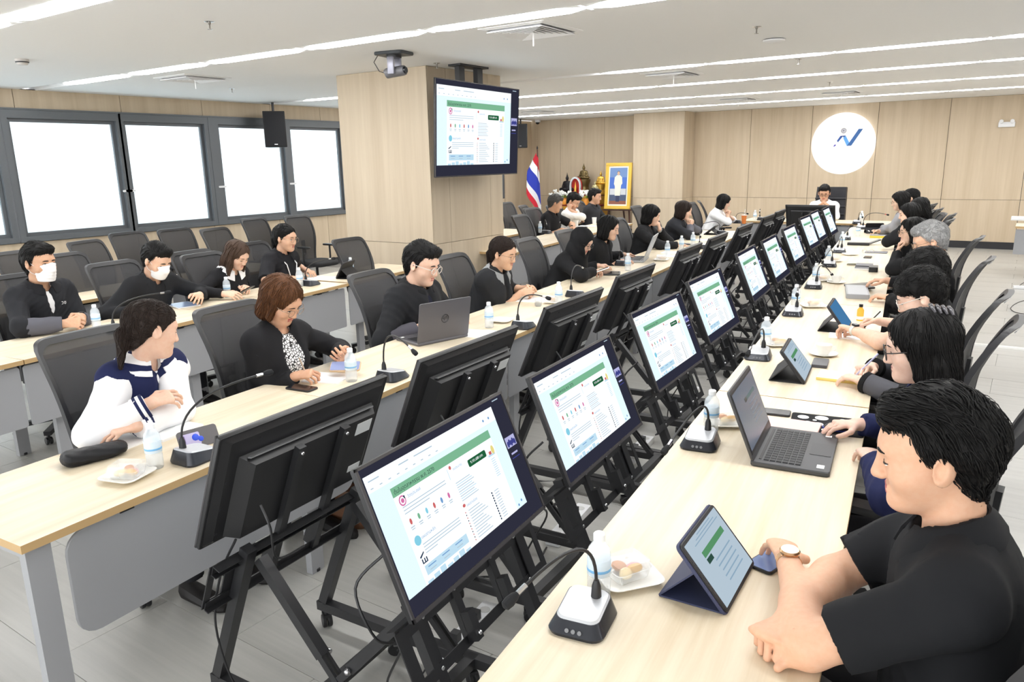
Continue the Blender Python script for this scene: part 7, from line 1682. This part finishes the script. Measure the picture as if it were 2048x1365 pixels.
buddha(1167, 372, 325, BRONZE, 'tall bronze seated statue on a stepped base, topmost on the altar', 0.97, 0.48, 0.15); buddha(1134, 383, 344, DKBR, 'black seated statue at the left of the altar', 0.97, 0.15, 0.0); buddha(1201, 382, 339, GOLDM, 'gold seated statue at the right of the altar', 0.97, 0.42, 0.05); buddha(1190, 378, 358, mat('pale_gold', rgb(206, 196, 150), 0.4, 0.6), 'small pale gold statue on the right of the altar', 0.97, 0.2, -0.05)
c0 = at_y(1150, 388, ay0 - 0.1); r = thing('arched_shrine', 'arched glass shrine with red side and gold figure', 'shrine', (c0.x, ay0 - 0.12, 0.74))
def arch(w_, h_, n=10): return [(-w_ / 2, 0), (w_ / 2, 0)] + [(w_ / 2 * math.cos(PI * k / n), h_ - w_ * 0.7 + w_ * 0.7 * math.sin(PI * k / n)) for k in range(n + 1)]
MB().prism(arch(0.30, 0.66), -0.01, 0.01, 0, RX @ Matrix.Translation((0, 0, -0.1))).build('back_board', mat('shrine_red', rgb(190, 50, 44), 0.4), r, smooth=0)
ao, ai = arch(0.30, 0.66), arch(0.24, 0.60); mm = MB(); n = len(ao)
mm.add([(x, 0, z) for x, z in ao] + [(x, 0, z + 0.02) for x, z in ai] + [(x, 0.05, z) for x, z in ao] + [(x, 0.05, z + 0.02) for x, z in ai], [f for i in range(n) for f in (((i, (i + 1) % n, n + (i + 1) % n, n + i)), (i, 2 * n + i, 2 * n + (i + 1) % n, (i + 1) % n), (2 * n + i, 3 * n + i, 3 * n + (i + 1) % n, 2 * n + (i + 1) % n), (n + i, n + (i + 1) % n, 3 * n + (i + 1) % n, 3 * n + i))]); mm.build('arch_frame', mat('shrine_pale', rgb(214, 222, 228), 0.2), r, smooth=0)
MB().lathe([(0.001, 0), (0.07, 0), (0.06, 0.08), (0.035, 0.12), (0.05, 0.22), (0.03, 0.32), (0.035, 0.37), (0.02, 0.42), (0.004, 0.52), (0.001, 0.53)], 14, 0, Matrix.Translation((0, 0.03, 0.02))).build('gold_figure', GOLDM, r)
def flowers(px, py, label, seed):
    b = at_y(px, py, ay0 - 0.30); r = thing('flower_vase', label, 'flowers', (b.x, ay0 - 0.30, 0.74), 0, 'flower vases'); rs = random.Random(seed)
    MB().lathe([(0.001, 0), (0.05, 0), (0.075, 0.06), (0.06, 0.13), (0.075, 0.16), (0.001, 0.15)], 14).build('vase', mat('vase_orange', rgb(226, 150, 60), 0.4), r)
    WF = mat('petal_white', rgb(246, 247, 244), 0.6); GF = mat('leaf_green', rgb(120, 160, 70), 0.6)
    for k in range(11):
        a = rs.uniform(0, 6.28); q = rs.uniform(0.02, 0.12); c = Vector((q * math.cos(a) * 1.3, q * math.sin(a), 0.25 + rs.uniform(-0.06, 0.09)))
        m = MB()
        for j in range(5):
            b_ = 2 * PI * j / 5 + a; m.ball(c + Vector((0.032 * math.cos(b_), 0.032 * math.sin(b_) * 0.6, 0.018 * math.sin(b_ * 2))), 0.026, 0, None, 5, (1, 0.7, 0.9))
        m.build('bloom', WF, r)
    for k in range(6):
        a = rs.uniform(0, 6.28); m = MB(); m.sheet([[(0.02 * math.cos(a), 0.02 * math.sin(a), 0.14), (0.03 * math.cos(a + 0.2), 0.03 * math.sin(a + 0.2), 0.14)], [(0.1 * math.cos(a), 0.1 * math.sin(a), 0.22), (0.1 * math.cos(a + 0.35), 0.1 * math.sin(a + 0.35), 0.22)], [(0.15 * math.cos(a + 0.1), 0.15 * math.sin(a + 0.1), 0.2), (0.15 * math.cos(a + 0.2), 0.15 * math.sin(a + 0.2), 0.2)]], 0.003); m.build('leaf', GF, r)
flowers(1112, 392, 'white flowers in the leftmost altar vase', 1); flowers(1128, 392, 'white flowers in the altar vase before the black statue', 2); flowers(1171, 390, 'white flowers in the altar vase right of the shrine', 3)
# framed portrait on an easel (a plain generic figure)
c0 = at_y(1236, 372, 16.2); r = thing('framed_portrait', 'gold framed full length portrait of a figure in white standing on an easel', 'picture', (c0.x, 16.2, c0.z), R(4)); pw, ph = 0.64, 1.06
T_ = Matrix.Rotation(R(-6), 4, 'X'); gf = MB()
for k, (w0, d0) in enumerate(((0.075, 0.05),)):
    gf.box((0, 0, ph / 2 - w0 / 2), (pw, d0, w0), 0, T_); gf.box((0, 0, -ph / 2 + w0 / 2), (pw, d0, w0), 0, T_); gf.box((-pw / 2 + w0 / 2, 0, 0), (w0, d0, ph - 2 * w0), 0, T_); gf.box((pw / 2 - w0 / 2, 0, 0), (w0, d0, ph - 2 * w0), 0, T_)
    gf.box((0, -0.028, ph / 2 - 0.03), (pw * 0.96, 0.02, 0.03), 0, T_); gf.box((0, -0.028, -ph / 2 + 0.03), (pw * 0.96, 0.02, 0.03), 0, T_)
gf.build('gold_frame', mat('frame_gold', rgb(228, 190, 84), 0.35, 0.6), r, smooth=0)
pm = MB(); lay = 0
def pr(x0, z0, x1, z1, mi, l): pm.add([(x0, -0.012 - 0.0006 * l, z0), (x1, -0.012 - 0.0006 * l, z0), (x1, -0.012 - 0.0006 * l, z1), (x0, -0.012 - 0.0006 * l, z1)], [(0, 1, 2, 3)], mi, T_)
def pe(x, z, rx, rz, mi, l): pm.add([(x + rx * math.cos(2 * PI * k / 16), -0.012 - 0.0006 * l, z + rz * math.sin(2 * PI * k / 16)) for k in range(16)], [tuple(range(16))], mi, T_)
pr(-0.26, -0.47, 0.26, 0.47, 0, 0); pr(-0.215, -0.42, 0.215, 0.42, 1, 1); pr(-0.215, -0.42, 0.215, -0.08, 2, 2); pr(-0.215, 0.20, 0.215, 0.42, 3, 2); pr(-0.2, -0.2, -0.06, -0.06, 4, 3); pr(0.07, -0.2, 0.2, -0.06, 4, 3); pr(-0.215, -0.42, 0.215, -0.34, 5, 3)
pm.add([(x, -0.0155, z) for x, z in ((-0.07, -0.22), (0.06, -0.22), (0.075, 0.02), (0.105, 0.06), (0.09, 0.20), (0.04, 0.25), (-0.04, 0.25), (-0.09, 0.20), (-0.105, 0.05), (-0.08, 0.0))], [tuple(range(10))], 6, T_); pr(-0.045, -0.36, 0.045, -0.2, 7, 5); pe(0, 0.29, 0.032, 0.045, 8, 6); pe(0, 0.315, 0.034, 0.03, 7, 5)
pm.build('photo_print', [mat('mat_cream', rgb(244, 240, 226), 0.6), mat('pp_blue', rgb(70, 110, 196), 0.5), mat('pp_slate', rgb(70, 84, 112), 0.5), mat('pp_blue2', rgb(110, 140, 190), 0.5), mat('pp_white', rgb(200, 204, 210), 0.5), mat('pp_red', rgb(140, 84, 64), 0.5), mat('pp_uniform', rgb(232, 230, 214), 0.5), mat('pp_dark', rgb(44, 52, 84), 0.5), mat('pp_skin', rgb(206, 170, 140), 0.5)], r, smooth=0)
e_ = thing('easel', 'dark wooden easel carrying the gold framed portrait', 'easel', (c0.x, 16.2, 0), R(4)); EW = mat('easel_brown', rgb(70, 40, 32), 0.5); zb = c0.z - ph / 2
for q in (-1, 1): MB().bar((q * 0.32, 0.0, 0.0), (q * 0.2, 0.09, zb + 0.6), 0.035, 0.025).build('front_leg', EW, e_, smooth=0)
MB().bar((0, 0.55, 0.0), (0, 0.12, zb + 0.6), 0.035, 0.025).build('rear_leg', EW, e_, smooth=0); MB().box((0, -0.0, zb - 0.02), (0.75, 0.09, 0.03)).build('ledge', EW, e_, smooth=0)
# ------------------------------------------------------------------ floor things
for y, lb in ((8.27, 'low pale cable cover across the floor, the farther one'), (5.87, 'low pale cable cover across the floor, the nearer one')):
    o = MB().prism([(-0.04, 0), (0.04, 0), (0.025, 0.014), (-0.025, 0.014)], -3.0, 3.0, 0, Matrix.Translation((2.0, y, 0)) @ Matrix.Rotation(R(90), 4, 'Y') @ Matrix.Rotation(R(90), 4, 'Z')).build('cable_cover', mat('cover_pale', rgb(216, 216, 212), 0.5), smooth=0); tag(o, lb, 'cable cover')
def cable(pts, label, r_=0.004):
    P_ = [Vector(p) for p in pts]; out = []
    for i in range(len(P_) - 1):
        p0 = P_[max(i - 1, 0)]; p1 = P_[i]; p2 = P_[i + 1]; p3 = P_[min(i + 2, len(P_) - 1)]
        for k in range(6):
            t = k / 6; out.append(0.5 * ((2 * p1) + (p2 - p0) * t + (2 * p0 - 5 * p1 + 4 * p2 - p3) * t * t + (3 * p1 - p0 - 3 * p2 + p3) * t ** 3))
    out.append(P_[-1]); o = MB().tube(out, r_, 6).build('power_cable', BLACKP); tag(o, label, 'cable', 'loose cables'); return o
cable([at(2060, 598, 0.005), at(2035, 605, 0.005), at(2021, 616, 0.005), at(2032, 625, 0.005), at(2060, 629, 0.005)], 'black cable loop on the floor at the right edge'); cable([at(2060, 560, 0.005), at(2042, 568, 0.005), at(2040, 575, 0.005), at(2060, 580, 0.005)], 'short black cable under the separate table')
o = MB().box((0, 0, 0.02), (0.30, 0.06, 0.035)).build('power_strip', WHITEP, None, tuple(at(2052, 578, 0.0)), 0.1); tag(o, 'white power strip at the right edge on the floor', 'power strip', 'power strips')
for i, (x, y, yw) in enumerate(BPOS[:7]):
    c, s_ = math.cos(R(yw + 90)), math.sin(R(yw + 90)); l_ = (-s_, c)
    def W(f_, w_, z): return (x + c * f_ + l_[0] * w_, y + s_ * f_ + l_[1] * w_, z)
    cable([W(-0.085, 0.24, 0.80), W(-0.13, 0.25, 0.74), W(-0.11, 0.22, 0.62), W(-0.10, 0.10, 0.60)], f'short black cable bowing out behind the {ORD[i]} display turned to the left tables')
    cable([W(-0.03, 0.30, 0.70), W(0.06, 0.305, 0.55), W(0.12, 0.30, 0.35), W(0.10, 0.27, 0.12), W(0.06, 0.2, 0.006), W(-0.2, 0.05, 0.006)], f'black cable hanging to the floor from the {ORD[i]} display turned to the left tables')
for i, (x, y, yw) in enumerate(SPOS[:8]):
    c, s_ = math.cos(R(yw - 90)), math.sin(R(yw - 90)); l_ = (-s_, c)
    def W(f_, w_, z): return (x + c * f_ + l_[0] * w_, y + s_ * f_ + l_[1] * w_, z)
    cable([W(-0.06, -0.30, 0.80), W(-0.11, -0.36, 0.72), W(-0.06, -0.35, 0.58), W(-0.10, -0.2, 0.45), W(-0.25, -0.1, 0.2), W(-0.3, 0.0, 0.006), W(-0.36, 0.3, 0.006)], f'black cable looping behind the {ORD[i]} lit display of the row facing right')
for i, y in enumerate((1.35, 2.0, 3.0, 4.1, 5.3, 6.7)):
    x = float(np.interp(y, [1.5, 10.9], [-1.56, -2.67]))
    r = thing('power_strip', f'white multi socket power strip on the floor, {ORD[i]} from the near end between the stands', 'power strip', (x, y, 0), R(97), 'power strips'); MB().rbox((0, 0, 0.02), (0.42, 0.075, 0.04), 0.008, 0, None, 0.004).build('strip_body', WHITEP, r)
    for k in range(5): MB().lathe([(0.001, 0.04), (0.022, 0.04), (0.022, 0.0415), (0.001, 0.0415)], 12, 0, Matrix.Translation((-0.15 + 0.075 * k, 0, 0))).build('socket', mat('socket_pale', rgb(206, 206, 204), 0.5), r)
    for k in (1, 3): MB().box((-0.15 + 0.075 * k, 0, 0.06), (0.032, 0.032, 0.04)).build('plug', BLACKP, r, smooth=0)
pb = at(688, 1045, 0.0); r = thing('handbag', 'brown leather handbag on the floor below the near left table', 'bag', (pb.x, pb.y, 0), 0.4); MB().loft([[(x * f, y * f, z) for x, y in rrect(0.30, 0.13, 0.04, 4)] for f, z in ((0.92, 0), (1, 0.02), (0.96, 0.15), (0.85, 0.2))]).build('bag_body', mat('brown_leather', rgb(120, 82, 58), 0.5), r); MB().tube([(-0.1, 0, 0.19), (-0.08, 0, 0.29), (0.08, 0, 0.29), (0.1, 0, 0.19)], 0.008, 8).build('bag_handle', MATS['brown_leather'], r)
p = at(2030, 449, 0.75); slab('storage_box', 'white box lid on the separate table at the right edge', 'box', 2052, 440, 0.0, (0.4, 0.26, 0.05), WHITEP, None, 0.01)
